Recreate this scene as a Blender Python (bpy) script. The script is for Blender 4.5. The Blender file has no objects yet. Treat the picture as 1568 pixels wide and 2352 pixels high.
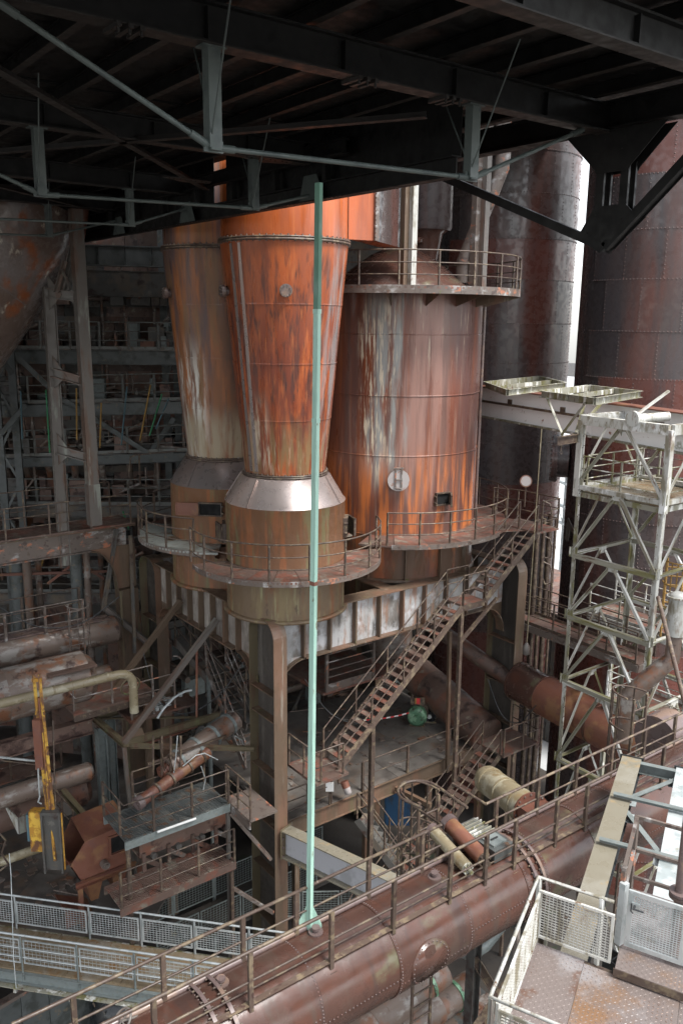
import bpy, bmesh, math, random
from mathutils import Vector, Matrix
random.seed(7)
sc = bpy.context.scene
COL = sc.collection
R = math.radians
# ---------------------------------------------------------------- camera
EYE = Vector((0, 0, 20.0)); FPX = 1950.0; PCX, PCY = 784.0, 1176.0
_A, _P, _O = R(53.0), R(12.8), R(0.65)
_fh = Vector((math.cos(_A), math.sin(_A), 0)); _ri = Vector((math.sin(_A), -math.cos(_A), 0))
FWD = _fh * math.cos(_P) - Vector((0, 0, math.sin(_P)))
_up = _fh * math.sin(_P) + Vector((0, 0, math.cos(_P)))
RGT = _ri * math.cos(_O) + _up * math.sin(_O); UPV = _up * math.cos(_O) - _ri * math.sin(_O)
cam = bpy.data.cameras.new('camera'); cam_o = bpy.data.objects.new('camera', cam); COL.objects.link(cam_o)
cam.sensor_fit = 'VERTICAL'; cam.sensor_height = 36.0; cam.lens = 36.0 * FPX / 2352.0
cam.clip_start = 0.1; cam.clip_end = 2000
M4 = Matrix((RGT, UPV, -FWD)).transposed().to_4x4(); M4.translation = EYE
cam_o.matrix_world = M4
sc.camera = cam_o
# ---------------------------------------------------------------- sky, sun, exposure
w = bpy.data.worlds.new('World'); sc.world = w; w.use_nodes = True
nt = w.node_tree; nt.nodes.clear()
sky = nt.nodes.new('ShaderNodeTexSky'); sky.sky_type = 'NISHITA'; sky.sun_disc = False
SUN_EL, SUN_AZ = R(60), R(-72)      # azimuth measured from +X towards +Y
sky.sun_elevation = SUN_EL; sky.sun_rotation = R(90) - SUN_AZ
sky.dust_density = 1.2; sky.air_density = 1.0; sky.altitude = 200
hs = nt.nodes.new('ShaderNodeHueSaturation'); hs.inputs['Saturation'].default_value = 0.22
bg = nt.nodes.new('ShaderNodeBackground'); bg.inputs['Strength'].default_value = 0.10
wo = nt.nodes.new('ShaderNodeOutputWorld')
nt.links.new(sky.outputs[0], hs.inputs['Color']); nt.links.new(hs.outputs[0], bg.inputs['Color']); nt.links.new(bg.outputs[0], wo.inputs[0])
sun = bpy.data.lights.new('sun', 'SUN'); sun.energy = 1.5; sun.angle = R(20); sun.color = (1, 0.97, 0.93)
sun_o = bpy.data.objects.new('sun', sun); COL.objects.link(sun_o)
sd = Vector((math.cos(SUN_EL) * math.cos(SUN_AZ), math.cos(SUN_EL) * math.sin(SUN_AZ), math.sin(SUN_EL)))
sun_o.rotation_euler = sd.to_track_quat('Z', 'Y').to_euler(); sun_o.location = (0, 0, 60)
vs = sc.view_settings; vs.view_transform = 'Standard'; vs.look = 'None'; vs.gamma = 1.0; vs.exposure = 2.05
vs.use_curve_mapping = False
sc.render.engine = 'CYCLES'
sc.cycles.max_bounces = 6; sc.cycles.diffuse_bounces = 4; sc.cycles.glossy_bounces = 3
# ---------------------------------------------------------------- a picture point turned into a place, given one known coordinate
def ray(x, y): return FWD + RGT * ((x - PCX) / FPX) - UPV * ((y - PCY) / FPX)
def hit(x, y, ax, val):
    d = ray(x, y); return EYE + d * ((val - EYE[ax]) / d[ax])
def pu(x, y, u): return hit(x, y, 0, u)
def pv(x, y, v): return hit(x, y, 1, v)
def pz(x, y, z): return hit(x, y, 2, z)
def pd(x, y, D):
    d = ray(x, y); return EYE + d * (D / math.hypot(d.x, d.y))
V = Vector
Z = V((0, 0, 1)); X = V((1, 0, 0)); Y = V((0, 1, 0))
# ---------------------------------------------------------------- materials
def _sock(n, name): return n.inputs[name]
class MatB:
    def __init__(s, name):
        s.m = bpy.data.materials.new(name); s.m.use_nodes = True
        s.t = s.m.node_tree; s.b = s.t.nodes['Principled BSDF']
    def n(s, typ, **kw):
        q = s.t.nodes.new(typ)
        for k, v in kw.items(): setattr(q, k, v)
        return q
    def l(s, a, b): s.t.links.new(a, b)
def mat(name, base, layers=(), rough=0.55, metal=0.0, bump=0.15, bump_scale=(9, 9, 9), var=0.25, coord='Object', rvar=0.15, spec=0.5):
    """Layered procedural surface. base colour; layers = (colour, scale3, lo, hi, [opts]) noise masks.
    opts: z=(z0,z1,soft) height window in object space, d=(dx,dy,lo,hi) side of a round body, amt=strength, det=detail"""
    B = MatB(name); t = B.t
    tc = B.n('ShaderNodeTexCoord'); oi = B.n('ShaderNodeObjectInfo')
    add = B.n('ShaderNodeVectorMath', operation='ADD')
    sh = B.n('ShaderNodeVectorMath', operation='SCALE'); sh.inputs['Scale'].default_value = 37.0 if coord == 'Object' else 0.0
    cmb = B.n('ShaderNodeCombineXYZ')
    for k in range(3): B.l(oi.outputs['Random'], cmb.inputs[k])
    B.l(cmb.outputs[0], sh.inputs[0])
    src = tc.outputs['Object']
    B.l(src, add.inputs[0]); B.l(sh.outputs[0], add.inputs[1])
    P = add.outputs[0]
    sep = B.n('ShaderNodeSeparateXYZ'); B.l(src, sep.inputs[0])
    def noise(scale, det=4.0, rgh=0.6, off=0.0, dist=0.0):
        mp = B.n('ShaderNodeMapping'); mp.inputs['Scale'].default_value = scale; mp.inputs['Location'].default_value = (off, off * 1.7, off * 0.6)
        B.l(P, mp.inputs['Vector'])
        no = B.n('ShaderNodeTexNoise'); no.inputs['Scale'].default_value = 1.0; no.inputs['Detail'].default_value = det; no.inputs['Roughness'].default_value = rgh
        no.inputs['Distortion'].default_value = dist
        B.l(mp.outputs[0], no.inputs['Vector']); return no.outputs['Fac']
    def ss(v, lo, hi, a=0.0, b=1.0):
        mr = B.n('ShaderNodeMapRange', interpolation_type='SMOOTHSTEP')
        mr.inputs['From Min'].default_value = lo; mr.inputs['From Max'].default_value = hi
        mr.inputs['To Min'].default_value = a; mr.inputs['To Max'].default_value = b
        B.l(v, mr.inputs['Value']); return mr.outputs[0]
    def mul(a, b):
        q = B.n('ShaderNodeMath', operation='MULTIPLY'); B.l(a, q.inputs[0])
        if isinstance(b, float): q.inputs[1].default_value = b
        else: B.l(b, q.inputs[1])
        return q.outputs[0]
    rgb = B.n('ShaderNodeRGB'); rgb.outputs[0].default_value = (*base, 1); cur = rgb.outputs[0]
    for i, L in enumerate(layers):
        col, scl, lo, hi = L[:4]; o = L[4] if len(L) > 4 else {}
        mk = ss(noise(scl, o.get('det', 5.0), o.get('rgh', 0.62), 3.1 * i + 1.3, o.get('dist', 0.0)), lo, hi)
        if 'z' in o:
            z0, z1, sf = o['z']; mk = mul(mul(mk, ss(sep.outputs[2], z0 - sf, z0 + sf)), ss(sep.outputs[2], z1 - sf, z1 + sf, 1.0, 0.0))
        if 'd' in o:
            dx, dy, dl, dh = o['d']
            xy = B.n('ShaderNodeCombineXYZ'); B.l(sep.outputs[0], xy.inputs[0]); B.l(sep.outputs[1], xy.inputs[1])
            nm = B.n('ShaderNodeVectorMath', operation='NORMALIZE'); B.l(xy.outputs[0], nm.inputs[0])
            dt = B.n('ShaderNodeVectorMath', operation='DOT_PRODUCT'); B.l(nm.outputs[0], dt.inputs[0]); dt.inputs[1].default_value = (dx, dy, 0)
            mk = mul(mk, ss(dt.outputs['Value'], dl, dh))
        mk = mul(mk, float(o.get('amt', 1.0)))
        mx = B.n('ShaderNodeMix', data_type='RGBA'); B.l(mk, mx.inputs['Factor']); B.l(cur, mx.inputs['A']); mx.inputs['B'].default_value = (*col, 1)
        cur = mx.outputs['Result']
    if var:
        hv = B.n('ShaderNodeHueSaturation'); B.l(cur, hv.inputs['Color'])
        B.l(ss(oi.outputs['Random'], 0, 1, 1 - var, 1 + var), hv.inputs['Value']); cur = hv.outputs[0]
    B.l(cur, B.b.inputs['Base Color'])
    B.b.inputs['Metallic'].default_value = metal
    B.b.inputs['Specular IOR Level'].default_value = spec
    nz = noise(tuple(q * 0.5 for q in bump_scale), 3.0, 0.5, 9.0)
    B.l(ss(nz, 0.3, 0.7, rough - rvar, rough + rvar), B.b.inputs['Roughness'])
    if bump:
        bp = B.n('ShaderNodeBump'); bp.inputs['Strength'].default_value = bump; bp.inputs['Distance'].default_value = 0.03
        B.l(noise(bump_scale, 5.0, 0.6, 5.0), bp.inputs['Height']); B.l(bp.outputs[0], B.b.inputs['Normal'])
    return B.m
# ---------------------------------------------------------------- mesh building
class MB:
    def __init__(s): s.v = []; s.f = []; s.sm = []
    def add(s, vs, fs, smooth=False):
        k = len(s.v); s.v += [tuple(p) for p in vs]; s.f += [tuple(i + k for i in q) for q in fs]; s.sm += [smooth] * len(fs); return s
    def obb(s, c, ax, ay, az):
        c = V(c); P = [c + ax * i + ay * j + az * k for i in (-1, 1) for j in (-1, 1) for k in (-1, 1)]
        return s.add(P, [(0, 1, 3, 2), (4, 6, 7, 5), (0, 4, 5, 1), (2, 3, 7, 6), (0, 2, 6, 4), (1, 5, 7, 3)])
    def box(s, lo, hi):
        lo, hi = V(lo), V(hi); h = (hi - lo) / 2
        return s.obb((lo + hi) / 2, X * h.x, Y * h.y, Z * h.z)
    @staticmethod
    def frame(a, b, up=None):
        d = (V(b) - V(a)); L = d.length; d = d / L if L else V((0, 0, 1))
        u = V(up) if up is not None else (Z if abs(d.z) < 0.95 else X)
        x = d.cross(u).normalized(); y = x.cross(d).normalized()
        return d, x, y, L           # along, side, up
    def beam(s, a, b, w, h, up=None):
        d, x, y, L = s.frame(a, b, up)
        return s.obb((V(a) + V(b)) / 2, d * (L / 2), x * (w / 2), y * (h / 2))
    def ibeam(s, a, b, w, h, t=0.03, up=None):
        d, x, y, L = s.frame(a, b, up); c = (V(a) + V(b)) / 2
        s.obb(c + y * (h / 2 - t / 2), d * (L / 2), x * (w / 2), y * (t / 2))
        s.obb(c - y * (h / 2 - t / 2), d * (L / 2), x * (w / 2), y * (t / 2))
        s.obb(c, d * (L / 2), x * (t / 2), y * (h / 2 - t)); return s
    def cbeam(s, a, b, w, h, t=0.02, up=None):       # channel, open to +side
        d, x, y, L = s.frame(a, b, up); c = (V(a) + V(b)) / 2
        s.obb(c + y * (h / 2 - t / 2), d * (L / 2), x * (w / 2), y * (t / 2))
        s.obb(c - y * (h / 2 - t / 2), d * (L / 2), x * (w / 2), y * (t / 2))
        s.obb(c - x * (w / 2 - t / 2), d * (L / 2), x * (t / 2), y * (h / 2 - t)); return s
    def abeam(s, a, b, w, t=0.012, up=None):          # angle section
        d, x, y, L = s.frame(a, b, up); c = (V(a) + V(b)) / 2
        s.obb(c + y * (w / 2 - t / 2), d * (L / 2), x * (w / 2), y * (t / 2))
        s.obb(c - x * (w / 2 - t / 2) - y * (t / 2), d * (L / 2), x * (t / 2), y * (w / 2 - t / 2)); return s
    def tube(s, pts, r, n=8, caps=True, closed=False):
        pts = [V(p) for p in pts]; m = len(pts); rings = []; prev = None
        for i, p in enumerate(pts):
            if closed: d = pts[(i + 1) % m] - pts[i - 1]
            else: d = pts[min(i + 1, m - 1)] - pts[max(i - 1, 0)]
            d.normalize()
            if prev is None:
                u = Z if abs(d.z) < 0.9 else X
                x = d.cross(u).normalized()
            else:
                x = (prev - d * prev.dot(d)).normalized()
            prev = x; y = d.cross(x); rr = r[i] if isinstance(r, (list, tuple)) else r
            rings.append([p + x * (rr * math.cos(2 * math.pi * k / n)) + y * (rr * math.sin(2 * math.pi * k / n)) for k in range(n)])
        vs = [q for g in rings for q in g]; fs = []
        for i in range(m if closed else m - 1):
            j = (i + 1) % m
            for k in range(n): fs.append((i * n + k, i * n + (k + 1) % n, j * n + (k + 1) % n, j * n + k))
        s.add(vs, fs, True)
        if caps and not closed:
            s.add(rings[0], [tuple(range(n))[::-1]]); s.add(rings[-1], [tuple(range(n))])
        return s
    def cyl(s, a, b, r, n=16, r2=None): return s.tube([a, b], [r, r if r2 is None else r2], n)
    def lathe(s, prof, c=(0, 0, 0), n=48, a0=0.0, a1=2 * math.pi, smooth=True):
        full = abs(a1 - a0 - 2 * math.pi) < 1e-6; c = V(c); m = len(prof); na = n if full else n + 1; vs = []
        for k in range(na):
            a = a0 + (a1 - a0) * k / n
            vs += [c + V((r * math.cos(a), r * math.sin(a), z)) for r, z in prof]
        fs = []
        for k in range(n):
            k2 = (k + 1) % na
            for i in range(m - 1): fs.append((k * m + i, k2 * m + i, k2 * m + i + 1, k * m + i + 1))
        return s.add(vs, fs, smooth)
    def shell(s, r0, r1, z0, z1, a0, a1, c=(0, 0, 0), n=6, t=0.012):   # curved plate with thickness; r0 at z0, r1 at z1
        s.lathe([(r0, z0), (r1, z1)], c, n, a0, a1); s.lathe([(r1, z1), (r1 - t, z1)], c, n, a0, a1, False); s.lathe([(r0 - t, z0), (r0, z0)], c, n, a0, a1, False)
        for a in (a0, a1):
            d = V((math.cos(a), math.sin(a), 0)); s.add([V(c) + d * r + Z * z for r, z in ((r0 - t, z0), (r0, z0), (r1, z1), (r1 - t, z1))], [(0, 1, 2, 3)])
        return s
    def plate(s, poly, nrm, t):           # flat polygon (3d points in a plane) extruded by t along nrm
        n = len(poly); nv = V(nrm).normalized() * t; P = [V(p) for p in poly]; Q = [p + nv for p in P]
        return s.add(P + Q, [tuple(range(n))[::-1], tuple(range(n, 2 * n))] + [(i, (i + 1) % n, n + (i + 1) % n, n + i) for i in range(n)])
    def dome(s, p, nrm, r, h=0.6, n=6):    # rivet head
        d = V(nrm).normalized(); u = Z if abs(d.z) < 0.9 else X; x = d.cross(u).normalized(); y = d.cross(x); p = V(p)
        a = [p + (x * math.cos(2 * math.pi * k / n) + y * math.sin(2 * math.pi * k / n)) * r for k in range(n)]
        b = [p + d * (h * r * 0.8) + (x * math.cos(2 * math.pi * k / n) + y * math.sin(2 * math.pi * k / n)) * r * 0.6 for k in range(n)]
        return s.add(a + b, [(k, (k + 1) % n, n + (k + 1) % n, n + k) for k in range(n)] + [tuple(range(n, 2 * n))], True)
    def mesh(s, name):
        me = bpy.data.meshes.new(name); me.from_pydata(s.v, [], s.f); me.validate(verbose=False)
        if len(me.polygons) == len(s.sm): me.polygons.foreach_set('use_smooth', s.sm)
        elif any(s.sm): me.polygons.foreach_set('use_smooth', [True] * len(me.polygons))
        me.update(); return me
WLOC = {}
def wloc(o): return WLOC.get(o.name, V((0, 0, 0)))
def obj(name, mb, m, parent=None, loc=None, kind=None, label=None):
    """mb in world coordinates -> one object; its origin at loc (default: the parent's)"""
    base = V(loc) if loc is not None else (wloc(parent) if parent else V((0, 0, 0)))
    me = mb.mesh(name)
    if base.length > 0: me.transform(Matrix.Translation(-base))
    me.materials.append(m)
    return place(name, me, base, parent, kind=kind, label=label)
def place(name, me, loc, parent=None, rot=None, scale=None, kind=None, label=None):
    o = bpy.data.objects.new(name, me); COL.objects.link(o)
    if parent: o.parent = parent; o.location = V(loc) - wloc(parent)
    else: o.location = loc
    if rot is not None:
        if isinstance(rot, Matrix): o.rotation_mode = 'QUATERNION'; o.rotation_quaternion = rot.to_quaternion()
        else: o.rotation_euler = rot
    if scale is not None: o.scale = scale
    WLOC[o.name] = V(loc)
    if kind: o['kind'] = kind
    if label: o['label'] = label
    return o
def thing(name, label, cat, loc=(0, 0, 0), group=None, kind=None):
    o = bpy.data.objects.new(name, None); COL.objects.link(o); o.location = loc; o.empty_display_size = 0.2
    WLOC[o.name] = V(loc); o['label'] = label; o['category'] = cat
    if group: o['group'] = group
    if kind: o['kind'] = kind
    return o
def tag(o, label, cat, group=None):
    o['label'] = label; o['category'] = cat
    if group: o['group'] = group
    return o
_UNIT = {}
def unit(kind, m, mk):
    k = (kind, m.name)
    if k not in _UNIT:
        me = mk().mesh(kind); me.materials.append(m); _UNIT[k] = me
    return _UNIT[k]
def _dirm(a, b, up=None):
    d, x, y, L = MB.frame(a, b, up)
    return Matrix((-x, y, d)).transposed(), L      # local z along, y up, x side
def bar(name, a, b, w, h, m, parent, up=None, sect='box', kind=None, label=None):
    """straight bar between two points; meshes shared between equal sections (unit length, scaled along)"""
    a, b = V(a), V(b); rot, L = _dirm(a, b, up)
    def mk():
        q = MB(); s0, s1 = V((0, 0, 0)), V((0, 0, 1))
        if sect == 'box': q.beam(s0, s1, w, h, up=Y)
        elif sect == 'i': q.ibeam(s0, s1, w, h, max(0.012, 0.09 * min(w, h)), up=Y)
        elif sect == 'c': q.cbeam(s0, s1, w, h, max(0.01, 0.09 * min(w, h)), up=Y)
        elif sect == 'l': q.abeam(s0, s1, w, max(0.008, 0.13 * w), up=Y)
        elif sect == 'o': q.cyl(s0, s1, w / 2, 10)
        return q
    if L > 2.2 and sect != 'l':
        q = MB(); rnd = {'box': lambda: q.beam(a, b, w, h, up), 'i': lambda: q.ibeam(a, b, w, h, max(0.012, 0.09 * min(w, h)), up), 'c': lambda: q.cbeam(a, b, w, h, max(0.01, 0.09 * min(w, h)), up), 'o': lambda: q.cyl(a, b, w / 2, 10)}[sect]; rnd()
        return obj(name, q, m, parent, kind=kind, label=label)
    me = unit('%s_%s_%.3f_%.3f' % (name, sect, w, h), m, mk)
    o = place(name, me, a, parent, rot=rot, kind=kind, label=label); o.scale = (1, 1, L); return o
def railing(parent, path, m, h=1.05, spacing=1.3, rails=(1.0, 0.55), rr=0.024, pw=0.05, closed=False, posts=None, kick=0.0, sect='box', wrap=True, mrail=None):
    """posts and rails along a polyline of deck points; a railing part (or thing) with its own posts and rails"""
    path = [V(p) for p in path]
    for k, fr in enumerate(rails):
        q = MB(); pts = [p + Z * (h * fr) for p in path]
        q.tube(pts, rr if k == 0 else rr * 0.8, 6, True, closed); obj('rail', q, mrail or m, parent)
    if kick:
        q = MB()
        for a, b in zip(path, path[1:] + ([path[0]] if closed else [])):
            if (b - a).length > 0.01: q.beam(a + Z * kick / 2, b + Z * kick / 2, 0.012, kick)
        obj('kick_plate', q, m, parent)
    if posts is None:
        posts = [path[0]]; acc = 0.0; segs = list(zip(path, path[1:] + ([path[0]] if closed else [])))
        tot = sum((b - a).length for a, b in segs); nn = max(1, round(tot / spacing)); stp = tot / nn; nxt = stp
        for a, b in segs:
            L = (b - a).length
            while nxt <= acc + L + 1e-6 and L > 1e-6:
                posts.append(a + (b - a) * ((nxt - acc) / L)); nxt += stp
            acc += L
        if closed: posts = posts[:-1]
    for p in posts:
        if sect == 'o': me = unit('post_o_%.3f' % pw, m, lambda: MB().cyl((0, 0, 0), (0, 0, 1), pw / 2, 8))
        else: me = unit('post_b_%.3f' % pw, m, lambda: MB().box((-pw / 2, -pw / 2, 0), (pw / 2, pw / 2, 1)))
        o = place('post', me, p, parent); o.scale = (1, 1, h)
def arc(c, r, z, a0, a1, n=24):
    return [V((c[0] + r * math.cos(R(a0 + (a1 - a0) * k / n)), c[1] + r * math.sin(R(a0 + (a1 - a0) * k / n)), z)) for k in range(n + 1)]
def ladder(parent, a, b, side, m, wid=0.45, rungs=0.3, cage=None, tr=0.022):
    a, b, side = V(a), V(b), V(side).normalized()
    for sg in (-1, 1): bar('stile', a + side * sg * wid / 2, b + side * sg * wid / 2, 0.05, 0.05, m, parent)
    L = (b - a).length; n = max(2, int(L / rungs)); rots, _ = _dirm(side * -1, side)
    me = unit('rung_%.2f' % wid, m, lambda: MB().cyl((0, 0, -wid / 2), (0, 0, wid / 2), tr, 6))
    for k in range(1, n): place('rung', me, a + (b - a) * (k / n), parent, rot=rots)
    if cage:
        out = V(cage).normalized(); ax = (b - a).normalized(); nh = max(2, int((L - 1.2) / 0.75) + 1)
        for k in range(nh):
            c0 = a + ax * (1.2 + (L - 1.2) * k / (nh - 1))
            q = MB(); q.tube([c0 + side * (-0.36 * math.cos(t)) + out * (0.1 + 0.62 * math.sin(t)) for t in [math.pi * j / 10 for j in range(11)]], 0.022, 5); obj('hoop', q, m, parent)
        for t in (0.15, 0.35, 0.5, 0.65, 0.85):
            off = side * (-0.36 * math.cos(math.pi * t)) + out * (0.1 + 0.62 * math.sin(math.pi * t))
            bar('cage_strap', a + ax * 1.2 + off, b + off, 0.04, 0.012, m, parent)
def stair(parent, foot, top, side, wid, m_str, m_tr, m_rail, pitch=0.2, rail_sides=(-1, 1), h=0.95, ext=0.0, mid=(0.5,)):
    """straight stair flight: foot and top are centre-line points of the walking line"""
    foot, top, side = V(foot), V(top), V(side).normalized()
    for sg in (-1, 1):
        o = side * sg * (wid / 2); bar('stringer', foot + o - Z * 0.05, top + o - Z * 0.05, 0.02, 0.24, m_str, parent, up=Z)
    d = top - foot; n = max(2, int(round(d.z / pitch))); run = V((d.x, d.y, 0)).normalized(); rot = Matrix((run, side, Z)).transposed()
    me = unit('tread_%.2f' % wid, m_tr, lambda: MB().box((-0.12, -wid / 2 + 0.012, -0.03), (0.12, wid / 2 - 0.012, 0)))
    if run.cross(Z).dot(side) > 0: rot = Matrix((run, -side, Z)).transposed()
    for k in range(1, n): place('tread', me, foot + d * (k / n), parent, rot=rot)
    for sg in rail_sides:
        o = side * sg * (wid / 2)
        railing(parent, [foot + o, top + o], m_rail, h=h, spacing=1.5, rails=(1.0,) + tuple(mid))
# ---------------------------------------------------------------- surfaces
ORG = (0.40, 0.105, 0.030); DRK = (0.045, 0.024, 0.020); RED = (0.17, 0.050, 0.026); CRM = (0.52, 0.43, 0.32)
PUR = (0.13, 0.085, 0.085); GRY = (0.26, 0.28, 0.28); OLV = (0.12, 0.105, 0.045); BRN = (0.105, 0.062, 0.040)
MAT = {}
def MK(key, *a, **k): MAT[key] = mat(key, *a, **k); return MAT[key]
VS = (3.2, 3.2, 0.30); VF = (9, 9, 0.55); VB = (1.3, 1.3, 0.22)
MK('rust_front_funnel', (0.45, 0.105, 0.026), [
    ((0.30, 0.075, 0.028), VB, 0.40, 0.66), ((0.15, 0.034, 0.018), (2.6, 2.6, 0.35), 0.30, 0.54, dict(z=(1.5, 7.4, 1.8), amt=.9)), ((0.10, 0.036, 0.026), (5, 5, 0.7), 0.49, 0.62, dict(z=(3.4, 8.6, .9), amt=.9)),
    (DRK, (12, 12, 1.1), 0.55, 0.68, dict(z=(4.2, 8.8, .9), amt=.8)), ((0.07, 0.035, 0.028), (16, 16, .5), 0.58, 0.74, dict(amt=.6)), ((0.55, 0.17, 0.05), (11, 11, .4), 0.52, 0.74, dict(amt=.6)),
    ((0.20, 0.13, 0.06), (6, 6, 0.25), 0.40, 0.62, dict(z=(2.3, 4.0, .7), amt=.9)), (CRM, (9, 9, 0.25), 0.54, 0.70, dict(z=(2.3, 3.7, .5), amt=.8)),
    (CRM, (3, 3, .4), .42, .55, dict(d=(-.93, -.37, .95, 1.0), z=(2.3, 4.6, .6), amt=.8)), (GRY, (5, 5, .12), .40, .60, dict(d=(.45, -.89, .93, .995), z=(3.4, 9, 1), amt=.6))], rough=0.33, bump=0.10, bump_scale=(7, 7, 1.2), var=0, coord='World')
MK('rust_back_funnel', (0.26, 0.105, 0.045), [
    (PUR, (1.5, 1.5, .16), 0.40, 0.60), ((0.44, 0.15, 0.045), (3, 3, .25), 0.48, 0.66, dict(amt=.8)), ((0.24, 0.13, 0.055), (2.4, 2.4, .3), 0.46, 0.64, dict(amt=.8)), (DRK, (10, 10, .5), 0.56, 0.76, dict(amt=.5)),
    ((0.10, 0.10, 0.10), (1.2, 1.2, .15), .36, .6, dict(d=(.3, -.95, .55, .98), z=(3, 8, 1), amt=.85)),
    ((0.62, 0.60, 0.55), (6, 6, .6), .44, .60, dict(d=(-.97, -.24, .86, .98), z=(2.4, 5.8, .9))), ((0.36, 0.30, 0.21), (3, 3, .4), .36, .60, dict(z=(2.3, 4.0, .5), amt=.9))],
    rough=0.40, bump=0.12, bump_scale=(7, 7, 1.2), var=0, coord='World')
MK('rust_stove', (0.17, 0.052, 0.028), [
    ((.105, .048, .038), VB, 0.42, 0.62, dict(amt=.8)), ((0.31, 0.095, 0.034), (4, 4, .22), 0.50, 0.70, dict(amt=.55)), ((.085, .042, .038), (1.4, 1.4, .12), .36, .58, dict(d=(.62, -.78, .45, .95), amt=.85)), ((.30, .20, .15), (10, 10, .35), .56, .72, dict(amt=.5)), ((0.27, 0.15, 0.12), (1.1, 1.1, .07), .47, .56, dict(d=(-.40, -.92, .92, .98), z=(1.0, 8.2, .8), amt=.85)),
    ((0.26, 0.28, 0.27), (3.2, 3.2, .28), 0.42, 0.58, dict(d=(-.74, -.67, .95, .985), z=(2.0, 8.2, 1.0), amt=.9)), ((.58, .50, .38), (9, 9, .9), .50, .62, dict(d=(-.80, -.60, .965, .99), z=(2.0, 7.6, .7), amt=.9)), (CRM, (9, 9, .6), .56, .70, dict(d=(-.30, -.95, .7, .9), z=(5.8, 8.4, .8), amt=.65)),
    ((0.50, 0.15, 0.04), (3.4, 3.4, .25), .44, .60, dict(z=(-1, 2.4, 1.0), amt=.9)), (DRK, (12, 12, .5), .58, .76, dict(amt=.6)), ((.10, .055, .045), (2, 2, .12), .50, .64, dict(amt=.7)), (BRN, (1.5, 1.5, .5), .36, .55, dict(z=(-3, .05, .1)))],
    rough=0.36, bump=0.12, bump_scale=(6, 6, 1.2), var=0, coord='World')
MK('shoulder_steel', (0.33, 0.285, 0.27), [((0.33, 0.25, 0.22), (.8, .8, .3), .40, .70), (BRN, VF, .60, .76, dict(amt=.3))], rough=0.30, metal=0.6, bump=0.02, var=0, rvar=.04)
MK('base_brown', (0.17, 0.085, 0.045), [((0.27, 0.105, 0.045), VS, .5, .62), ((0.17, 0.14, 0.07), (3, 3, .4), .5, .62), ((.38, .27, .20), (9, 9, .5), .62, .7, dict(amt=.7)), (DRK, VF, .6, .75, dict(amt=.5))], rough=0.5, var=.1)
MK('silo_dark', (0.066, 0.050, 0.048), [((0.12, 0.042, 0.03), (.45, .45, .10), .44, .66, dict(amt=.9)), ((0.048, 0.046, 0.050), (.7, .7, .08), .46, .66, dict(amt=.8)), ((.10, .042, .03), (1.6, 1.6, .12), .54, .72, dict(amt=.5))], rough=0.30, bump=0.02, var=.08, coord='World')
MK('silo_red', (0.125, 0.046, 0.036), [((0.115, 0.038, 0.028), (.4, .4, .2), .42, .62), ((0.055, 0.046, 0.048), (.8, .8, .10), .48, .66, dict(amt=.8)), ((.08, .07, .072), (1.2, 1.2, .2), .58, .72, dict(amt=.4))], rough=0.31, bump=0.02, var=.08, coord='World')
MK('rivet_glint', (0.12, 0.09, 0.085), [(RED, (3, 3, 3), .5, .6, dict(amt=.4))], rough=0.5, var=0)  # paler than most plates: the sky's glint on rivet heads is in the colour
MK('rust_rail', (0.075, 0.052, 0.040), [((0.15, 0.115, 0.075), (5, 5, 5), .5, .62), (DRK, (8, 8, 8), .55, .68), ((.28, .22, .18), (11, 11, 11), .62, .72, dict(amt=.6))], rough=0.5, var=.2)
MK('deck_rust', (0.115, 0.075, 0.060), [((0.16, 0.065, 0.045), (1.5, 1.5, 1.5), .48, .6), ((.17, .15, .12), (2.5, 2.5, 2.5), .54, .66), (DRK, (5, 5, 5), .6, .72, dict(amt=.6))], rough=0.5, var=.16)
MK('deck_pale', (0.27, 0.29, 0.27), [((0.16, 0.11, 0.07), (2, 2, 2), .52, .62), (DRK, (5, 5, 5), .6, .7, dict(amt=.6))], rough=0.5, var=.1)
MK('web_shade', (0.055, 0.048, 0.042), [((.09, .08, .07), (3, 3, .4), .5, .66)], rough=0.45, var=.1)  # darker than the frame: shade inside the column pocket is put into the colour
MK('kick_worn', (0.125, 0.10, 0.085), [((0.32, 0.31, 0.30), (1.6, 1.6, 3), .54, .68), ((.35, .14, .08), (2.5, 2.5, 4), .58, .66), (DRK, (4, 4, 6), .55, .66, dict(amt=.7))], rough=0.42, var=.1)
MK('frame_brown', (0.105, 0.072, 0.048), [((0.15, 0.085, 0.055), VB, .48, .62), ((0.24, 0.21, 0.17), (4, 4, .35), .60, .68, dict(amt=.7)), ((.10, .12, .035), (2, 2, .25), .60, .70, dict(amt=.7)), (DRK, (4, 4, .6), .58, .72, dict(amt=.6))], rough=0.5, var=.12)
MK('frame_olive', (0.115, 0.093, 0.056), [((.24, .30, .13), (2, 2, .3), .56, .70, dict(amt=.55)), (BRN, (3, 3, .4), .5, .62), (DRK, VF, .6, .72, dict(amt=.7))], rough=0.5, var=.1)
MK('girder_panel', (0.34, 0.335, 0.33), [((0.16, 0.145, 0.13), (1.6, 1.6, .8), .46, .64), ((.26, .15, .10), (2.6, 2.6, .6), .50, .66), ((.05, .045, .04), (5, 5, 1), .56, .72, dict(amt=.8)), ((.48, .48, .49), (1.2, 1.2, 1.2), .52, .66), ((.24, .13, .085), (4, 4, .7), .58, .70, dict(amt=.8))], rough=0.38, var=.15, bump=.1)
MK('roof_dark', (0.003, 0.003, 0.003), [((.006, .0055, .005), (1, 1, 1), .5, .65)], rough=0.6, var=.25, bump=.05)
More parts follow.
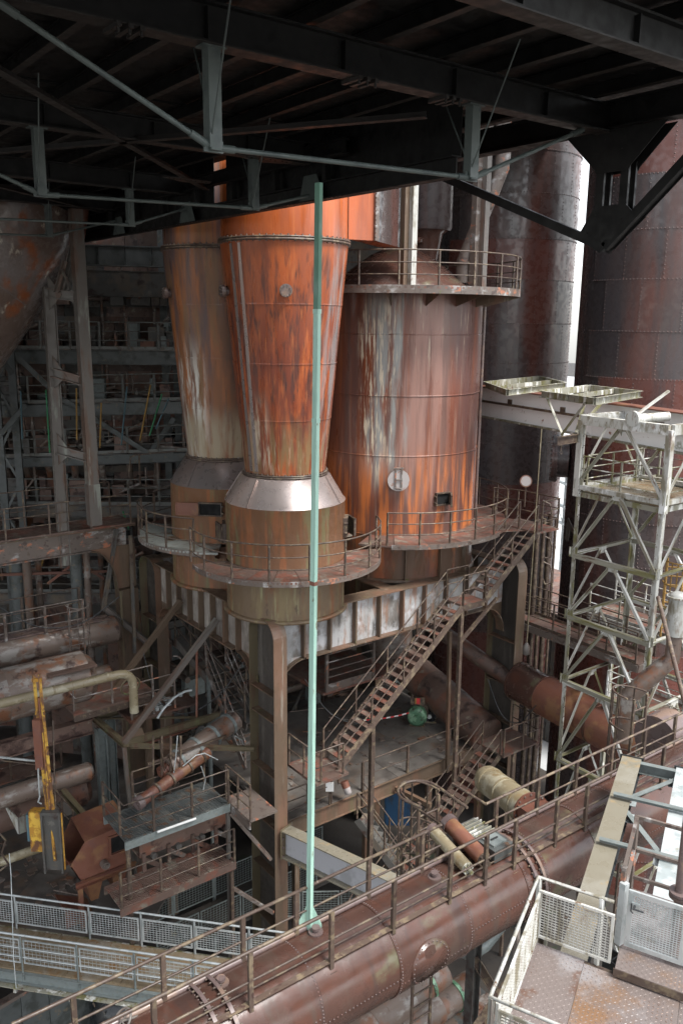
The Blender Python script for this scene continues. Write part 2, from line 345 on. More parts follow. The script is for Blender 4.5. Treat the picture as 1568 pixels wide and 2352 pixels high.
MK('roof_flange_lit', (0.024, 0.021, 0.019), [((.032, .027, .024), (1, 1, 1), .5, .65)], rough=0.5, var=.2, bump=.05)  # paler than the beams: light bouncing up is put into the colour
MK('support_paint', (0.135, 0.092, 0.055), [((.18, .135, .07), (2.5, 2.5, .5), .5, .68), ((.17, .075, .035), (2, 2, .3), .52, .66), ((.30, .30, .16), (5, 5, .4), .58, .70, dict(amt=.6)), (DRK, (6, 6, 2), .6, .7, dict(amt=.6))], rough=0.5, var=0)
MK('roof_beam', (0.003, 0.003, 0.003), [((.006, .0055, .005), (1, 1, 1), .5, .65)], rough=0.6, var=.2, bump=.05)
MK('roof_green', (0.085, 0.105, 0.10), [((.055, .07, .07), (2, 2, 2), .5, .65)], rough=0.5, var=.1, bump=.05)
MK('mint_paint', (0.31, 0.49, 0.41), [((.38, .57, .48), (9, 9, .5), .48, .62), ((.22, .33, .27), (14, 14, .7), .54, .66), ((.16, .13, .08), (10, 10, 3), .64, .70), ((.20, .10, .05), (12, 12, 1.2), .67, .72)], rough=0.45, var=0, bump=.05)
MK('green_dark', (0.095, 0.20, 0.145), [((.13, .24, .18), (9, 9, .5), .5, .6), ((.07, .10, .07), (10, 10, 2), .62, .70)], rough=0.5, var=0, bump=.05)  # darker green for the top pole section
MK('white_worn', (0.43, 0.43, 0.40), [((.17, .09, .05), (2.5, 2.5, 1.0), .60, .70, dict(amt=.7)), ((0.20, 0.18, 0.13), (4, 4, 1.2), .46, .62), ((.12, .07, .04), (7, 7, 3), .60, .68), ((.66, .67, .66), (2, 2, 1), .55, .65)], rough=0.5, var=.12, bump=.08)
MK('white_girder', (0.80, 0.82, 0.82), [((.20, .21, .13), (1.4, 1.4, 2.0), .60, .70, dict(amt=.8)), ((.24, .10, .05), (3, 3, 3), .64, .72)], rough=0.45, var=.05, bump=.05)
MK('olive_white', (0.24, 0.232, 0.185), [((0.15, 0.14, 0.06), (4, 4, 1.2), .48, .60), ((.10, .06, .04), (7, 7, 3), .58, .68), ((.58, .58, .54), (3, 3, .8), .55, .62)], rough=0.5, var=.12, bump=.08)
MK('galvanized', (0.46, 0.49, 0.49), [((.34, .38, .38), (3, 3, 3), .5, .6), ((.30, .26, .16), (4, 4, 4), .62, .72, dict(amt=.6))], rough=0.42, metal=.35, var=.08, bump=.04)
MK('galv_dull', (0.18, 0.205, 0.20), [((.13, .15, .145), (7, 7, 7), .44, .66, dict(amt=.7)), ((.19, .16, .11), (9, 9, 9), .56, .72, dict(amt=.6))], rough=0.5, metal=.15, var=.1, bump=.05)
MK('walk_deck', (0.20, 0.155, 0.10), [((.24, .21, .165), (1.2, 1.2, 1.2), .5, .62), ((.19, .11, .05), (1.7, 1.7, 1.7), .54, .66)], rough=0.32, var=.08, bump=.05)
MK('pipe_brown', (0.070, 0.037, 0.029), [((0.092, 0.040, 0.028), (.8, 1.5, 1.5), .42, .70), ((.075, .048, .038), (3, .8, .8), .5, .68), ((.12, .125, .075), (.6, 1.0, 1.0), .58, .70, dict(amt=.6)), (DRK, (5, 1.5, 1.5), .56, .74, dict(amt=.6)), ((.05, .035, .032), (2.5, .35, .35), .52, .66, dict(amt=.6))], rough=0.22, var=.10, bump=.04, rvar=.08)
MK('pipe_mauve', (0.13, 0.095, 0.09), [((.19, .13, .10), (1.5, 2, 2), .5, .62)], rough=0.34, var=.05, bump=.04)
MK('pipe_old', (0.14, 0.105, 0.085), [((0.24, 0.22, 0.20), (1, 2.2, 2.2), .52, .62), ((.17, .075, .04), (1.3, 1.3, 1.3), .52, .64), (DRK, (3, 3, 3), .56, .7)], rough=0.42, var=.15, bump=.2)
MK('pipe_lagged', (0.21, 0.175, 0.11), [((.32, .29, .21), (2, 2, 2), .5, .62), ((.20, .15, .08), (3, 3, 3), .55, .66)], rough=0.34, var=.1, bump=.35, bump_scale=(5, 5, 5))
MK('grating_dark', (0.075, 0.082, 0.080), [((.12, .12, .11), (2, 2, 2), .5, .62), (BRN, (3, 3, 3), .54, .66)], rough=0.4, var=.08, bump=.05)
MK('duct_rust', (0.14, 0.10, 0.082), [((.20, .18, .175), (.45, .45, .45), .46, .64), ((.27, .09, .035), (.5, .9, .35), .58, .68), ((.52, .48, .40), (2.2, 2.2, 1.0), .60, .68)], rough=0.25, var=0, bump=.06)
MK('furnace_steel', (0.080, 0.077, 0.071), [((.12, .095, .07), (1, 1, 1), .5, .62), ((.16, .15, .13), (3, 3, 3), .62, .7, dict(amt=.6)), (DRK, (2, 2, 2), .52, .65)], rough=0.55, var=.3, bump=.2)
MK('rail_dim', (0.13, 0.135, 0.125), [((.09, .075, .06), (4, 4, 4), .5, .62)], rough=0.5, var=.1, bump=.05)
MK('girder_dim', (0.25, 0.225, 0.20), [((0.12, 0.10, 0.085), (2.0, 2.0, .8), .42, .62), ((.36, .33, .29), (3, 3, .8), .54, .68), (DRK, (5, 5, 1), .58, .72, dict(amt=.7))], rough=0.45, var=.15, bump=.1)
MK('furnace_green', (0.080, 0.088, 0.086), [((.05, .055, .05), (2, 2, 2), .5, .62), ((.15, .12, .08), (3, 3, 3), .6, .7)], rough=0.55, var=.2, bump=.1)
MK('furnace_rust', (0.125, 0.080, 0.063), [((.16, .07, .045), (1, 1, 1), .5, .62), ((.20, .17, .13), (3, 3, 3), .6, .68), (DRK, (2, 2, 2), .52, .65)], rough=0.55, var=.25, bump=.25)
MK('trestle_grey', (0.125, 0.112, 0.10), [((.12, .075, .055), (2, 2, .4), .5, .62), ((.22, .23, .20), (3, 3, .5), .58, .68)], rough=0.48, var=.1, bump=.08)
MK('yellow_paint', (0.40, 0.20, 0.03), [((.13, .06, .03), (5, 5, 2), .46, .56), ((.60, .38, .06), (3, 3, 3), .5, .6)], rough=0.45, var=.1, bump=.1)
MK('hopper_rust', (0.155, 0.062, 0.040), [((.20, .10, .05), (1.5, 1.5, 1.5), .5, .62), ((.14, .06, .045), (2.5, 2.5, 2.5), .52, .64)], rough=0.5, var=.12, bump=.15)
MK('floor_dirt', (0.125, 0.112, 0.10), [((.16, .145, .13), (.5, .5, .5), .5, .62), ((.16, .095, .055), (.8, .8, .8), .52, .70, dict(amt=.7)), ((.065, .056, .05), (1.3, 1.3, 1.3), .44, .68, dict(amt=.8))], rough=0.5, var=0, bump=.2, bump_scale=(3, 3, 3))
MK('ground_dirt', (0.032, 0.028, 0.025), [((.05, .042, .035), (.3, .3, .3), .5, .62), ((.03, .04, .02), (.6, .6, .6), .58, .66)], rough=0.7, var=0, bump=.3, bump_scale=(2, 2, 2))
MK('chequer', (0.20, 0.165, 0.152), [((.24, .14, .08), (.7, .7, .7), .52, .66), ((.30, .28, .28), (.8, .8, .8), .52, .66), ((.15, .085, .06), (1.6, 1.6, 1.6), .56, .66, dict(amt=.8))], rough=0.33, metal=.3, var=.06, bump=.05, rvar=.1)
MK('door_blue', (0.02, 0.075, 0.16), [((.03, .05, .08), (2, 2, 2), .5, .6)], rough=0.5, var=0, bump=.05)
MK('machine_green', (0.08, 0.18, 0.105), [(DRK, (6, 6, 6), .54, .60), ((.20, .34, .22), (3, 3, 3), .5, .6)], rough=0.4, var=0, bump=.1)
MK('grey_paint', (0.40, 0.40, 0.42), [((.30, .30, .31), (1, 1, 1), .5, .62)], rough=0.42, var=0, bump=.03)
MK('beam_buff', (0.19, 0.172, 0.13), [((.23, .215, .175), (1, 1, 1), .48, .6), ((.26, .20, .12), (2, 2, 2), .58, .68)], rough=0.34, var=.04, bump=.03)
MK('beam_black', (0.026, 0.028, 0.030), [((.05, .05, .05), (3, 3, 3), .55, .65)], rough=0.35, var=0, bump=.03)
MK('lid_white', (0.36, 0.33, 0.32), [((.30, .2, .17), (6, 6, 6), .58, .66)], rough=0.4, var=0, bump=.06)
MK('pale_haze', (0.42, 0.43, 0.43), [((.45, .45, .44), (.3, .3, .3), .5, .62)], rough=0.7, var=0, bump=.1)  # bright haze in the stove gap, painted as a pale surface
MK('void_shade', (0.004, 0.004, 0.004), [], rough=0.9, var=0, bump=0)  # near black stands for the shade inside holes
MK('red_tape', (0.60, 0.05, 0.05), [], rough=0.5, var=0, bump=0)
MK('plastic_white', (0.72, 0.72, 0.70), [], rough=0.5, var=0, bump=0)
MK('plastic_green', (0.05, 0.40, 0.10), [], rough=0.5, var=0, bump=0)
MK('oil_black', (0.012, 0.014, 0.016), [((.03, .03, .03), (3, 3, 3), .5, .6)], rough=0.25, var=0, bump=.03)
MK('tube_yellow', (0.34, 0.20, 0.055), [], rough=0.5, var=0, bump=0)
MK('tube_green', (0.05, 0.24, 0.11), [], rough=0.5, var=0, bump=0)
MK('tube_blue', (0.075, 0.14, 0.165), [], rough=0.5, var=0, bump=0)
# ---------------------------------------------------------------- ground
GZ = -3.0
g = MB(); g.add([(-300, -300, GZ), (400, -300, GZ), (400, 400, GZ), (-300, 400, GZ)], [(0, 1, 2, 3)])
o = obj('ground', g, MAT['ground_dirt'], kind='structure')
# ---------------------------------------------------------------- the two dust funnels
DZ = 13.0
def funnel(c, m, label, back):
    L = V((c[0], c[1], DZ)); t = thing('dust_funnel', label, 'funnel', L, 'dust funnels beside the stove')
    cz = lambda prof: [(r, z) for r, z in prof]
    q = MB().lathe([(1.79, -1.6), (1.79, -0.12)], L, 56); q.lathe([(1.79, -1.6), (1.9, -1.6), (1.9, -1.52), (1.79, -1.5)], L, 56); q.lathe([(1.0, -1.6), (1.79, -1.6)], L, 40)
    obj('support_drum', q, MAT['base_brown'] if back else MAT['support_paint'], t)
    q = MB().lathe([(1.79, -0.02), (1.79, 1.73), (1.805, 1.75)], L, 64); bd = obj('base_drum', q, MAT['base_brown'], t)
    q = MB().lathe([(1.805, 1.75), (1.75, 1.80), (1.33, 2.50), (1.27, 2.52)], L, 64); obj('shoulder', q, MAT['shoulder_steel'], t)
    for k in range(0, 12, 4 if back else 3):
        a = R(200 + k * 33); d = V((math.cos(a), math.sin(a), 0))
        sd_ = d.cross(Z)
        q = MB(); q.add([L + d * 1.80 + Z * 1.76 + sd_ * .012, L + d * 1.80 + Z * 1.76 - sd_ * .012, L + d * 1.335 + Z * 2.5 - sd_ * .012, L + d * 1.335 + Z * 2.5 + sd_ * .012,
               L + d * 1.82 + Z * 1.78 + sd_ * .012, L + d * 1.82 + Z * 1.78 - sd_ * .012, L + d * 1.35 + Z * 2.52 - sd_ * .012, L + d * 1.35 + Z * 2.52 + sd_ * .012],
              [(4, 5, 6, 7), (0, 4, 7, 3), (1, 2, 6, 5)]); obj('seam', q, MAT['shoulder_steel'], t)
    for zf, rf, nb, th in ((2.53, 1.27, 44, .05), (9.0, 1.86, 60, .06)):
        q = MB().lathe([(rf - .1, zf), (rf, zf), (rf, zf + th), (rf - .1, zf + th)], L, 64); q.lathe([(rf - .1, zf + th + .012), (rf, zf + th + .012), (rf, zf + 2 * th), (rf - .12, zf + 2 * th)], L, 64)
        fl = obj('flange', q, MAT['rust_rail'], t)
        q = MB()
        for k in range(nb):
            a = 2 * math.pi * k / nb; q.cyl(L + V((math.cos(a) * (rf - .045), math.sin(a) * (rf - .045), zf - .03)), L + V((math.cos(a) * (rf - .045), math.sin(a) * (rf - .045), zf + 2 * th + .04)), .02, 6)
        obj('bolts', q, MAT['kick_worn'], fl, kind='stuff')
    rz = lambda z: 1.20 + (1.79 - 1.20) * (z - 2.64) / (9.0 - 2.64)
    zs = [2.64, 4.22, 5.80, 7.40, 9.0]
    for i, (a, b) in enumerate(zip(zs, zs[1:])):
        off = 0.006 * (i % 2)
        q = MB().lathe([(rz(a) + off, a), (rz(b) + off, b)], L, 72); q.lathe([(rz(b) + off + .012, b - .03), (rz(b) + off + .012, b + .005)], L, 72); q.lathe([(rz(b) + off, b - .03), (rz(b) + off + .012, b - .03)], L, 72)
        obj('cone_plate', q, m, t)
    q = MB().lathe([(1.77, 9.13), (1.77, 12.4), (1.5, 12.7)], L, 64); obj('upper_drum', q, m, t)
    # vertical seam strips
    for ang in ((184, 195) if not back else ()):
        a = R(ang); d = V((math.cos(a), math.sin(a), 0)); s_ = d.cross(Z)
        q = MB(); q.add([L + d * (rz(z) + .03) + Z * z + s_ * k * .05 for z in (2.7, 8.95) for k in (-1, 1)] + [L + d * (rz(z) - .02) + Z * z + s_ * k * .05 for z in (2.7, 8.95) for k in (-1, 1)],
              [(0, 1, 3, 2), (0, 2, 6, 4), (1, 5, 7, 3)]); obj('seam_strip', q, MAT['shoulder_steel'], t)
    # round nozzles on the cone
    for ang in ((238, 168) if not back else (172,)):
        a = R(ang); d = V((math.cos(a), math.sin(a), 0)); z0 = 7.72; p = L + d * (rz(z0) - .03) + Z * z0
        q = MB().cyl(p, p + d * .14, .12, 18); q.cyl(p + d * .14, p + d * .19, .175, 18); q.cyl(p + d * .19, p + d * .235, .17, 18)
        nz = obj('nozzle', q, MAT['pipe_mauve'], t); q = MB(); e = d.cross(Z)
        for k in range(10):
            b_ = p + d * .235 + (e * math.cos(k * .628) + Z * math.sin(k * .628)) * .135; q.cyl(b_, b_ + d * .03, .02, 6)
        obj('bolts', q, MAT['kick_worn'], nz, kind='stuff')
    return t, L
F1, L1 = funnel((13.66, 20.93), MAT['rust_front_funnel'], 'bright orange rusted funnel nearest the mint green pole', False)
F2, L2 = funnel((13.66, 24.6), MAT['rust_back_funnel'], 'purple and brown rusted funnel behind the orange one, with an open black hatch', True)
def hatch(t, L, r, ang, z, wd, hg, swing, flip=1, deep=True):
    """opening with frame and a hinged door on a round wall; swing = door angle in degrees"""
    a = R(ang); d = V((math.cos(a), math.sin(a), 0)); s_ = V((-d.y, d.x, 0)) * flip; c = L + d * (r + .02) + Z * z
    fr = MB()
    for sg in (-1, 1):
        fr.obb(c + Z * sg * (hg / 2 + .02) + d * .02, s_ * (wd / 2 + .04), Z * .02, d * .06); fr.obb(c + s_ * sg * (wd / 2 + .02) + d * .02, s_ * .02, Z * (hg / 2), d * .06)
    h = obj('hatch_frame', fr, MAT['rust_rail'], t)
    q = MB().obb(c - d * .0, s_ * wd / 2, Z * hg / 2, d * .02); obj('hatch_opening', q, MAT['void_shade'], t)  # black sheet on the wall, painted shade of the inside
    hp = c + s_ * (wd / 2 + .05) + d * .09; sw = R(swing); dd = (-s_) * math.cos(sw) + d * math.sin(sw); nn = dd.cross(Z)
    q = MB().obb(hp + dd * (wd / 2), dd * (wd / 2 + .02), Z * (hg / 2 + .02), nn * .012)
    for sg in (-1, 1): q.obb(hp + dd * (wd / 2) + Z * sg * (hg / 2), dd * (wd / 2 + .02), Z * .02, nn * .03); q.obb(hp + dd * (wd / 2 + sg * wd / 2), dd * .02, Z * (hg / 2), nn * .03)
    dr = obj('hatch_door', q, MAT['rust_rail'] if swing < 100 else MAT['hopper_rust'], t)
    q = MB()
    for sg in (-1, 1): q.cyl(hp + Z * (sg * hg * .3 - .07), hp + Z * (sg * hg * .3 + .07), .025, 8)
    obj('hinge', q, MAT['rust_rail'], dr, kind='stuff')
    q = MB()
    for sg in (-1, 1): q.cyl(c - s_ * (wd / 2 + .07) + Z * sg * hg * .3, c - s_ * (wd / 2 + .07) + Z * sg * hg * .3 + d * .1, .025, 8)
    obj('latch', q, MAT['rust_rail'], h, kind='stuff')
hatch(F2, L2, 1.79, 226.0, 1.12, .68, .36, 178, -1)
hatch(F1, L1, 1.79, 150, 0.75, .5, .5, 20, 1)
hatch(F1, L1, 1.79, 318, 0.95, .5, .5, 25, 1)
# ---------------------------------------------------------------- the wide stove vessel
MC = (19.7, 23.0); ML = V((*MC, DZ)); MR = 2.88
M = thing('stove_vessel', 'wide streaked stove cylinder with pale stains, behind the funnels', 'stove', ML)
zs = [-1.55, .0, 2.66, 4.61, 6.55, 7.95]
for i, (a, b) in enumerate(zip(zs, zs[1:])):
    q = MB().lathe([(MR + .008 * (i % 2), a), (MR + .008 * (i % 2), b)], ML, 96); q.lathe([(MR + .004, b - .02), (MR + .02, b - .015), (MR + .02, b + .015), (MR + .004, b + .02)], ML, 96); obj('shell_plate', q, MAT['rust_stove'], M)
q = MB().lathe([(MR + .1, -1.62), (MR + .1, -1.55), (MR, -1.5)], ML, 80); q.lathe([(0.5, -1.62), (MR + .1, -1.62)], ML, 40); obj('foot_ring', q, MAT['frame_brown'], M)
for ang in (214, 238, 262, 286):
    a = R(ang); d = V((math.cos(a), math.sin(a), 0)); q = MB().obb(ML + d * (MR + .08) - Z * .8, d * .08, d.cross(Z) * .012, Z * .7); obj('foot_rib', q, MAT['frame_brown'], M)
q = MB().lathe([(2.5, 8.0), (2.4, 8.15), (1.0, 9.15), (.62, 9.3), (.62, 9.55), (.78, 9.55), (.78, 9.7), (.62, 9.72), (.62, 10.4)], ML, 56); obj('cap_cone', q, MAT['pipe_brown'], M)
# down pipe and strip on the right flank
a = R(322); d = V((math.cos(a), math.sin(a), 0)); q = MB().cyl(ML + d * (MR + .09) - Z * .05, ML + d * (MR + .09) + Z * 7.6, .055, 8)
dp = obj('drain_pipe', q, MAT['pipe_mauve'], M)
# round manhole
a = R(232); p = pv(914, 1100, 20.4); dv = (p - EYE).normalized()
A_ = dv.x ** 2 + dv.y ** 2; bb = dv.x * (EYE.x - ML.x) + dv.y * (EYE.y - ML.y); cc = (EYE.x - ML.x) ** 2 + (EYE.y - ML.y) ** 2 - MR ** 2
p = EYE + dv * ((-bb - math.sqrt(bb * bb - A_ * cc)) / A_); d = V((p.x - ML.x, p.y - ML.y, 0)).normalized()
q = MB().cyl(p - d * .03, p + d * .2, .30, 28); q.cyl(p + d * .2, p + d * .25, .36, 28); mh = obj('manhole', q, MAT['rust_rail'], M)
q = MB().cyl(p + d * .25, p + d * .29, .355, 28); obj('lid', q, MAT['lid_white'], mh); e = d.cross(Z)
q = MB()
for sg in (-1, 1): q.obb(p + d * .31 + e * sg * .1 + Z * .06, e * .02, Z * .38, d * .02)
q.obb(p + d * .31 + Z * .02, e * .12, Z * .02, d * .02); q.cyl(p + d * .33 - Z * .26 - e * .08, p + d * .33 - Z * .26 + e * .08, .03, 8); q.cyl(p + d * .3 + e * -.16 + Z * .40, p + d * .3 + e * .16 + Z * .40, .03, 8)
obj('lid_bracket', q, MAT['kick_worn'], mh)
q = MB()
for k in range(16):
    b_ = p + d * .19 + (e * math.cos(k * .3927) + Z * math.sin(k * .3927)) * .33; q.cyl(b_ - d * .04, b_, .022, 6)
obj('bolts', q, MAT['rust_rail'], mh, kind='stuff')
def on_round(x, y, c, r):
    dv = ray(x, y); A_ = dv.x ** 2 + dv.y ** 2; bb = dv.x * (EYE.x - c[0]) + dv.y * (EYE.y - c[1]); cc = (EYE.x - c[0]) ** 2 + (EYE.y - c[1]) ** 2 - r * r
    return EYE + dv * ((-bb - math.sqrt(max(0, bb * bb - A_ * cc))) / A_)
p = on_round(1014, 1145, MC, MR); hatch(M, ML, MR, math.degrees(math.atan2(p.y - ML.y, p.x - ML.x)), p.z - DZ, .5, .36, 55, 1)
# ---------------------------------------------------------------- round decks with railings
def deck_plates(t, c, r0, r1, z, a0, a1, n, m, th=.06):
    for k in range(n):
        q = MB(); b0 = R(a0 + (a1 - a0) * k / n) + .003; b1 = R(a0 + (a1 - a0) * (k + 1) / n) - .003
        zz = z + (.004 if k % 2 else 0)
        q.lathe([(r0, zz), (r1, zz), (r1, zz - th), (r0, zz - th), (r0, zz)], (c[0], c[1], 0), 6, b0, b1, smooth=False); obj('deck_plate', q, m(k) if callable(m) else m, t)
def kick_arc(t, c, r, z, a0, a1, n, m, h=.16, lo=-.14):
    for k in range(n):
        q = MB().shell(r, r, z + lo, z + lo + h + .0, R(a0 + (a1 - a0) * k / n), R(a0 + (a1 - a0) * (k + 1) / n) - .002, (c[0], c[1], 0), 8, .015); obj('kick_plate', q, m, t)
def brackets(t, c, r0, r1, z, angs, m):
    for ang in angs:
        d = V((math.cos(R(ang)), math.sin(R(ang)), 0)); s_ = d.cross(Z); b = V((c[0], c[1], z))
        q = MB().plate([b + d * r0 - Z * .08, b + d * r1 - Z * .08, b + d * r1 - Z * .16, b + d * r0 - Z * .5], s_, .02); q.obb(b + d * ((r0 + r1) / 2) - Z * .075, d * (r1 - r0) / 2, s_ * .06, Z * .01); obj('bracket', q, m, t)
# arcs chosen so the three decks meet without overlapping
rf = 2.9
fd = thing('round_deck', 'round deck with railing at the foot of the orange front funnel', 'deck', L1, 'round decks')
deck_plates(fd, L1, 1.81, rf, DZ, 168, 338, 11, MAT['deck_rust']); kick_arc(fd, L1, rf, DZ, 168, 338, 9, MAT['kick_worn']); brackets(fd, L1, 1.8, rf, DZ, range(180, 340, 24), MAT['frame_brown'])
railing(fd, arc(L1, rf - .03, DZ, 162, 338, 40), MAT['rust_rail'], h=1.05, spacing=1.05, rails=(1.0, .66, .33))
bd_ = thing('round_deck', 'pale round deck with railing at the foot of the rear left funnel', 'deck', L2, 'round decks')
deck_plates(bd_, L2, 1.81, rf, DZ, 60, 236, 11, lambda k: MAT['deck_pale'] if 3 < k else MAT['deck_rust']); kick_arc(bd_, L2, rf, DZ, 60, 226, 8, MAT['kick_worn']); brackets(bd_, L2, 1.8, rf, DZ, range(90, 236, 24), MAT['frame_brown'])
railing(bd_, arc(L2, rf - .03, DZ, 60, 221, 36), MAT['rust_rail'], h=1.05, spacing=1.0, rails=(1.0, .66, .33))
MD = 4.15
md = thing('round_deck', 'curved deck with railing round the wide stove cylinder', 'deck', ML, 'round decks')
deck_plates(md, ML, MR + .02, MD, DZ - .008, 214, 390, 11, MAT['deck_rust']); kick_arc(md, ML, MD, DZ - .008, 229, 290, 5, MAT['kick_worn']); kick_arc(md, ML, MD, DZ - .008, 318, 390, 4, MAT['kick_worn']); brackets(md, ML, MR, MD, DZ, range(220, 390, 20), MAT['frame_brown'])
railing(md, arc(ML, MD - .03, DZ, 227, 299, 20), MAT['rust_rail'], h=1.05, spacing=1.15, rails=(1.0, .66, .33))
railing(md, arc(ML, MD - .03, DZ, 322, 390, 16), MAT['rust_rail'], h=1.05, spacing=1.15, rails=(1.0, .66, .33))
# infill deck between the funnels
for (u0, v0, u1, v1) in ((14.9, 21.8, 16.9, 23.7),):
    q = MB().box((u0, v0, DZ - .09), (u1, v1, DZ - .02)); obj('deck_plate', q, MAT['deck_rust'], md)
# upper deck of the stove
UZ = DZ + 7.98
ud = thing('upper_deck', 'high curved deck with railing round the cone of the wide stove', 'deck', (*MC, UZ))
deck_plates(ud, MC, 2.3, 4.1, UZ, 195, 400, 12, MAT['deck_rust']); kick_arc(ud, MC, 4.1, UZ, 195, 400, 10, MAT['kick_worn'], h=.24, lo=-.2); brackets(ud, MC, MR, 4.1, UZ - .05, range(225, 400, 22), MAT['frame_brown'])
railing(ud, arc(MC, 4.07, UZ, 195, 400, 40), MAT['rust_rail'], h=1.05, spacing=1.25, rails=(1.0, .66, .33))
# ---------------------------------------------------------------- portal frame carrying them
pf = thing('portal_frame', 'brown steel portal frame with arched columns under the funnels and stove', 'steel frame', (12.4, 19.9, GZ))
def ucol(u0, v0, wv, wu, ztop, m_out, m_in, stiff, zb=GZ, side=-1):
    """inverted-U column: flange plate wraps over a recessed web; open towards -u"""
    r = .56; t = .03; v1 = v0 + wv; n = 8
    out = [(v0, zb)] + [(v0 + r - r * math.cos(math.pi / 2 * k / n), ztop - r + r * math.sin(math.pi / 2 * k / n)) for k in range(n + 1)] + [(v1 - r + r * math.sin(math.pi / 2 * k / n), ztop - r + r * math.cos(math.pi / 2 * k / n)) for k in range(n + 1)] + [(v1, zb)]
    r2 = r - t
    inn = [(v0 + t, zb)] + [(v0 + r - r2 * math.cos(math.pi / 2 * k / n), ztop - r + r2 * math.sin(math.pi / 2 * k / n)) for k in range(n + 1)] + [(v1 - r + r2 * math.sin(math.pi / 2 * k / n), ztop - r + r2 * math.cos(math.pi / 2 * k / n)) for k in range(n + 1)] + [(v1 - t, zb)]
    q = MB(); N = len(out); vs = []
    for a, b in zip(out, inn): vs += [(u0, a[0], a[1]), (u0 + wu, a[0], a[1]), (u0 + wu, b[0], b[1]), (u0, b[0], b[1])]
    fs = []
    for i in range(N - 1):
        for k in range(4): fs.append((i * 4 + k, (i + 1) * 4 + k, (i + 1) * 4 + (k + 1) % 4, i * 4 + (k + 1) % 4))
    half = (N // 2) * 4
    q.add(vs, [f for f in fs if min(f) < half]); c = obj('column', q, m_out, pf)
    q = MB().add(vs, [f for f in fs if min(f) >= half]); obj('far_flange', q, MAT['frame_olive'], c)
    q = MB(); q.add([(u0 + .29, a, b) for a, b in inn], [tuple(range(N))[::-1]]); q.add([(u0 + .31, a, b) for a, b in inn], [tuple(range(N))]); obj('web', q, MAT['web_shade'], c)
    for z in stiff: obj('stiffener', MB().box((u0 + .03, v0 + t, z - .015), (u0 + .288, v1 - t, z + .015)), m_out, c)
    return c
st = [pu(600, y, 12.3).z for y in (1578, 1635, 1757, 1870, 1980, 2090)]
ucol(12.15, 19.25, 1.38, .45, 11.55, MAT['frame_brown'], MAT['frame_brown'], st)
ucol(22.4, 19.25, 1.38, .45, 11.75, MAT['frame_brown'], MAT['frame_brown'], [8.6, 6.9, 5.4, 3.6])
ucol(12.15, 27.1, 1.38, .45, 11.55, MAT['frame_brown'], MAT['frame_brown'], [9.2, 7.4, 5.4, 3.4])
ucol(22.4, 27.1, 1.38, .45, 11.55, MAT['frame_brown'], MAT['frame_brown'], [9.2, 7.4])
# olive strip painted on the near column's inner flange
def haunch(a, ax, sgn, zt, zb, r, m, nrm):
    """quarter-arch plate below a girder end: a = corner point at column face, ax along the girder"""
    a = V(a); ax = V(ax) * sgn; n = 9; poly = [V((a.x, a.y, zt)), V((a.x, a.y, zb - r))]
    poly += [V((a.x, a.y, 0)) + ax * (r - r * math.cos(math.pi / 2 * k / n)) + Z * (zb - r + r * math.sin(math.pi / 2 * k / n)) for k in range(1, n + 1)] + [V((a.x, a.y, zt)) + ax * r]
    q = MB().plate(poly, nrm, .03)
    h = obj('haunch', q, m, pf); q = MB(); arcp = poly[1:-1]
    for p0, p1 in zip(arcp, arcp[1:]): q.beam(p0 + V(nrm) * .015, p1 + V(nrm) * .015, .36, .03)
    obj('haunch_flange', q, MAT['frame_brown'], h)
def plate_girder(a, b, zt, zb, m_panel, n, fl=.5, face=-1, rr=0.0):
    a, b = V(a), V(b); d = (b - a).normalized(); L = (b - a).length; s_ = d.cross(Z)
    for nm, z in (('top_flange', zt - .02), ('bottom_flange', zb + .02)):
        o0 = rr if nm == 'bottom_flange' else 0
        obj(nm, MB().obb((a + b) / 2 + Z * z, d * (L / 2 - o0), s_ * (fl / 2), Z * .02), MAT['frame_brown'], pf)
    for k in range(n):
        p0 = a + d * (L * k / n); p1 = a + d * (L * (k + 1) / n)
        obj('web_panel', MB().obb((p0 + p1) / 2 + Z * (zt + zb) / 2, d * (L / n / 2 - .004), s_ * .012, Z * ((zt - zb) / 2 - .042)), m_panel, pf)
        if k:
            obj('web_rib', MB().obb(p0 + Z * (zt + zb) / 2, d * .03, s_ * (fl / 2 - .05), Z * ((zt - zb) / 2 - .045)), MAT['frame_brown'], pf)
GT, GB = 11.5, 10.0
plate_girder((12.62, 19.98, 0), (22.38, 19.98, 0), GT, GB, MAT['girder_panel'], 10, rr=1.0)
plate_girder((12.62, 27.8, 0), (22.38, 27.8, 0), GT, GB, MAT['girder_panel'], 10, rr=1.0)
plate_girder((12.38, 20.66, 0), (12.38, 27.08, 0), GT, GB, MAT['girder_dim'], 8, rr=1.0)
plate_girder((22.6, 20.66, 0), (22.6, 27.08, 0), GT, GB, MAT['girder_panel'], 8, rr=1.0)
plate_girder((17.2, 20.25, 0), (17.2, 27.5, 0), GT - .05, GB, MAT['frame_brown'], 5)
for (a, ax, sg) in (((12.62, 19.97, 0), X, 1), ((22.38, 19.97, 0), X, -1), ((12.62, 27.79, 0), X, 1), ((22.38, 27.79, 0), X, -1)): haunch(a, ax, sg, GB + .04, GB, 1.05, MAT['girder_panel'] if a[0] < 15 and a[1] < 22 else MAT['frame_brown'], Y)
for (a, ax, sg) in (((12.37, 20.66, 0), Y, 1), ((12.37, 27.08, 0), Y, -1), ((22.59, 20.66, 0), Y, 1), ((22.59, 27.08, 0), Y, -1)): haunch(a, ax, sg, GB + .04, GB, .8, MAT['frame_brown'], X)
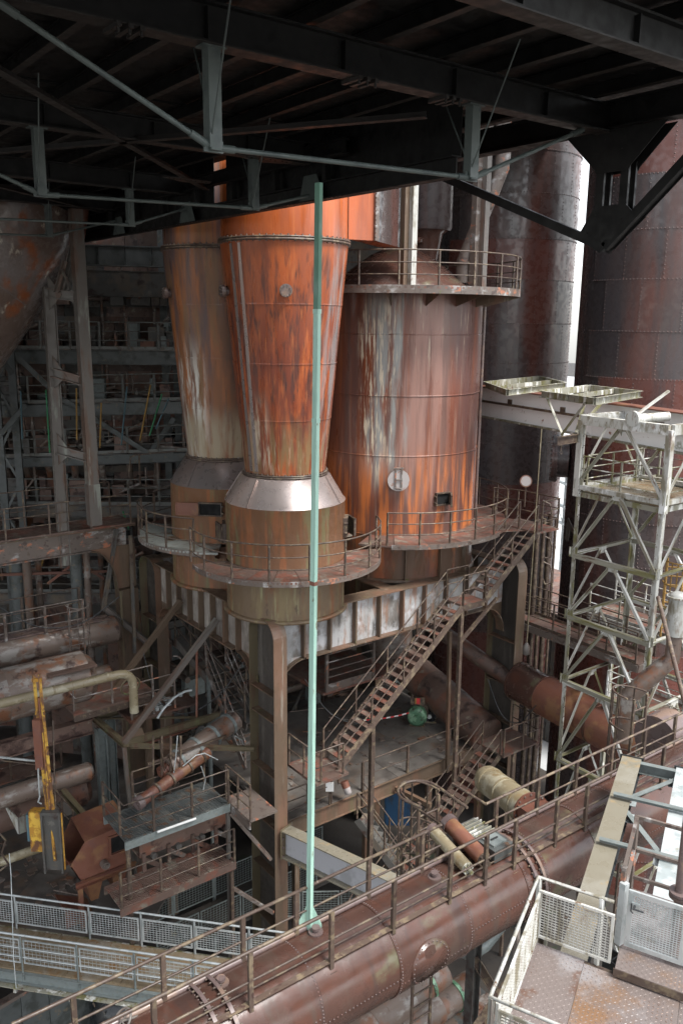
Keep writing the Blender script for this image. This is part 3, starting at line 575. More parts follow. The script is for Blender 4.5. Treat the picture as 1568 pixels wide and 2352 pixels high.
# packing ring beams under the vessels
for (u0, v0, u1, v1) in ((13.0, 20.4, 17.0, 20.62), (13.0, 22.5, 22.2, 22.8), (13.0, 25.2, 22.2, 25.5), (14.6, 20.7, 14.9, 27)):
    obj('cross_beam', MB().box((u0, v0, 10.9), (u1, v1, 11.38)), MAT['frame_brown'], pf)
# ---------------------------------------------------------------- stair from the low landing up to the round deck
ST = 18.5
sc_ = thing('steel_staircase', 'long brown two flight steel staircase climbing from the lower landing to the round deck', 'stairs', (14, ST, 6.85))
WD = .8
def sp(x, y): return pv(x, y, ST)
t0, t1, t2, t3 = V((22.3, ST + WD / 2, 12.95)), V((19.9, ST + WD / 2, 11.0)), V((18.9, ST + WD / 2, 11.0)), V((13.95, ST + WD / 2, 6.85))
stair(sc_, t1, t0, Y, WD, MAT['rust_rail'], MAT['deck_rust'], MAT['rust_rail'])
stair(sc_, t3, t2, Y, WD, MAT['rust_rail'], MAT['deck_rust'], MAT['rust_rail'])
obj('landing', MB().box((t2.x, ST, 10.93), (t1.x, ST + WD, 11.0)), MAT['deck_rust'], sc_)
for v in (ST, ST + WD): railing(sc_, [V((t2.x, v, 11.0)), V((t1.x, v, 11.0))], MAT['rust_rail'], h=1.0, spacing=.9, rails=(1.0, .5)); bar('stringer', (t2.x, v, 10.9), (t1.x, v, 10.9), .02, .2, MAT['rust_rail'], sc_)
bar('stair_post', (18.95, ST + .1, 10.85), (18.95, ST + .1, 4.6), .12, .12, MAT['rust_rail'], sc_)
bar('stair_post', (15.3, ST + .1, 7.8), (15.3, ST + .1, 2.0), .14, .14, MAT['rust_rail'], sc_)
bar('stay', (18.95, ST + .1, 9.7), (20.6, ST + .1, 10.9), .1, .1, MAT['rust_rail'], sc_)
# top stage joining stair and deck
obj('landing', MB().box((22.25, ST - .05, 12.9), (23.4, ST + 1.75, 12.97)), MAT['deck_rust'], sc_)
railing(sc_, [V((22.5, ST - .03, 12.97)), V((23.38, ST - .03, 12.97)), V((23.38, ST + 1.7, 12.97)), V((22.9, ST + 2.6, 12.97))], MAT['rust_rail'], h=1.05, spacing=.9, rails=(1.0, .66, .33))
obj('landing', MB().add([(21.2, 19.4, 12.93), (22.24, 18.9, 12.93), (23.3, 20.2, 12.93), (23.0, 21.6, 12.93), (22.2, 20.1, 12.93)], [(0, 1, 2, 3, 4)]), MAT['deck_rust'], sc_)
# low landing at the foot of the stair
obj('landing', MB().box((12.9, ST - .3, 6.72), (14.1, ST + 1.2, 6.8)), MAT['deck_rust'], sc_)
railing(sc_, [V((13.9, ST - .28, 6.8)), V((12.92, ST - .28, 6.8)), V((12.92, ST + 1.15, 6.8))], MAT['rust_rail'], h=1.0, spacing=.9, rails=(1.0, .5))
# ---------------------------------------------------------------- dark steel roof overhead
RB = 23.2
rf_ = thing('roof', 'dark steel roof overhead with green king posts and tie rods', 'roof', (5, 12, RB))
ROWS = [6.9, 10.0, 15.95, 21.8, 26.4, 31.5]
UE = {0: 13.3, 1: 13.3, 2: 11.0, 3: 11.0, 4: 11.0, 5: 11.0}
for i, v in enumerate(ROWS):
    u1 = UE[i]; dp = .42 if i != 1 else .46
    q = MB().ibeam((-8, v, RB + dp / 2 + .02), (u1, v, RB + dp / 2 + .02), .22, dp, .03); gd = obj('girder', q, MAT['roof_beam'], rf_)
    obj('flange_plate', MB().box((-8, v - .14, RB), (u1, v + .14, RB + .018)), MAT['roof_flange_lit'], gd)  # underside sheet whose paler colour carries the bounced light
    for u in [k * 2.05 + 1.3 for k in range(-3, 6)]:
        if u < u1: obj('web_stiffener', MB().box((u - .01, v - .1, RB + .04), (u + .01, v + .1, RB + dp - .04)), MAT['roof_beam'], rf_)
PB = RB + .55
us = [-7.2 + 1.18 * k for k in range(18)]
for k, u in enumerate(us):
    v1 = 14.8 if u > 11 else 33
    q = MB().ibeam((u, 4.8, PB + .1), (u, v1, PB + .1), .11, .2, .014); pu_ = obj('purlin', q, MAT['roof_beam'], rf_); obj('flange_plate', MB().box((u - .065, 4.8, PB - .014), (u + .065, v1, PB - .001)), MAT['roof_flange_lit'], pu_)
for k, u in enumerate(us):
    for (va, vb) in ((4.6, 8.4), (8.4, 12.2), (12.2, 16.0), (16.0, 20), (20, 24), (24, 28), (28, 33.2)):
        if u > 10.6 and va > 12.5: continue
        z = PB + .215 + .035 * (int(va / 3.8) % 2) + .004 * (k % 2)
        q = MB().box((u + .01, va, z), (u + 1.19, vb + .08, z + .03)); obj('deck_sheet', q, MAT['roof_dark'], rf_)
# under-trussed rows: king posts, tie rods and side stays
def king_post(u, v, ztop, zbot):
    k = thing_part = obj('king_post', MB().cbeam((u, v, zbot + .05), (u, v, ztop - .02), .16, .17, .018, up=X), MAT['roof_green'], rf_)
    q = MB().box((u - .16, v - .1, ztop - .02), (u + .16, v + .1, ztop)); q.box((u - .13, v - .02, zbot), (u + .13, v + .02, zbot + .14)); q.box((u - .07, v - .09, zbot + .02), (u + .07, v + .09, zbot + .05))
    obj('post_shoe', q, MAT['roof_green'], k)
    for sg in (-1, 1):
        q = MB().cyl((u + .05 * sg, v + sg * .06, zbot + .18), (u + .3 * sg, v + sg * 1.15, PB + .05), .013, 6); obj('stay', q, MAT['roof_green'], rf_)
def rods(v, pts, r=.034):
    for a, b in zip(pts, pts[1:]):
        a, b = V((a[0], v, a[1])), V((b[0], v, b[1])); d = (b - a).normalized()
        q = MB().cyl(a, b, r, 10); rd = obj('tie_rod', q, MAT['roof_green'], rf_)
        for e, s in ((a, 1), (b, -1)): obj('clevis', MB().cyl(e + d * s * .06, e + d * s * .32, r * 1.5, 8), MAT['roof_green'], rd)
rods(10.0, [(2.9, RB + .02), (5.46, 22.06), (10.0, 22.16), (12.6, RB)]); king_post(5.48, 10.0, RB, 22.0); king_post(9.96, 10.0, RB, 22.1)
rods(15.95, [(2.3, RB), (5.28, 22.1), (9.66, 22.22), (11.6, 22.75)]); king_post(5.28, 15.95, RB, 22.05); king_post(9.66, 15.95, RB, 22.18)
rods(21.8, [(2.3, RB), (5.28, 22.2), (9.48, 22.32), (11.2, 22.9)], .03); king_post(5.28, 21.8, RB, 22.15); king_post(9.48, 21.8, RB, 22.28)
rods(26.4, [(2.3, RB), (5.0, 22.2), (8.91, 22.32), (11.0, 22.9)], .03); king_post(5.0, 26.4, RB, 22.15); king_post(8.91, 26.4, RB, 22.28)
rods(31.5, [(2.3, RB), (5.0, 22.2), (8.7, 22.32), (11.0, 22.9)], .03); king_post(8.7, 31.5, RB, 22.28)
# horizontal wind bracing
for a, b in (((3.0, 11.9), (9.9, 19.3)), ((9.9, 19.3), (11.0, 20.5)), ((9.9, 11.0), (4.2, 20.9)), ((-2, 15), (4.5, 21.7)), ((4.5, 21.7), (10.8, 27))):
    q = MB().beam((*a, RB - .02), (*b, RB - .02), .16, .012); q.beam((*a, RB + .03), (*b, RB + .03), .012, .09); obj('wind_brace', q, MAT['roof_flange_lit'], rf_)
for (u, v) in ((9.9, 15.8), (4.5, 21.7), (9.9, 19.3)):
    q = MB().plate([(u - .75, v - .1, RB - .04), (u - .3, v - .28, RB - .04), (u + .5, v - .22, RB - .04), (u + .6, v + .1, RB - .04), (u, v + .3, RB - .04)], Z, .012); gp = obj('gusset_plate', q, MAT['roof_flange_lit'], rf_)
    q = MB()
    for k in range(8): q.dome((u - .55 + .14 * k, v - .12 + .05 * (k % 2), RB - .04), -Z, .022)
    obj('rivets', q, MAT['roof_beam'], gp, kind='stuff')
# bolt clamps under row one
for u in (7.6, 4.2, 9.2):
    q = MB()
    for k in range(3): q.box((u + .14 * k, 9.8, RB - .05), (u + .14 * k + .06, 10.2, RB)); q.cyl((u + .14 * k + .03, 9.84, RB - .11), (u + .14 * k + .03, 9.84, RB), .018, 6)
    obj('beam_clamp', q, MAT['roof_flange_lit'], rf_)
# stepped far edge: lower chord girder with openings above it
q = MB().ibeam((11.2, 11.6, 22.66), (11.2, 33, 22.66), .24, .36, .03); obj('edge_chord', q, MAT['roof_beam'], rf_)
q = MB().ibeam((11.0, 14.6, 23.4), (11.0, 33, 23.4), .2, .3, .03); obj('edge_beam', q, MAT['roof_beam'], rf_)
for k in range(9): obj('edge_post', MB().cbeam((11.1, 15.4 + 1.95 * k, 22.84), (11.1, 15.4 + 1.95 * k, 23.3), .12, .14, .015, up=X), MAT['roof_beam'], rf_)
for a_, b_ in ((11.6, 19.95), (20.6, 33)): obj('edge_plate', MB().box((11.28, a_, 22.8), (11.3, b_, 24.0)), MAT['roof_dark'], rf_)
q = MB()
for k in range(120): q.dome((11.08, 14.8 + .15 * k, 22.48), -Z, .022)
obj('rivets', q, MAT['roof_beam'], rf_, kind='stuff')
for v in (16.0, 21.8, 26.4): q = MB().plate([(11.04, v - .6, 22.5), (11.04, v + .3, 22.5), (11.04, v + .12, 23.0), (11.04, v - .35, 23.0)], -X, .014); obj('gusset_plate', q, MAT['roof_green'], rf_)
# near edge: riveted under-truss hanging below the roof corner
UX = 13.3
q = MB().ibeam((UX, 4.6, 23.5), (UX, 15.2, 23.5), .3, .46, .03); obj('edge_beam', q, MAT['roof_beam'], rf_)
tr = [(9.83, 21.3), (14.9, 23.3), (7.3, 23.55)]
n0, n1, n2 = [V((UX, *p)) for p in tr]
for a, b in ((n0, n1), (n0, n2)):
    for sg in (-1, 1): bar('truss_chord', a + X * .1 * sg, b + X * .1 * sg, .09, .16, MAT['roof_beam'], rf_, sect='l' if sg > 0 else 'box')
    d = (b - a).normalized(); q = MB().beam(a - X * .0, b, .28, .02); obj('chord_plate', q, MAT['roof_beam'], rf_)
for sg in (-1, 1):
    xo = UX + .13 * sg
    P = lambda v, z: (xo, v, z)
    q = MB().plate([P(10.8, 23.24), P(8.75, 23.24), P(9.4, 22.62), P(9.44, 22.55), P(10.1, 22.55), P(10.14, 22.62)], X * sg, .014); g1 = obj('gusset_plate', q, MAT['roof_beam'], rf_)
    q = MB().plate([P(10.42, 21.5), P(9.9, 21.2), P(9.2, 21.78), P(9.45, 22.0), P(10.08, 22.0)], X * sg, .014); g2 = obj('gusset_plate', q, MAT['roof_beam'], rf_)
    q = MB()
    for (v, z) in ((10.3, 23.1), (10.0, 22.9), (9.6, 22.9), (9.2, 23.1), (9.6, 22.7), (10.0, 22.7), (9.95, 23.1), (9.55, 23.1)): q.dome(P(v, z), X * sg, .03)
    obj('rivets', q, MAT['roof_beam'], g1, kind='stuff')
    q = MB()
    for (v, z) in ((10.2, 21.55), (10.0, 21.4), (9.7, 21.5), (9.5, 21.75), (9.9, 21.7), (9.75, 21.85), (10.05, 21.85)): q.dome(P(v, z), X * sg, .03)
    obj('rivets', q, MAT['roof_beam'], g2, kind='stuff')
    bar('truss_post', (UX + .1 * sg, 10.02, 21.9), (UX + .1 * sg, 10.02, 22.7), .05, .16, MAT['roof_beam'], rf_, up=Y)
    bar('truss_post', (UX + .1 * sg, 9.52, 21.9), (UX + .1 * sg, 9.52, 22.7), .05, .16, MAT['roof_beam'], rf_, up=Y)
# ---------------------------------------------------------------- foreground gas main with a railed walkway on top
PV, PZ_, PR = 9.53, 9.59, .78
gp_ = thing('gas_main', 'large riveted brown gas main with a railed walkway, crossing the foreground', 'pipe', (10, PV, PZ_))
cuts = [2.2, 3.6, 4.66, 5.05, 6.35, 7.95, 9.5, 11.05, 11.55, 13.05, 14.2, 15.9, 17.5, 19.1, 20.7, 22.3]
def xtube(u0, u1, r, n=40):
    q = MB(); vs = []; fs = []
    for u in (u0, u1): vs += [(u, PV + r * math.cos(2 * math.pi * k / n), PZ_ + r * math.sin(2 * math.pi * k / n)) for k in range(n)]
    for k in range(n): fs.append((k, n + k, n + (k + 1) % n, (k + 1) % n))
    q.add(vs, fs, True)
    for u, s in ((u0, 1), (u1, -1)):
        ring = [(u, PV + rr * math.cos(2 * math.pi * k / n), PZ_ + rr * math.sin(2 * math.pi * k / n)) for rr in (r, r - .014) for k in range(n)]
        q.add(ring, [(k, (k + 1) % n, n + (k + 1) % n, n + k) for k in range(n)])
    return q
def ang_p(u, deg, r): return V((u, PV + r * math.cos(R(deg)), PZ_ + r * math.sin(R(deg))))
for i, (a, b) in enumerate(zip(cuts, cuts[1:])):
    r = PR + (.012 if i % 2 else 0)
    pl = obj('pipe_plate', xtube(a - (.05 if i % 2 else 0), b + (.05 if i % 2 else 0), r), MAT['pipe_brown'], gp_)
    q = MB()
    if i % 2:
        for u in (a - .015, b + .015):
            for deg in range(60, 300, 4): d = V((0, math.cos(R(deg)), math.sin(R(deg)))); q.dome(ang_p(u, deg, r), d, .014, 1.0)
    deg = 172 + (i % 3) * 9; n = int((b - a) / .075)
    for k in range(n): d = V((0, math.cos(R(deg)), math.sin(R(deg)))); q.dome(ang_p(a + .05 + .075 * k, deg, PR + .012), d, .013, 1.0)
    obj('rivets', q, MAT['rivet_glint'], pl, kind='stuff')
# flanged joint rings
for u in (4.72, 5.0, 11.22, 11.42):
    q = xtube(u - .03, u + .03, PR + .075, 44); q.add([], []); fl = obj('flange', q, MAT['pipe_mauve'], gp_)
    q = MB()
    for k in range(40): p = ang_p(u, k * 9, PR + .045); q.cyl(p - X * .07, p + X * .07, .016, 6)
    obj('bolts', q, MAT['rust_rail'], fl, kind='stuff')
# oval patch plate
q = MB(); c = []; n = 28
for k in range(n): c.append((8.55 + .42 * math.cos(2 * math.pi * k / n), 183 + 30 * math.sin(2 * math.pi * k / n)))
q.add([ang_p(u, d, PR + .03) for u, d in c] + [ang_p(u, d, PR) for u, d in c] + [ang_p(8.55, 183, PR + .03)], [(k, (k + 1) % n, 2 * n) for k in range(n)] + [(k, n + k, n + (k + 1) % n, (k + 1) % n) for k in range(n)], True)
pt = obj('patch_plate', q, MAT['pipe_brown'], gp_); q = MB()
for k in range(n): u, dg = 8.55 + .38 * math.cos(2 * math.pi * k / n), 183 + 27 * math.sin(2 * math.pi * k / n); q.dome(ang_p(u, dg, PR + .03), V((0, math.cos(R(dg)), math.sin(R(dg)))), .014, 1.0)
obj('rivets', q, MAT['rivet_glint'], pt, kind='stuff')
NEAR = [2.4, 3.8, 5.28, 6.72, 7.97, 9.23, 10.1, 10.86, 12.01, 12.91, 14.2, 15.5, 16.8, 18.1]
FAR = [3.0, 4.3, 5.62, 6.6, 8.08, 9.3]
FAR2 = [11.2, 12.4, 13.6, 14.8, 16.0, 17.2]
NV, FV = 9.05, 9.84; NZ, FZ = 10.2, 10.3
wr = MAT['rust_rail']
nr = obj('near_railing', MB().tube([(2.2, NV, NZ + 1.0), (18.2, NV, NZ + 1.0)], .028, 8), MAT['rust_rail'], gp_)
for z, r in ((.5, .02),): obj('mid_rail', MB().tube([(2.2, NV, NZ + z), (18.2, NV, NZ + z)], r, 6), wr, nr)
obj('kerb_angle', MB().abeam((2.2, NV + .03, NZ + .06), (18.2, NV + .03, NZ + .06), .1, .014, up=Z), wr, nr)
obj('kerb_rail', MB().tube([(2.2, NV + .16, NZ + .2), (18.2, NV + .16, NZ + .2)], .016, 6), wr, nr)
me = unit('post_t', wr, lambda: MB().cbeam((0, 0, 0), (0, 0, 1), .06, .07, .012, up=X))
def pposts(us, v, z, par, h):
    for u in us:
        o = place('post', me, (u, v, z - .05), par); o.scale = (1, 1, h + .05)
        obj('foot_plate', MB().box((u - .06, v - .07, z - .08), (u + .06, v + .05, z - .05)), wr, par)
pposts(NEAR, NV, NZ, nr, 1.0)
for nm, US, e0, e1, gate in (('far_railing', FAR, 2.2, 9.75, 1), ('far_railing', FAR2, 10.9, 18.0, -1)):
    fr = obj(nm, MB().tube([(e0, FV, FZ + .8), (e1, FV, FZ + .8)] + ([(e1, FV + .75, FZ + .8)] if gate == 1 else []), .028, 8), wr, gp_)
    obj('mid_rail', MB().tube([(e0, FV, FZ + .38), (e1, FV, FZ + .38)], .02, 6), wr, fr); pposts(US, FV, FZ, fr, .8)
    if gate == -1: obj('end_rail', MB().tube([(e0, FV, FZ + .8), (e0, FV + .9, FZ + .8)], .026, 6), wr, fr)
# thin gas line clipped along the walkway, with valve wheel
q = MB().tube([(2.2, FV + .02, FZ + .03), (9.9, FV + .02, FZ + .06), (18, FV + .02, FZ + .06)], .05, 10)
gl = obj('gas_line', q, MAT['pipe_mauve'], gp_)
q = MB().tube([V((3.62, 9.75, 10.42)) + V((0, .2 * math.cos(t), .2 * math.sin(t) * .8)) * .75 + X * .12 * math.sin(t) for t in [2 * math.pi * k / 20 for k in range(20)]], .018, 6, closed=True)
c0 = V((3.62, 9.75, 10.42))
for k in range(4):
    t = math.pi / 2 * k; q.cyl(c0, c0 + V((0, .2 * math.cos(t), .2 * math.sin(t) * .8)) * .75 + X * .12 * math.sin(t), .012, 5)
q.cyl(c0, c0 + V((.25, .05, -.1)), .02, 6); obj('valve_wheel', q, MAT['trestle_grey'], gp_)
for u, v in ((5.1, 9.6), (9.35, 9.55), (6.85, 9.65)):
    q = MB().cyl((u, v, 10.33), (u, v, 10.39), .12, 16); q.cyl((u, v, 10.39), (u, v, 10.43), .05, 10); q.cyl((u, v, 10.43), (u, v, 10.47), .07, 10); obj('inspection_cap', q, MAT['pipe_mauve'], gp_)
# machinery on the walkway: two cylinders, gearbox, damper head
mc = thing('damper_cylinders', 'pair of pale and red hydraulic cylinders lying across the gas main', 'machine', (10.05, 9.6, 10.4))
for u, m, r, L in ((9.75, 'pipe_lagged', .115, 1.0), (10.17, 'hopper_rust', .15, 1.05)):
    a, b = V((u + .25, 10.25, 10.62)), V((u + .12, 9.28, 10.5)); q = MB().cyl(a, b, r, 20); c = obj('cylinder', q, MAT[m], mc); d = (b - a).normalized()
    obj('end_cap', MB().cyl(a - d * .12, a, r * 1.15, 20), MAT['pipe_mauve'], c); q = MB().cyl(b, b + d * .03, r * .92, 20); q.cyl(b, b + d * .16, r * .35, 8)
    for k in range(8): q.cyl(b + Z * r * .8 * math.sin(k * .785) + X * r * .8 * math.cos(k * .785), b + d * .07 + Z * r * .8 * math.sin(k * .785) + X * r * .8 * math.cos(k * .785), .02, 6)
    obj('end_flange', q, MAT['rust_rail'] if m != 'pipe_lagged' else MAT['olive_white'], c)
    for t in (.25, .75): p = a + (b - a) * t; obj('saddle', MB().box((p.x - .12, p.y - .03, 10.3), (p.x + .12, p.y + .03, p.z - r * .7)), MAT['rust_rail'], c)
gb = thing('gearbox', 'grey ribbed gearbox cover on the gas main beside the red cylinder', 'machine', (10.75, 9.6, 10.4))
q = MB().box((10.5, 9.2, 10.36), (11.0, 10.2, 10.6)); obj('case', q, MAT['grating_dark'], gb)
obj('cover_plate', MB().box((10.58, 9.3, 10.6), (10.92, 9.62, 10.63)), MAT['galv_dull'], gb)
q = MB().box((10.66, 9.44, 10.63), (10.84, 9.47, 10.65)); obj('slot', q, MAT['beam_black'], gb)
for k in range(6): obj('rib', MB().box((10.49, 9.68 + .085 * k, 10.6), (11.01, 9.7 + .085 * k, 10.64)), MAT['olive_white'], gb)
lg = thing('lagged_drum', 'long buff lagged drum stretching from the gas main towards the lower stair', 'tank', (13.0, 11.5, 9.6))
a, b = pv(1215, 1862, 10.6), pv(1118, 1790, 12.4); d = (b - a).normalized()
q = MB().tube([a - d * .05, a, b, b + d * .16, b + d * .22], [.3, .33, .33, .26, .05], 28); obj('drum', q, MAT['pipe_lagged'], lg)
for t in (.2, .55, .9): p = a + (b - a) * t; obj('band', MB().cyl(p - d * .03, p + d * .03, .345, 28), MAT['pipe_lagged'], lg)
bx = thing('valve_housing', 'dark red square valve housing at the end of the buff lagged drum', 'machine', a)
q = MB().obb(a - d * .35 - Z * .2, d * .3, d.cross(Z).normalized() * .34, Z * .42); obj('housing', q, MAT['hopper_rust'], bx)
q = MB().cyl(a - d * .08, a - d * .04, .42, 24); fl = obj('flange', q, MAT['hopper_rust'], bx); q = MB(); s_ = d.cross(Z).normalized(); up_ = s_.cross(d)
for k in range(16): p = a - d * .1 + (s_ * math.cos(k * .3927) + up_ * math.sin(k * .3927)) * .38; q.cyl(p, p + d * .1, .022, 6)
obj('bolts', q, MAT['kick_worn'], fl, kind='stuff')
# caged ladder head beside the walkway
cl = thing('caged_ladder', 'dark brown caged ladder rising through a gap in the gas main walkway', 'ladder', (10.2, 10.7, 8))
ladder(cl, (10.05, 10.5, 6.0), (10.05, 10.5, 11.2), X, MAT['rust_rail'], wid=.5, cage=Y)
q = MB().tube([V((9.72, 10.35, 11.2))] + [V((10.05 + .42 * math.cos(t), 10.75 + .42 * math.sin(t), 11.2)) for t in [math.pi - math.pi * k / 12 for k in range(13)]] + [V((10.47, 9.9, 11.15))], .03, 6); obj('hand_hoop', q, MAT['rust_rail'], cl)
cl2 = thing('caged_ladder', 'rusty caged ladder head at the far end of the gas main, by the white tower', 'ladder', (16.5, 11.5, 7))
p = pv(1440, 1640, 10.6)
ladder(cl2, (p.x, 10.3, 5.5), (p.x, 10.3, p.z + .55), X, MAT['rust_rail'], wid=.5, cage=Y)
# ---------------------------------------------------------------- mint green box pole
gpz = 10.34
gpole = thing('green_pole', 'tall slim mint green box pole standing on the gas main', 'pole', (6.83, 9.8, gpz))
top = pd(732, 420, 12.0)
def pole_seg(z0, z1, m, w):
    f = lambda z: V((6.83, 9.8, gpz)) + (top - V((6.83, 9.8, gpz))) * ((z - gpz) / (top.z - gpz))
    q = MB().beam(f(z0), f(z1), w, w * .72, up=X + Y * .2); return obj('pole_section', q, MAT[m], gpole)
pole_seg(gpz, 16.2, 'mint_paint', .092); pole_seg(16.2, 18.6, 'mint_paint', .090); s1 = pole_seg(18.6, 20.1, 'mint_paint', .088); pole_seg(20.1, top.z, 'green_dark', .088)
for z in (16.2, 18.6, 20.1):
    f = V((6.83, 9.8, gpz)) + (top - V((6.83, 9.8, gpz))) * ((z - gpz) / (top.z - gpz)); obj('splice', MB().beam(f - Z * .03, f + Z * .03, .096, .076, up=X + Y * .2), MAT['mint_paint'] if z != 16.2 else MAT['hopper_rust'], gpole)
for sg in (-1, 1):
    b = V((6.83, 9.8, gpz)); e = V((.8, -.6, 0)) * sg
    q = MB().plate([b + e * .04 + Z * .45, b + e * .05, b + e * .2 - Z * .02, b + e * .2 + Z * .08], V((.6, .8, 0)), .016); obj('foot_gusset', q, MAT['mint_paint'], gpole)
# ---------------------------------------------------------------- chequer plate platform, lower right
E1 = V((-.887, -.462, 0)); E2 = V((.40, -.916, 0)); PBZ = 11.72
OB = V((8.22, 6.42, 0))
def PL(a, b, z): return OB + E1 * a + E2 * b + Z * z
pf2 = thing('platform', 'chequer plate platform with white mesh railing and gate in the lower right corner', 'platform', PL(0, 0, PBZ))
def cheq(t, a0, a1, b0, b1, z, dirn=1, pitch=.055):
    q = MB().add([PL(a, b, zz) for zz in (z, z - .012) for a, b in ((a0, b0), (a1, b0), (a1, b1), (a0, b1))], [(0, 1, 2, 3), (7, 6, 5, 4), (0, 4, 5, 1), (1, 5, 6, 2), (2, 6, 7, 3), (3, 7, 4, 0)])
    o = obj('chequer_plate', q, MAT['chequer'], t); q = MB(); na, nb = int((a1 - a0) / pitch), int((b1 - b0) / pitch)
    for i in range(na):
        for j in range(nb):
            ca, cb = a0 + pitch * (i + .5), b0 + pitch * (j + .5); s = 1 if (i + j) % 2 else -1
            da, db = .021 * .707, .021 * .707 * s; wa, wb = -.008 * .707 * s, .008 * .707
            P0 = [PL(ca + x * da + y * wa, cb + x * db + y * wb, z + .0005) for x, y in ((-1, 0), (0, -1), (1, 0), (0, 1))] + [PL(ca, cb, z + .0042)]
            q.add(P0, [(0, 1, 4), (1, 2, 4), (2, 3, 4), (3, 0, 4)])
    obj('chequer_bars', q, MAT['chequer'], o, kind='stuff')
cheq(pf2, .03, 3.0, .03, .70, PBZ); cheq(pf2, .1, 3.0, .705, 1.9, PBZ + .004); cheq(pf2, .1, 3.0, 1.905, 3.2, PBZ)
for (a0, b0, a1, b1) in ((.05, .02, .05, 1.05), (0.02, .05, 3.0, .05), (1.2, .05, 1.2, 3.2), (2.4, .05, 2.4, 3.2), (.1, 1.05, .1, 3.2)): bar('floor_beam', PL(a0, b0, PBZ - .09), PL(a1, b1, PBZ - .09), .07, .14, MAT['rust_rail'], pf2, sect='c')
cheq(pf2, -1.6, .16, 1.10, 1.98, PBZ + .15, pitch=.05)
obj('step_riser', MB().add([PL(.165, b, z) for b in (1.08, 2.0) for z in (PBZ + .03, PBZ + .14)] + [PL(.145, b, z) for b in (1.08, 2.0) for z in (PBZ + .03, PBZ + .14)], [(0, 1, 3, 2), (4, 6, 7, 5), (1, 5, 7, 3), (0, 2, 6, 4), (0, 4, 5, 1), (2, 3, 7, 6)]), MAT['rust_rail'], pf2)
def mesh_panel(t, a, b, zb, zt, m, name='mesh_panel', nx=None, pitch=.05, fr=.035, wire=.009):
    """framed grille between two plan points; woven wires as one mesh"""
    a, b = V(a), V(b); d = (b - a); L = d.length; d.normalize(); n_ = d.cross(Z); h = zt - zb
    q = MB()
    for z in (zb + fr / 2, zt - fr / 2): q.obb((a + b) / 2 + Z * z, d * (L / 2), n_ * .016, Z * fr / 2)
    for e in (fr / 2, L - fr / 2): q.obb(a + d * e + Z * (zb + zt) / 2, d * fr / 2, n_ * .0158, Z * (h / 2 - fr))
    p = obj(name, q, m, t)
    q = MB(); nx = nx or int((L - 2 * fr) / pitch); nz = max(3, int((h - 2 * fr) / (pitch * .78)))
    for k in range(1, nx): q.obb(a + d * (fr + (L - 2 * fr) * k / nx) + Z * (zb + zt) / 2, d * wire * .6, n_ * .003, Z * (h / 2 - fr))
    for k in range(1, nz): q.obb((a + b) / 2 + Z * (zb + fr + (h - 2 * fr) * k / nz), d * (L / 2 - fr), n_ * .006, Z * wire * .55)
    obj('wire_mesh', q, m, p, kind='stuff'); return p
mesh_panel(pf2, PL(.06, .05, 0), PL(.06, 1.03, 0), PBZ + .12, PBZ + .84, MAT['white_worn'])
mesh_panel(pf2, PL(.12, .06, 0), PL(2.22, .06, 0), PBZ + .12, PBZ + .84, MAT['white_worn'])
mesh_panel(pf2, PL(2.3, .1, 0), PL(2.3, 1.3, 0), PBZ + .12, PBZ + .84, MAT['white_worn'])
rt = PBZ + .98
obj('handrail', MB().tube([PL(2.32, 1.4, rt), PL(2.32, 0, rt), PL(0, 0, rt), PL(0, 1.0, rt)], .028, 4), MAT['white_worn'], pf2)
for a, b in ((0, 0.02), (2.32, .02), (1.1, .0), (0, .85), (2.32, 1.2)): bar('post', PL(a, b, PBZ - .05), PL(a, b, rt), .05, .05, MAT['white_worn'] if a < 1 else MAT['trestle_grey'], pf2)
for a in (.55, 1.7): bar('panel_clip', PL(a, 0, PBZ + .5), PL(a, .07, PBZ + .5), .04, .03, MAT['white_worn'], pf2)
# gate
GA = -.31; z0 = PBZ + .17
bar('gate_post', PL(GA, 1.08, z0), PL(GA, 1.08, z0 + .92), .09, .09, MAT['galvanized'], pf2)
bar('gate_post', PL(GA, 1.95, z0), PL(GA, 1.95, z0 + .92), .09, .09, MAT['galvanized'], pf2)
gt = mesh_panel(pf2, PL(GA + .05, 1.15, 0), PL(GA + .05, 1.89, 0), z0 + .04, z0 + .88, MAT['galvanized'], 'gate', pitch=.04, fr=.065)
q = MB().obb(PL(GA + .08, 1.25, z0 + .66), E2 * .05, E1 * .006, Z * .07); obj('lock_plate', q, MAT['galvanized'], gt)
q = MB().cyl(PL(GA + .08, 1.24, z0 + .69), PL(GA + .16, 1.24, z0 + .69), .014, 8); q.cyl(PL(GA + .16, 1.22, z0 + .69), PL(GA + .16, 1.36, z0 + .69), .012, 8); q.tube([PL(GA + .1, 1.2, z0 + .72), PL(GA + .12, 1.2, z0 + .62), PL(GA + .12, 1.23, z0 + .60)], .01, 6); obj('handle', q, MAT['beam_black'], gt)
# rusty guard rails of the stage beyond the gate
sg_ = thing('guard_rail', 'rust spotted guard rail frame behind the white mesh gate', 'railing', PL(-1.5, 1.1, PBZ))
for b in (1.06, 2.02):
    for a in (-.35, -1.65): bar('post', PL(a, b, PBZ + .1), PL(a, b, PBZ + 1.3), .06, .05, MAT['kick_worn'], sg_)
    for z in (1.28, .75): bar('rail', PL(-.3, b, PBZ + z), PL(-1.68, b, PBZ + z), .05, .04, MAT['kick_worn'], sg_)
for z in (1.28, .75, .3): bar('rail', PL(-1.66, 1.06, PBZ + z), PL(-1.66, 2.02, PBZ + z), .04, .05, MAT['kick_worn'], sg_)
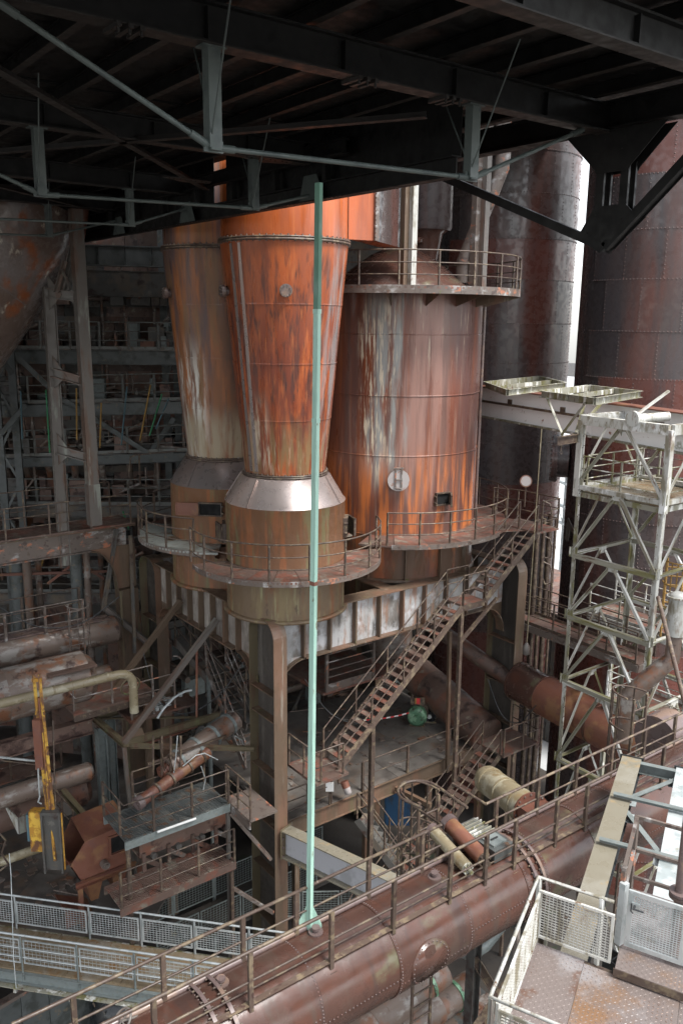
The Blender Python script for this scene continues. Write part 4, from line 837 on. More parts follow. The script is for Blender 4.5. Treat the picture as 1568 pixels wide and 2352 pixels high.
# new gallery frame of buff and grey beams below the stage
gf = thing('beam_gantry', 'new buff and black H beam gallery frame reaching over the gas main', 'steel frame', PL(-3, .4, 11))
BZ = 11.25
def BP(a, b, z=BZ): return PL(a, b, z)
q0 = pz(1450, 1740, BZ); e_ = q0 - OB; LA = e_.dot(E1)
B0 = (q0 - OB).dot(V((.462, -.887, 0)))
for off, mt in ((0, 'beam_buff'), (1.05, 'galvanized')):
    a = OB + E1 * LA + V((.462, -.887, 0)) * (B0 + off); b = a - E1 * LA + E1 * 1.6
    a = V((a.x, a.y, BZ)); b = V((b.x, b.y, BZ))
    m_ = obj('main_beam', MB().beam(a - Z * .01, b - Z * .01, .38, .02), MAT[mt], gf)
    obj('beam_web', MB().beam(a - Z * .16, b - Z * .16, .02, .28), MAT['beam_black'], m_); obj('beam_flange', MB().beam(a - Z * .31, b - Z * .31, .38, .02), MAT['beam_black'], m_)
    obj('end_plate', MB().beam(a - Z * .16 - E1 * .0, a - Z * .16 - E1 * .015, .46, .38), MAT['beam_black'], m_)
N_ = V((.462, -.887, 0))
def GP(t, off, z=BZ): p = OB + E1 * t + N_ * (B0 + off); return V((p.x, p.y, z))
for t in (LA + .12, ): bar('cross_beam', GP(t, .17, BZ - .12), GP(t, .9, BZ - .12), .12, .22, MAT['galv_dull'], gf, sect='i')
for t in (LA + 1.75, LA + 3.35): bar('cross_channel', GP(t, -.12, BZ + .06), GP(t, 1.3, BZ + .06), .1, .12, MAT['galv_dull'], gf, sect='l')
for t0, o0, t1, o1 in ((LA + 1.5, .16, LA + .35, .92), (LA + 2.0, .16, LA + 3.2, .92)): bar('brace', GP(t0, o0, BZ - .1), GP(t1, o1, BZ - .1), .1, .1, MAT['galv_dull'], gf, sect='l')
for t, o in ((LA + 1.45, .18), (LA + .4, .86), (LA + 2.05, .2), (LA + 3.15, .86)):
    q = MB().obb(GP(t, o, BZ - .16), E1 * .16, N_ * .1, Z * .006); gq = obj('gusset_plate', q, MAT['galvanized'], gf); q = MB()
    for k in (-1, 1): q.cyl(GP(t + .07 * k, o, BZ - .16), GP(t + .07 * k, o, BZ - .12), .018, 6)
    obj('bolts', q, MAT['rivet_glint'], gq, kind='stuff')
gpst = bar('support_leg', GP(LA + .3, 1.05, BZ - .33), GP(LA + .3, 1.05, GZ), .3, .3, MAT['beam_black'], gf, sect='i')
bar('support_leg', GP(LA + 5.6, .5, BZ - .33), GP(LA + 5.6, .5, GZ), .25, .25, MAT['beam_black'], gf, sect='i')
# standpipe at the right edge
sp_ = thing('standpipe', 'rusty flanged standpipe at the right edge beside the mesh gate', 'pipe', PL(-.1, 1.98, PBZ))
b0 = pd(1566, 2352, 8.1); b0 = pz(1560, 2060, PBZ + .95)
q = MB().tube([V((b0.x, b0.y, GZ)), V((b0.x, b0.y, PBZ + 1.05)), V((b0.x, b0.y, PBZ + 2.3))], .07, 14); obj('pipe', q, MAT['pipe_mauve'], sp_)
q = MB().cyl((b0.x, b0.y, PBZ + .95), (b0.x, b0.y, PBZ + .99), .14, 18); q.cyl((b0.x, b0.y, PBZ + 1.0), (b0.x, b0.y, PBZ + 1.04), .14, 18); obj('flange', q, MAT['pipe_mauve'], sp_)
# ---------------------------------------------------------------- tall riveted stoves on the right
def silo(c, r, zlist, a0, a1, npl, m, label, bandm=None, z_off=0):
    t = thing('tall_stove', label, 'stove', (*c, GZ), 'tall riveted stoves')
    obj('inner_shell', MB().lathe([(r - .06, GZ), (r - .06, zlist[-1])], (*c, 0), 64), m(0), t)
    for i, (z0, z1) in enumerate(zip(zlist, zlist[1:])):
        rr = r + (.018 if i % 2 else 0)
        for k in range(npl):
            sh = .5 * (i % 2); b0 = R(a0 + (a1 - a0) * (k + sh) / npl); b1 = R(a0 + (a1 - a0) * (k + 1 + sh) / npl)
            q = MB().shell(rr, rr, z0 - (.06 if i % 2 else -.0), z1 + (.06 if i % 2 else 0), b0, b1 - .0008, (*c, 0), 7, .02); obj('plate', q, m(i * 7 + k), t)
    q = MB()
    for i, z in enumerate(zlist[1:-1]):
        n = int((R(a1 - a0)) * r / .13)
        for k in range(n):
            a = R(a0) + R(a1 - a0) * k / n; d = V((math.cos(a), math.sin(a), 0)); q.dome(V((*c, z + (.03 if i % 2 else -.03))) + d * (r + .018), d, .027, 1.0, 5)
    for i, (z0, z1) in enumerate(zip(zlist, zlist[1:])):
        for k in range(npl):
            a = R(a0 + (a1 - a0) * (k + .5 * (i % 2)) / npl) + .012; d = V((math.cos(a), math.sin(a), 0))
            for j in range(int((z1 - z0) / .14)): q.dome(V((*c, z0 + .07 + .14 * j)) + d * (r + .018 * (i % 2)), d, .025, 1.0, 5)
    obj('rivets', q, MAT['rivet_glint'], t, kind='stuff'); return t
S1C, S2C = (30.06, 27.78), (30.25, 19.45); SR = 3.1
base = [GZ + .0]
zs1 = [23.43 + 1.75 * k for k in range(-15, 5)]; zs2 = [23.22 + 1.75 * k for k in range(-15, 5)]
S1 = silo(S1C, SR, zs1, 172, 324, 7, lambda k: MAT['silo_red'] if (k // 7) in (3, 4, 8, 14) else MAT['silo_dark'], 'tall dark riveted stove half hidden behind the wide streaked one')
S2 = silo(S2C, SR + .22, zs2, 160, 330, 7, lambda k: MAT['silo_red'] if (k // 7) in (4, 5, 10, 11, 16) else MAT['silo_dark'], 'tall reddish riveted stove at the right edge of the picture')
# bolted manway on the left flank of the right stove, bracket and outline hatch
d = (V((-.62, .78, 0))).normalized(); c = V((*S2C, 14.5)) + d * 3.25
q = MB().cyl(c, c + d * .45, .78, 32); q.cyl(c + d * .45, c + d * .55, .98, 32); q.cyl(c + d * .56, c + d * .66, .96, 32); mw = obj('manway', q, MAT['silo_dark'], S2); q = MB(); e = d.cross(Z)
for k in range(28): p = c + d * .42 + (e * math.cos(k * .2244) + Z * math.sin(k * .2244)) * .9; q.cyl(p, p + d * .32, .035, 6)
obj('bolts', q, MAT['rivet_glint'], mw, kind='stuff')
p = on_round(1312, 1215, S2C, SR + .22); d = V((p.x - S2C[0], p.y - S2C[1], 0)).normalized(); e = d.cross(Z)
q = MB().plate([p - e * .25, p + e * .3 + Z * .4, p + e * .45 + Z * .05, p - e * .12 - Z * .12], d, .05); q.plate([p + e * .08 - Z * .05, p + e * .4 + Z * .05, p + e * .42 - Z * .55, p + e * .2 - Z * .55], d, .05); obj('bracket', q, MAT['trestle_grey'], S2)
o = obj('haze_sheet', MB().add([(33, 24, GZ + .02), (300, 24, GZ + .02), (300, 300, GZ + .02), (33, 300, GZ + .02)], [(0, 1, 2, 3)]), MAT['pale_haze'], kind='structure')  # added pale sheet that whitens the gap between the stoves like haze
# ---------------------------------------------------------------- gear on the wide stove's upper deck
ds = thing('down_duct', 'rusty orange square duct hanging beside the top of the front funnel', 'duct', (16.2, 21.6, 22))
p0, p1, p2 = pd(800, 540, 25.4), pd(862, 553, 25.8), pd(925, 556, 28.4); zb = p1.z
q = MB(); pts = [p0, p1, p2, p0 + (p2 - p1)]; top = 27.0
q.add([V((p.x, p.y, z)) for z in (zb, top) for p in pts], [(0, 1, 5, 4), (1, 2, 6, 5), (2, 3, 7, 6), (3, 0, 4, 7), (0, 3, 2, 1)]); obj('duct', q, MAT['rust_front_funnel'], ds, loc=(p1.x, p1.y, 13)); q = MB().add([V((p.x, p.y, z)) + (EYE - p1).normalized() * .02 for z in (zb, top) for p in (p1, p2)], [(0, 1, 3, 2)]); obj('side_sheet', q, MAT['silo_dark'], ds)
q = MB().beam(V((p1.x, p1.y, zb)), V((p1.x, p1.y, top)), .14, .14); sf = obj('corner_flange', q, MAT['kick_worn'], ds)
dv = (p0 - p1).normalized(); q = MB()
for k in range(38): q.dome(V((p1.x, p1.y, zb + .1 + .12 * k)) + (EYE - p1).normalized() * .1, (EYE - p1), .022)
obj('bolts', q, MAT['rust_rail'], sf, kind='stuff')
vd = thing('vent_drum', 'grey brown streaked vertical drum above the upper deck', 'drum', (*MC, 23))
pc = pd(972, 480, 31.0); q = MB().lathe([(.95, 23.0), (1.0, 23.1), (1.0, 28)], (pc.x, pc.y, 0), 32); obj('drum', q, MAT['silo_dark'], vd, loc=(pc.x, pc.y, 13)); q = MB().lathe([(.5, 21.9), (.7, 22.9), (.95, 23.05)], (pc.x, pc.y, 0), 32); obj('neck', q, MAT['pipe_brown'], vd)
fp = thing('flue_post', 'pair of brown and pale posts standing on the upper deck', 'post', (*MC, UZ), 'post pairs on the upper deck')
for x0, x1, D in ((926, 944, 27.9), (1086, 1106, 29.3)):
    t_ = fp if x0 < 1000 else thing('flue_post', 'weathered post pair beside the kinked pipe on the upper deck', 'post', (*MC, UZ), 'post pairs on the upper deck')
    for x, m, w_ in ((x0, 'frame_brown' if x0 < 1000 else 'kick_worn', .22), (x1, 'white_worn' if x0 < 1000 else 'trestle_grey', .22)):
        p = pd(x, 640, D); bar('post', (p.x, p.y, UZ), (p.x, p.y, 28), w_, .2, MAT[m], t_); obj('base_plate', MB().box((p.x - .2, p.y - .2, UZ), (p.x + .2, p.y + .2, UZ + .04)), MAT['kick_worn'], t_)
kp = thing('kinked_pipe', 'kinked rusty pipe rising from the upper deck beside the dark stove', 'pipe', (*MC, UZ))
kk = [pd(1064, 650, 29.6), pd(1066, 600, 29.6), pd(1096, 520, 29.6), pd(1130, 440, 29.6), pd(1152, 385, 29.6), pd(1156, 340, 29.6), pd(1156, 250, 29.6)]
q = MB().tube(kk, [.26, .26, .24, .24, .24, .25, .25], 18); obj('pipe', q, MAT['kick_worn'], kp)
q = MB().cyl(kk[1] - Z * .1, kk[1] - Z * .04, .36, 20); obj('flange', q, MAT['rust_rail'], kp)
# ---------------------------------------------------------------- white lift tower
tw = thing('lift_tower', 'white and moss stained steel lattice tower with railed stages on the right', 'tower', (21, 14.5, GZ))
TU0, TU1, TV0, TV1 = 21.0, 24.1, 13.03, 15.97
LV = [17.15, 15.12, 12.96, 10.94, 8.76, 6.02, 3.2, 0.4]
for u in (TU0, TU1):
    for v in (TV0, TV1):
        for z0, z1, m in ((LV[1] - .3, LV[0], 'white_worn'), (LV[3], LV[1] - .3, 'olive_white' if v > 14 else 'white_worn'), (LV[5], LV[3], 'olive_white'), (GZ, LV[5], 'olive_white')):
            q = MB(); w_ = .135
            su = 1 if u == TU0 else -1; sv = 1 if v == TV0 else -1
            q.box((min(u, u + su * w_), v - .012, z0), (max(u, u + su * w_), v + .012, z1)); q.box((u - .012, min(v, v + sv * w_), z0), (u + .012, max(v, v + sv * w_), z1))
            if z0 > 14: q.box((u - .09, v - .09, z0), (u + .09, v + .09, z1))
            lg = obj('leg', q, MAT[m], tw)
            r_ = MB()
            if u == TU0:
                for k in range(int((z1 - z0) / .35)): r_.dome((u - .012, v + sv * .1, z0 + .1 + .35 * k), -X, .02); r_.dome((u - .012, v + sv * .14, z0 + .16 + .35 * k), -X, .02)
                obj('rivets', r_, MAT['rust_rail'], lg, kind='stuff')
for i, z in enumerate(LV[:-1]):
    m = MAT['white_worn'] if i < 2 else MAT['olive_white']; h = .28 if i == 0 else .13
    for a, b in (((TU0, TV0), (TU0, TV1)), ((TU1, TV0), (TU1, TV1)), ((TU0, TV0), (TU1, TV0)), ((TU0, TV1), (TU1, TV1))):
        dd = (V((*b, 0)) - V((*a, 0))).normalized() * .02
        bar('cross_beam', V((*a, z)) + dd, V((*b, z)) - dd, .14 if i else .2, h, m, tw, sect='l' if i > 1 else 'box')
    if i + 1 < len(LV):
        zb = LV[i + 1]
        for (a, b) in (((TU0 - .03, TV0 + .05), (TU0 - .03, TV1 - .05)), ((TU1 + .03, TV0 + .05), (TU1 + .03, TV1 - .05)), ((TU0 + .05, TV0 - .03), (TU1 - .05, TV0 - .03)), ((TU0 + .05, TV1 + .03), (TU1 - .05, TV1 + .03))):
            mid = V(((a[0] + b[0]) / 2, (a[1] + b[1]) / 2, z - .1)); dv = (V((*b, 0)) - V((*a, 0))).normalized()
            for e in (a, b):
                s = -.09 if e == a else .09
                bar('brace', V((*e, zb + .12)), mid + dv * s, .085, .1, MAT['white_worn'] if e == a else MAT['olive_white'], tw, sect='l')
            n_ = dv.cross(Z)
            obj('gusset_plate', MB().obb(mid + Z * .02, dv * .2, n_ * .006, Z * .12), MAT['white_worn'], tw)
            for e in (a, b): obj('gusset_plate', MB().obb(V((*e, zb + .1)), dv * .16, n_ * .006, Z * .15), MAT['olive_white'], tw)
def stage(t, u0, v0, u1, v1, z, m_deck, m_fr, rails, rm, plates=2, th=.16, sides='0123'):
    for k in range(plates):
        a = v0 + (v1 - v0) * k / plates; b = v0 + (v1 - v0) * (k + 1) / plates
        obj('deck_plate', MB().box((u0 + .03, a + .004, z - .03 + .004 * (k % 2)), (u1 - .03, b - .004, z + .004 * (k % 2))), m_deck, t)
    for a, b in (((u0, v0), (u0, v1)), ((u1, v0), (u1, v1)), ((u0, v0), (u1, v0)), ((u0, v1), (u1, v1))): bar('edge_beam', (*a, z - th / 2 - .035), (*b, z - th / 2 - .035), .06, th, m_fr, t)
    for path in rails: railing(t, [V((*p, z)) for p in path], rm, h=1.05, spacing=1.2, rails=(1.0, .66, .33), rr=.022, pw=.05, kick=.1)
z1 = 15.0
stage(tw, TU0 + .05, TV0 + .1, TU1 + 1.0, TV1 - .05, z1, MAT['walk_deck'], MAT['olive_white'], [[(TU0 + .08, TV1 - .1), (TU0 + .08, TV0 + .15)], [(TU0 + .4, TV0 + .12), (TU1 + .9, TV0 + .12), (TU1 + .9, TV1 - .1), (TU0 + .3, TV1 - .1)]], MAT['olive_white'])
st2 = thing('steel_stage', 'white railed stage inside the lattice tower at half height', 'platform', (25, 16, 9.9), 'white railed stages')
stage(st2, 24.6, 11.5, 26.1, 17.85, 9.85, MAT['deck_rust'], MAT['white_worn'], [[(24.6, 17.8), (24.6, 11.6)], [(26.1, 17.8), (26.1, 11.6)]], MAT['white_worn'], 5, .24)
for v in (17.6, 14.6, 12): bar('leg', (25.9, v, 9.6), (25.9, v, GZ), .14, .14, MAT['olive_white'], st2)
st3 = thing('steel_stage', 'white railed stage low in the lattice tower, over the red main', 'platform', (23, 15, 7.9), 'white railed stages')
stage(st3, 22.2, 12.4, 24.0, 15.2, 8.05, MAT['deck_rust'], MAT['white_worn'], [[(22.2, 15.15), (22.2, 12.5)], [(22.3, 15.15), (24.0, 15.15), (24.0, 12.5)]], MAT['white_worn'], 3, .3)
wk = thing('walkway', 'grey railed walkway from the right frame column to the lattice tower', 'walkway', (22.9, 17, 9.6), 'white railed stages')
stage(wk, 22.95, 14.6, 24.0, 21.5, 9.3, MAT['deck_rust'], MAT['kick_worn'], [[(22.95, 21.4), (22.95, 14.7)], [(24.0, 21.4), (24.0, 14.7)]], MAT['rust_rail'], 6, .24)
for v in (20.9,): bar('leg', (23.9, v, 9.0), (23.9, v, GZ), .16, .16, MAT['frame_brown'], wk)
yl = thing('yellow_ladder', 'bright yellow caged ladder behind the lattice tower', 'ladder', (25.5, 14.4, 9.9))
p = pd(1540, 1400, 28.5); ladder(yl, (p.x, p.y, 9.9), (p.x, p.y, 12.6), V((.6, -.8, 0)), MAT['tube_yellow'], wid=.5, cage=V((-.8, -.6, 0)))
wt = thing('white_tank', 'white upright canister on a rusty elbow at the right edge', 'tank', pd(1557, 1450, 24))
a, b = pd(1560, 1365, 24), pd(1548, 1458, 24); q = MB().tube([V((b.x, b.y, b.z)), V((b.x, b.y, a.z - .2)), V((b.x, b.y, a.z)), V((b.x, b.y, a.z + .06))], [.24, .24, .24, .1], 20); q.cyl((b.x, b.y, a.z - .1), (b.x, b.y, a.z - .05), .31, 20); obj('canister', q, MAT['white_worn'], wt)
q = MB().tube([V((b.x, b.y, b.z)), V((b.x, b.y, b.z - .7)), V((b.x - .4, b.y + .3, b.z - 1.2)), V((b.x - .9, b.y + .7, b.z - 1.9)), V((b.x - .9, b.y + .7, b.z - 3.2))], [.2, .22, .26, .26, .26], 14); obj('elbow', q, MAT['pipe_old'], wt)
dpole = thing('inclined_tube', 'long dark brown inclined tube crossing in front of the lattice tower', 'tube', pd(1568, 1600, 20)); q = MB().cyl(pd(1510, 1372, 23.0), pd(1575, 1630, 19.6), .055, 10); obj('tube', q, MAT['rust_rail'], dpole)
# red brown main under the tower
rm_ = thing('red_main', 'red brown main running under the lattice tower', 'pipe', (22.4, 17, 7.2))
a, b = V((22.65, 19.15, 7.15)), V((22.1, 12.6, 7.0))
for i, (s, e) in enumerate(((0, .2), (.2, .55), (.55, 1.0))): q = MB().cyl(a + (b - a) * s, a + (b - a) * e, .70 + .01 * (i % 2), 32); obj('pipe_plate', q, MAT['hopper_rust'] if i else MAT['pipe_brown'], rm_)
for s in (.0, .2, .56): q = MB().cyl(a + (b - a) * s - (b - a).normalized() * .03, a + (b - a) * s + (b - a).normalized() * .03, .735, 32); obj('band', q, MAT['pipe_brown'], rm_)
rs = thing('end_housing', 'dull maroon round ended housing on the far end of the gas main', 'machine', pv(1525, 1690, 10.8))
p = pv(1525, 1690, 10.8); q = MB().cyl(p - X * .4 , p + X * .35, .62, 28); obj('drum', q, MAT['pipe_mauve'], rs); q = MB().box((p.x - .45, p.y - .62, p.z - 1.2), (p.x + .4, p.y + .1, p.z)); obj('box', q, MAT['pipe_mauve'], rs)
# ---------------------------------------------------------------- white monorail girder with frames on it
mg = thing('monorail_girder', 'long white weathered monorail girder running past the tower top', 'girder', (23.6, 18, 16.3))
ga, gb_ = V((25.4, 27.0, 0)), V((21.4, 7.6, 0)); dg = (gb_ - ga).normalized(); ng = dg.cross(Z)
LG = (gb_ - ga).length
def gbox(nm, z0, z1, w_, m, off=0):
    for k in range(4): s0, s1 = LG * k / 4, LG * (k + 1) / 4; obj(nm, MB().obb(ga + dg * ((s0 + s1) / 2) + ng * off + Z * (z0 + z1) / 2, dg * ((s1 - s0) / 2 - .003), ng * w_ / 2, Z * (z1 - z0) / 2), MAT[m], mg)
gbox('top_flange', 17.46, 17.5, .62, 'hopper_rust'); gbox('upper_web', 16.98, 17.457, .3, 'white_girder'); gbox('rail', 16.9, 16.977, .44, 'rust_rail'); gbox('lower_web', 16.36, 16.897, .22, 'white_girder'); gbox('bottom_flange', 16.3, 16.357, .5, 'olive_white')
for s in (3.0, 5.5, 8.5, 12.5): obj('web_lug', MB().obb(ga + dg * s - ng * .0 + Z * 17.05 + ng * .16 * (1 if ng.x < 0 else -1), dg * .1, ng * .06, Z * .1), MAT['rust_rail'], mg)
def frame_on(label, P, z, h, legs=None):
    t = thing('channel_frame', label, 'steel frame', P[0]); n = len(P)
    for i in range(n): a, b = P[i], P[(i + 1) % n]; bar('frame_channel', V((a.x, a.y, z)), V((b.x, b.y, z)), .1, h, MAT['olive_white'], t, sect='c')
    m1 = (P[0] + P[1]) / 2; m2 = (P[2] + P[3]) / 2; bar('frame_channel', V((m1.x, m1.y, z)), V((m2.x, m2.y, z)), .08, h * .7, MAT['olive_white'], t)
    return t
PB_ = [pz(1240, 905, 17.88), pz(1365, 922, 17.88), pz(1472, 905, 17.88)]; PB_.append(PB_[0] + PB_[2] - PB_[1])
fb = frame_on('rectangular channel frame on V struts above the monorail girder', PB_, 17.88, .2)
foot = [pd(1290, 1000, 25.2), pd(1322, 995, 26.2)]
for ft, hs in ((foot[0], (.12, .85)), (foot[1], (.3, 1.0))):
    for k, t_ in enumerate(hs): p = PB_[0] + (PB_[1] - PB_[0]) * t_ if ft is foot[0] else PB_[3] + (PB_[2] - PB_[3]) * (t_ - .3) * .6; bar('strut', V((p.x, p.y, 17.8)), ft, .08, .08, MAT['olive_white'], fb, sect='l')
bar('hanger_beam', foot[0] + (foot[0] - foot[1]) * .3 - Z * .15, foot[1] + (foot[1] - foot[0]) * .2 - Z * .15, .14, .24, MAT['rust_rail'], fb, sect='i')
q = MB().cyl(foot[0] - Z * .45 - X * .02, foot[0] - Z * .27, .03, 6); q.tube([foot[0] - Z * .45 + V((.05 * math.cos(t), 0, .05 * math.sin(t) - .05)) for t in [2 * math.pi * k / 8 for k in range(8)]], .012, 5, closed=True); obj('hook', q, MAT['rust_rail'], fb)
PA_ = [pz(1112, 873, 17.9), pz(1165, 891, 17.9), pz(1300, 875, 17.9)]; PA_.append(PA_[0] + PA_[2] - PA_[1])
frame_on('flat channel frame lying on the monorail girder beside the wide stove', PA_, 17.75, .2)
mt = thing('hoist_motor', 'white cylindrical hoist motor with ball end on the tower top beam', 'motor', pv(1450, 962, 14.5))
a = pu(1450, 962, TU0 - .22); q = MB().cyl(a, a + X * .1, .22, 20); q.cyl(a + X * .1, a + X * .3 - Y * .1, .12, 16); q.cyl(a + X * .3 - Y * .1, a + X * 1.0 - Y * .5 + Z * .06, .13, 18); obj('motor', q, MAT['white_worn'], mt)
obj('bracket', MB().plate([a + X * .05 - Z * .22, a + X * .9 - Y * .45 - Z * .22, a + X * .9 - Y * .45 - Z * .1, a + X * .05 - Z * .12], Y, .03), MAT['rust_rail'], mt); bar('stay', a + X * .2 + Z * .1, a + X * 1.2 + Z * .75 - Y * .3, .08, .06, MAT['white_worn'], mt)
rp = thing('rope', 'thin hanging rope with a clear weight at its end', 'rope', pd(1225, 1240, 27.2)); a, b = pd(1243, 985, 27.6), pd(1207, 1505, 27.0)
obj('rope', MB().cyl(a, b, .018, 6), MAT['tube_yellow'] if False else MAT['pipe_lagged'], rp); q = MB().tube([b + Z * .45, b + Z * .3, b + Z * .05, b], [.03, .12, .12, .04], 12); obj('weight', q, MAT['trestle_grey'], rp)
bl = thing('floodlight', 'round pinkish floodlight on the stair top railing', 'lamp', pd(1207, 1105, 29.5)); a = pd(1207, 1105, 29.0); d = (EYE - a).normalized(); q = MB().tube([a - d * .18, a - d * .05, a + d * .05], [.06, .2, .21], 20); obj('housing', q, MAT['hopper_rust'], bl); q = MB().cyl(a + d * .051, a + d * .06, .17, 20); obj('lens', q, MAT['lid_white'], bl); bar('bracket', a - Z * .15, a - Z * .9, .04, .04, MAT['rust_rail'], bl)
# pipes between the stoves
pb = thing('pipe_rack', 'dark pipes and bent hand bars in the gap beside the right frame column', 'pipe', (25, 21, 5))
for x, D, r in ((1222, 31, .09), (1236, 31.5, .07), (1249, 32, .1), (1262, 32, .05)): p = pd(x, 1400, D); q = MB().cyl((p.x, p.y, GZ), (p.x, p.y, 12.6 + r * 4), r, 10); obj('pipe', q, MAT['rust_rail'], pb)
for y0 in (1150, 1230, 1290): P_ = [pd(1246, y0, 31.6), pd(1262, y0 + 8, 31.6), pd(1266, y0 + 25, 31.6), pd(1264, y0 + 50, 31.6), pd(1250, y0 + 52, 31.6), pd(1246, y0 + 40, 31.6)]; obj('hand_bar', MB().tube(P_, .035, 6), MAT['rust_rail'], pb)

# ---------------------------------------------------------------- low shed and hazy gantry glimpsed between the stoves
sh = thing('low_shed', 'low dark shed seen through the gap between the tall riveted stoves', 'shed', (39, 30, GZ))
for k in range(7): obj('wall_sheet', MB().box((35.5 + .02 * (k % 2), 24 + 2 * k, GZ), (36.0, 25.98 + 2 * k, 4.6)), MAT['furnace_steel'], sh)
for k in range(4): obj('roof_sheet', MB().box((35.2, 23.6 + 3.6 * k, 4.62 + .02 * (k % 2)), (42, 27.18 + 3.6 * k, 4.7 + .02 * (k % 2))), MAT['furnace_rust'], sh)
fg = thing('far_gantry', 'pale distant pipe gantry behind the gap between the tall stoves', 'gantry', (46, 36, GZ))
for z in (6.2, 7.4, 9.0, 10.6): bar('pipe', (44, 30, z), (48, 40, z + .3), .25, .25, MAT['galvanized'], fg, sect='o')
for k in range(6): p = V((44.4 + .7 * k, 31 + 1.75 * k, 0)); bar('post', p + Z * GZ, p + Z * 11.2, .2, .2, MAT['galvanized'], fg); bar('brace', p + Z * 6.3, p + V((.7, 1.75, 9.0)), .12, .12, MAT['galvanized'], fg)
# ---------------------------------------------------------------- blast furnace backdrop, far left
FB = V((10.4, 36.6, 0)); FS = V((.817, -.577, 0)); FN = V((.577, .817, 0))
def FP(s, d, z): return FB + FS * s + FN * d + Z * z
def fz(y, D=38): return pd(200, y, D).z
fr_ = thing('blast_furnace', 'dark rusty blast furnace with plated shell and ring beams in the shade at far left', 'furnace', FP(3, 6, GZ))
FC = FP(2.5, 9.5, 0); FR = 6.6
for i, (z0, z1) in enumerate(zip([GZ, 0, 3, 6, 9, 11.5, 13.2, 15.4, 17.6, 20, 23], [0, 3, 6, 9, 11.5, 13.2, 15.4, 17.6, 20, 23, 27])):
    for k in range(9):
        q = MB().shell(FR + .03 * ((i + k) % 2), FR + .03 * ((i + k) % 2), z0, z1, R(170 + 16 * k + 8 * (i % 2)), R(170 + 16 * (k + 1) + 8 * (i % 2)) - .003, FC, 4, .05); obj('shell_plate', q, MAT['furnace_rust'] if (i * 3 + k) % 3 else MAT['furnace_steel'], fr_)
for z in (11.4, 13.1, 16.0, 18.2): obj('ring_beam', MB().lathe([(FR, z), (FR + .5, z), (FR + .5, z + .3), (FR, z + .3)], FC, 40, R(165), R(325), False), MAT['furnace_steel'], fr_)
for k in range(24):
    a = R(172 + 6.2 * k); d = V((math.cos(a), math.sin(a), 0)); e = d.cross(Z)
    for z in (12.3, 14.4, 10.2):
        q = MB().obb(FC + d * (FR + .2) + Z * (z + .3 * (k % 2)), d * .22, e * .2, Z * .25); obj('cooling_box', q, MAT['furnace_steel'] if (k + int(z)) % 3 else MAT['pipe_old'], fr_)
        q = MB().obb(FC + d * (FR + .43) + Z * (z + .3 * (k % 2)), d * .01, e * .09, Z * .12); obj('cooling_hole', q, MAT['void_shade'], fr_)  # black sheet on the box, shade of a hole put into its colour
for k in range(16):
    a = R(176 + 9 * k); d = V((math.cos(a), math.sin(a), 0)); P = [FC + d * (FR + r) + Z * z for r, z in ((1.2, 13.6), (.9, 12.6), (.55, 12.0), (.1, 11.9))]
    obj('tuyere_pipe', MB().tube(P, [.16, .16, .12, .1], 8), MAT['pipe_old'], fr_)
def plat(name, label, s0, s1, d0, d1, z, m, rm, hgt=.5, n=6, group='furnace platforms', rails=(1.0, .66, .33), slope=0.0):
    t = thing(name, label, 'platform', FP(s0, d0, z), group)
    for k in range(n):
        a, b = s0 + (s1 - s0) * k / n, s0 + (s1 - s0) * (k + 1) / n; zz = z + slope * (k + .5) / n
        obj('deck_plate', MB().obb(FP((a + b) / 2, (d0 + d1) / 2, zz - .03), FS * ((b - a) / 2 - .01), FN * ((d1 - d0) / 2), Z * .03), MAT['furnace_steel'], t)
    bar('edge_girder', FP(s0, d0 + .05, z - .07 - hgt / 2), FP(s1, d0 + .05, z + slope - .07 - hgt / 2), .2, hgt, m, t, sect='i')
    bar('edge_girder', FP(s0, d1 - .05, z - .07 - hgt / 2), FP(s1, d1 - .05, z + slope - .07 - hgt / 2), .2, hgt, m, t, sect='i')
    for k in range(n * 2): s = s0 + (s1 - s0) * (k + .5) / (n * 2); obj('joist', MB().obb(FP(s, (d0 + d1) / 2, z + slope * (k + .5) / (2 * n) - .16), FS * .05, FN * ((d1 - d0) / 2 - .15), Z * .09), m, t)
    railing(t, [FP(s0, d0, z), FP(s1, d0, z + slope)], MAT['rail_dim'], h=1.1, spacing=1.25, rails=rails, rr=.03, pw=.08, kick=.12)
    return t
p1 = plat('furnace_platform', 'uppermost railed platform in front of the dark furnace', -3.5, 8.5, 0, 2.2, fz(800), MAT['furnace_green'], MAT['furnace_green'], .55)
p2 = plat('furnace_platform', 'middle railed furnace platform with coloured tubes hanging from its rail', -3.2, 8.5, -.2, 2.0, fz(928), MAT['furnace_green'], MAT['furnace_green'], .5, slope=.35)
p3 = plat('furnace_platform', 'low railed furnace platform under the row of coloured tubes', -3.2, 8.5, .2, 2.2, fz(1052), MAT['furnace_green'], MAT['furnace_green'], .4, slope=.5)
p4 = plat('furnace_platform', 'lowest furnace platform just above the arched walkway', -3.2, 8.5, .0, 2.4, fz(1150), MAT['furnace_steel'], MAT['furnace_green'], .5)
p5 = plat('furnace_platform', 'unlit furnace platform seen below the arched walkway', -4, 9, -.5, 2.4, fz(1340), MAT['furnace_steel'], MAT['furnace_green'], .5)
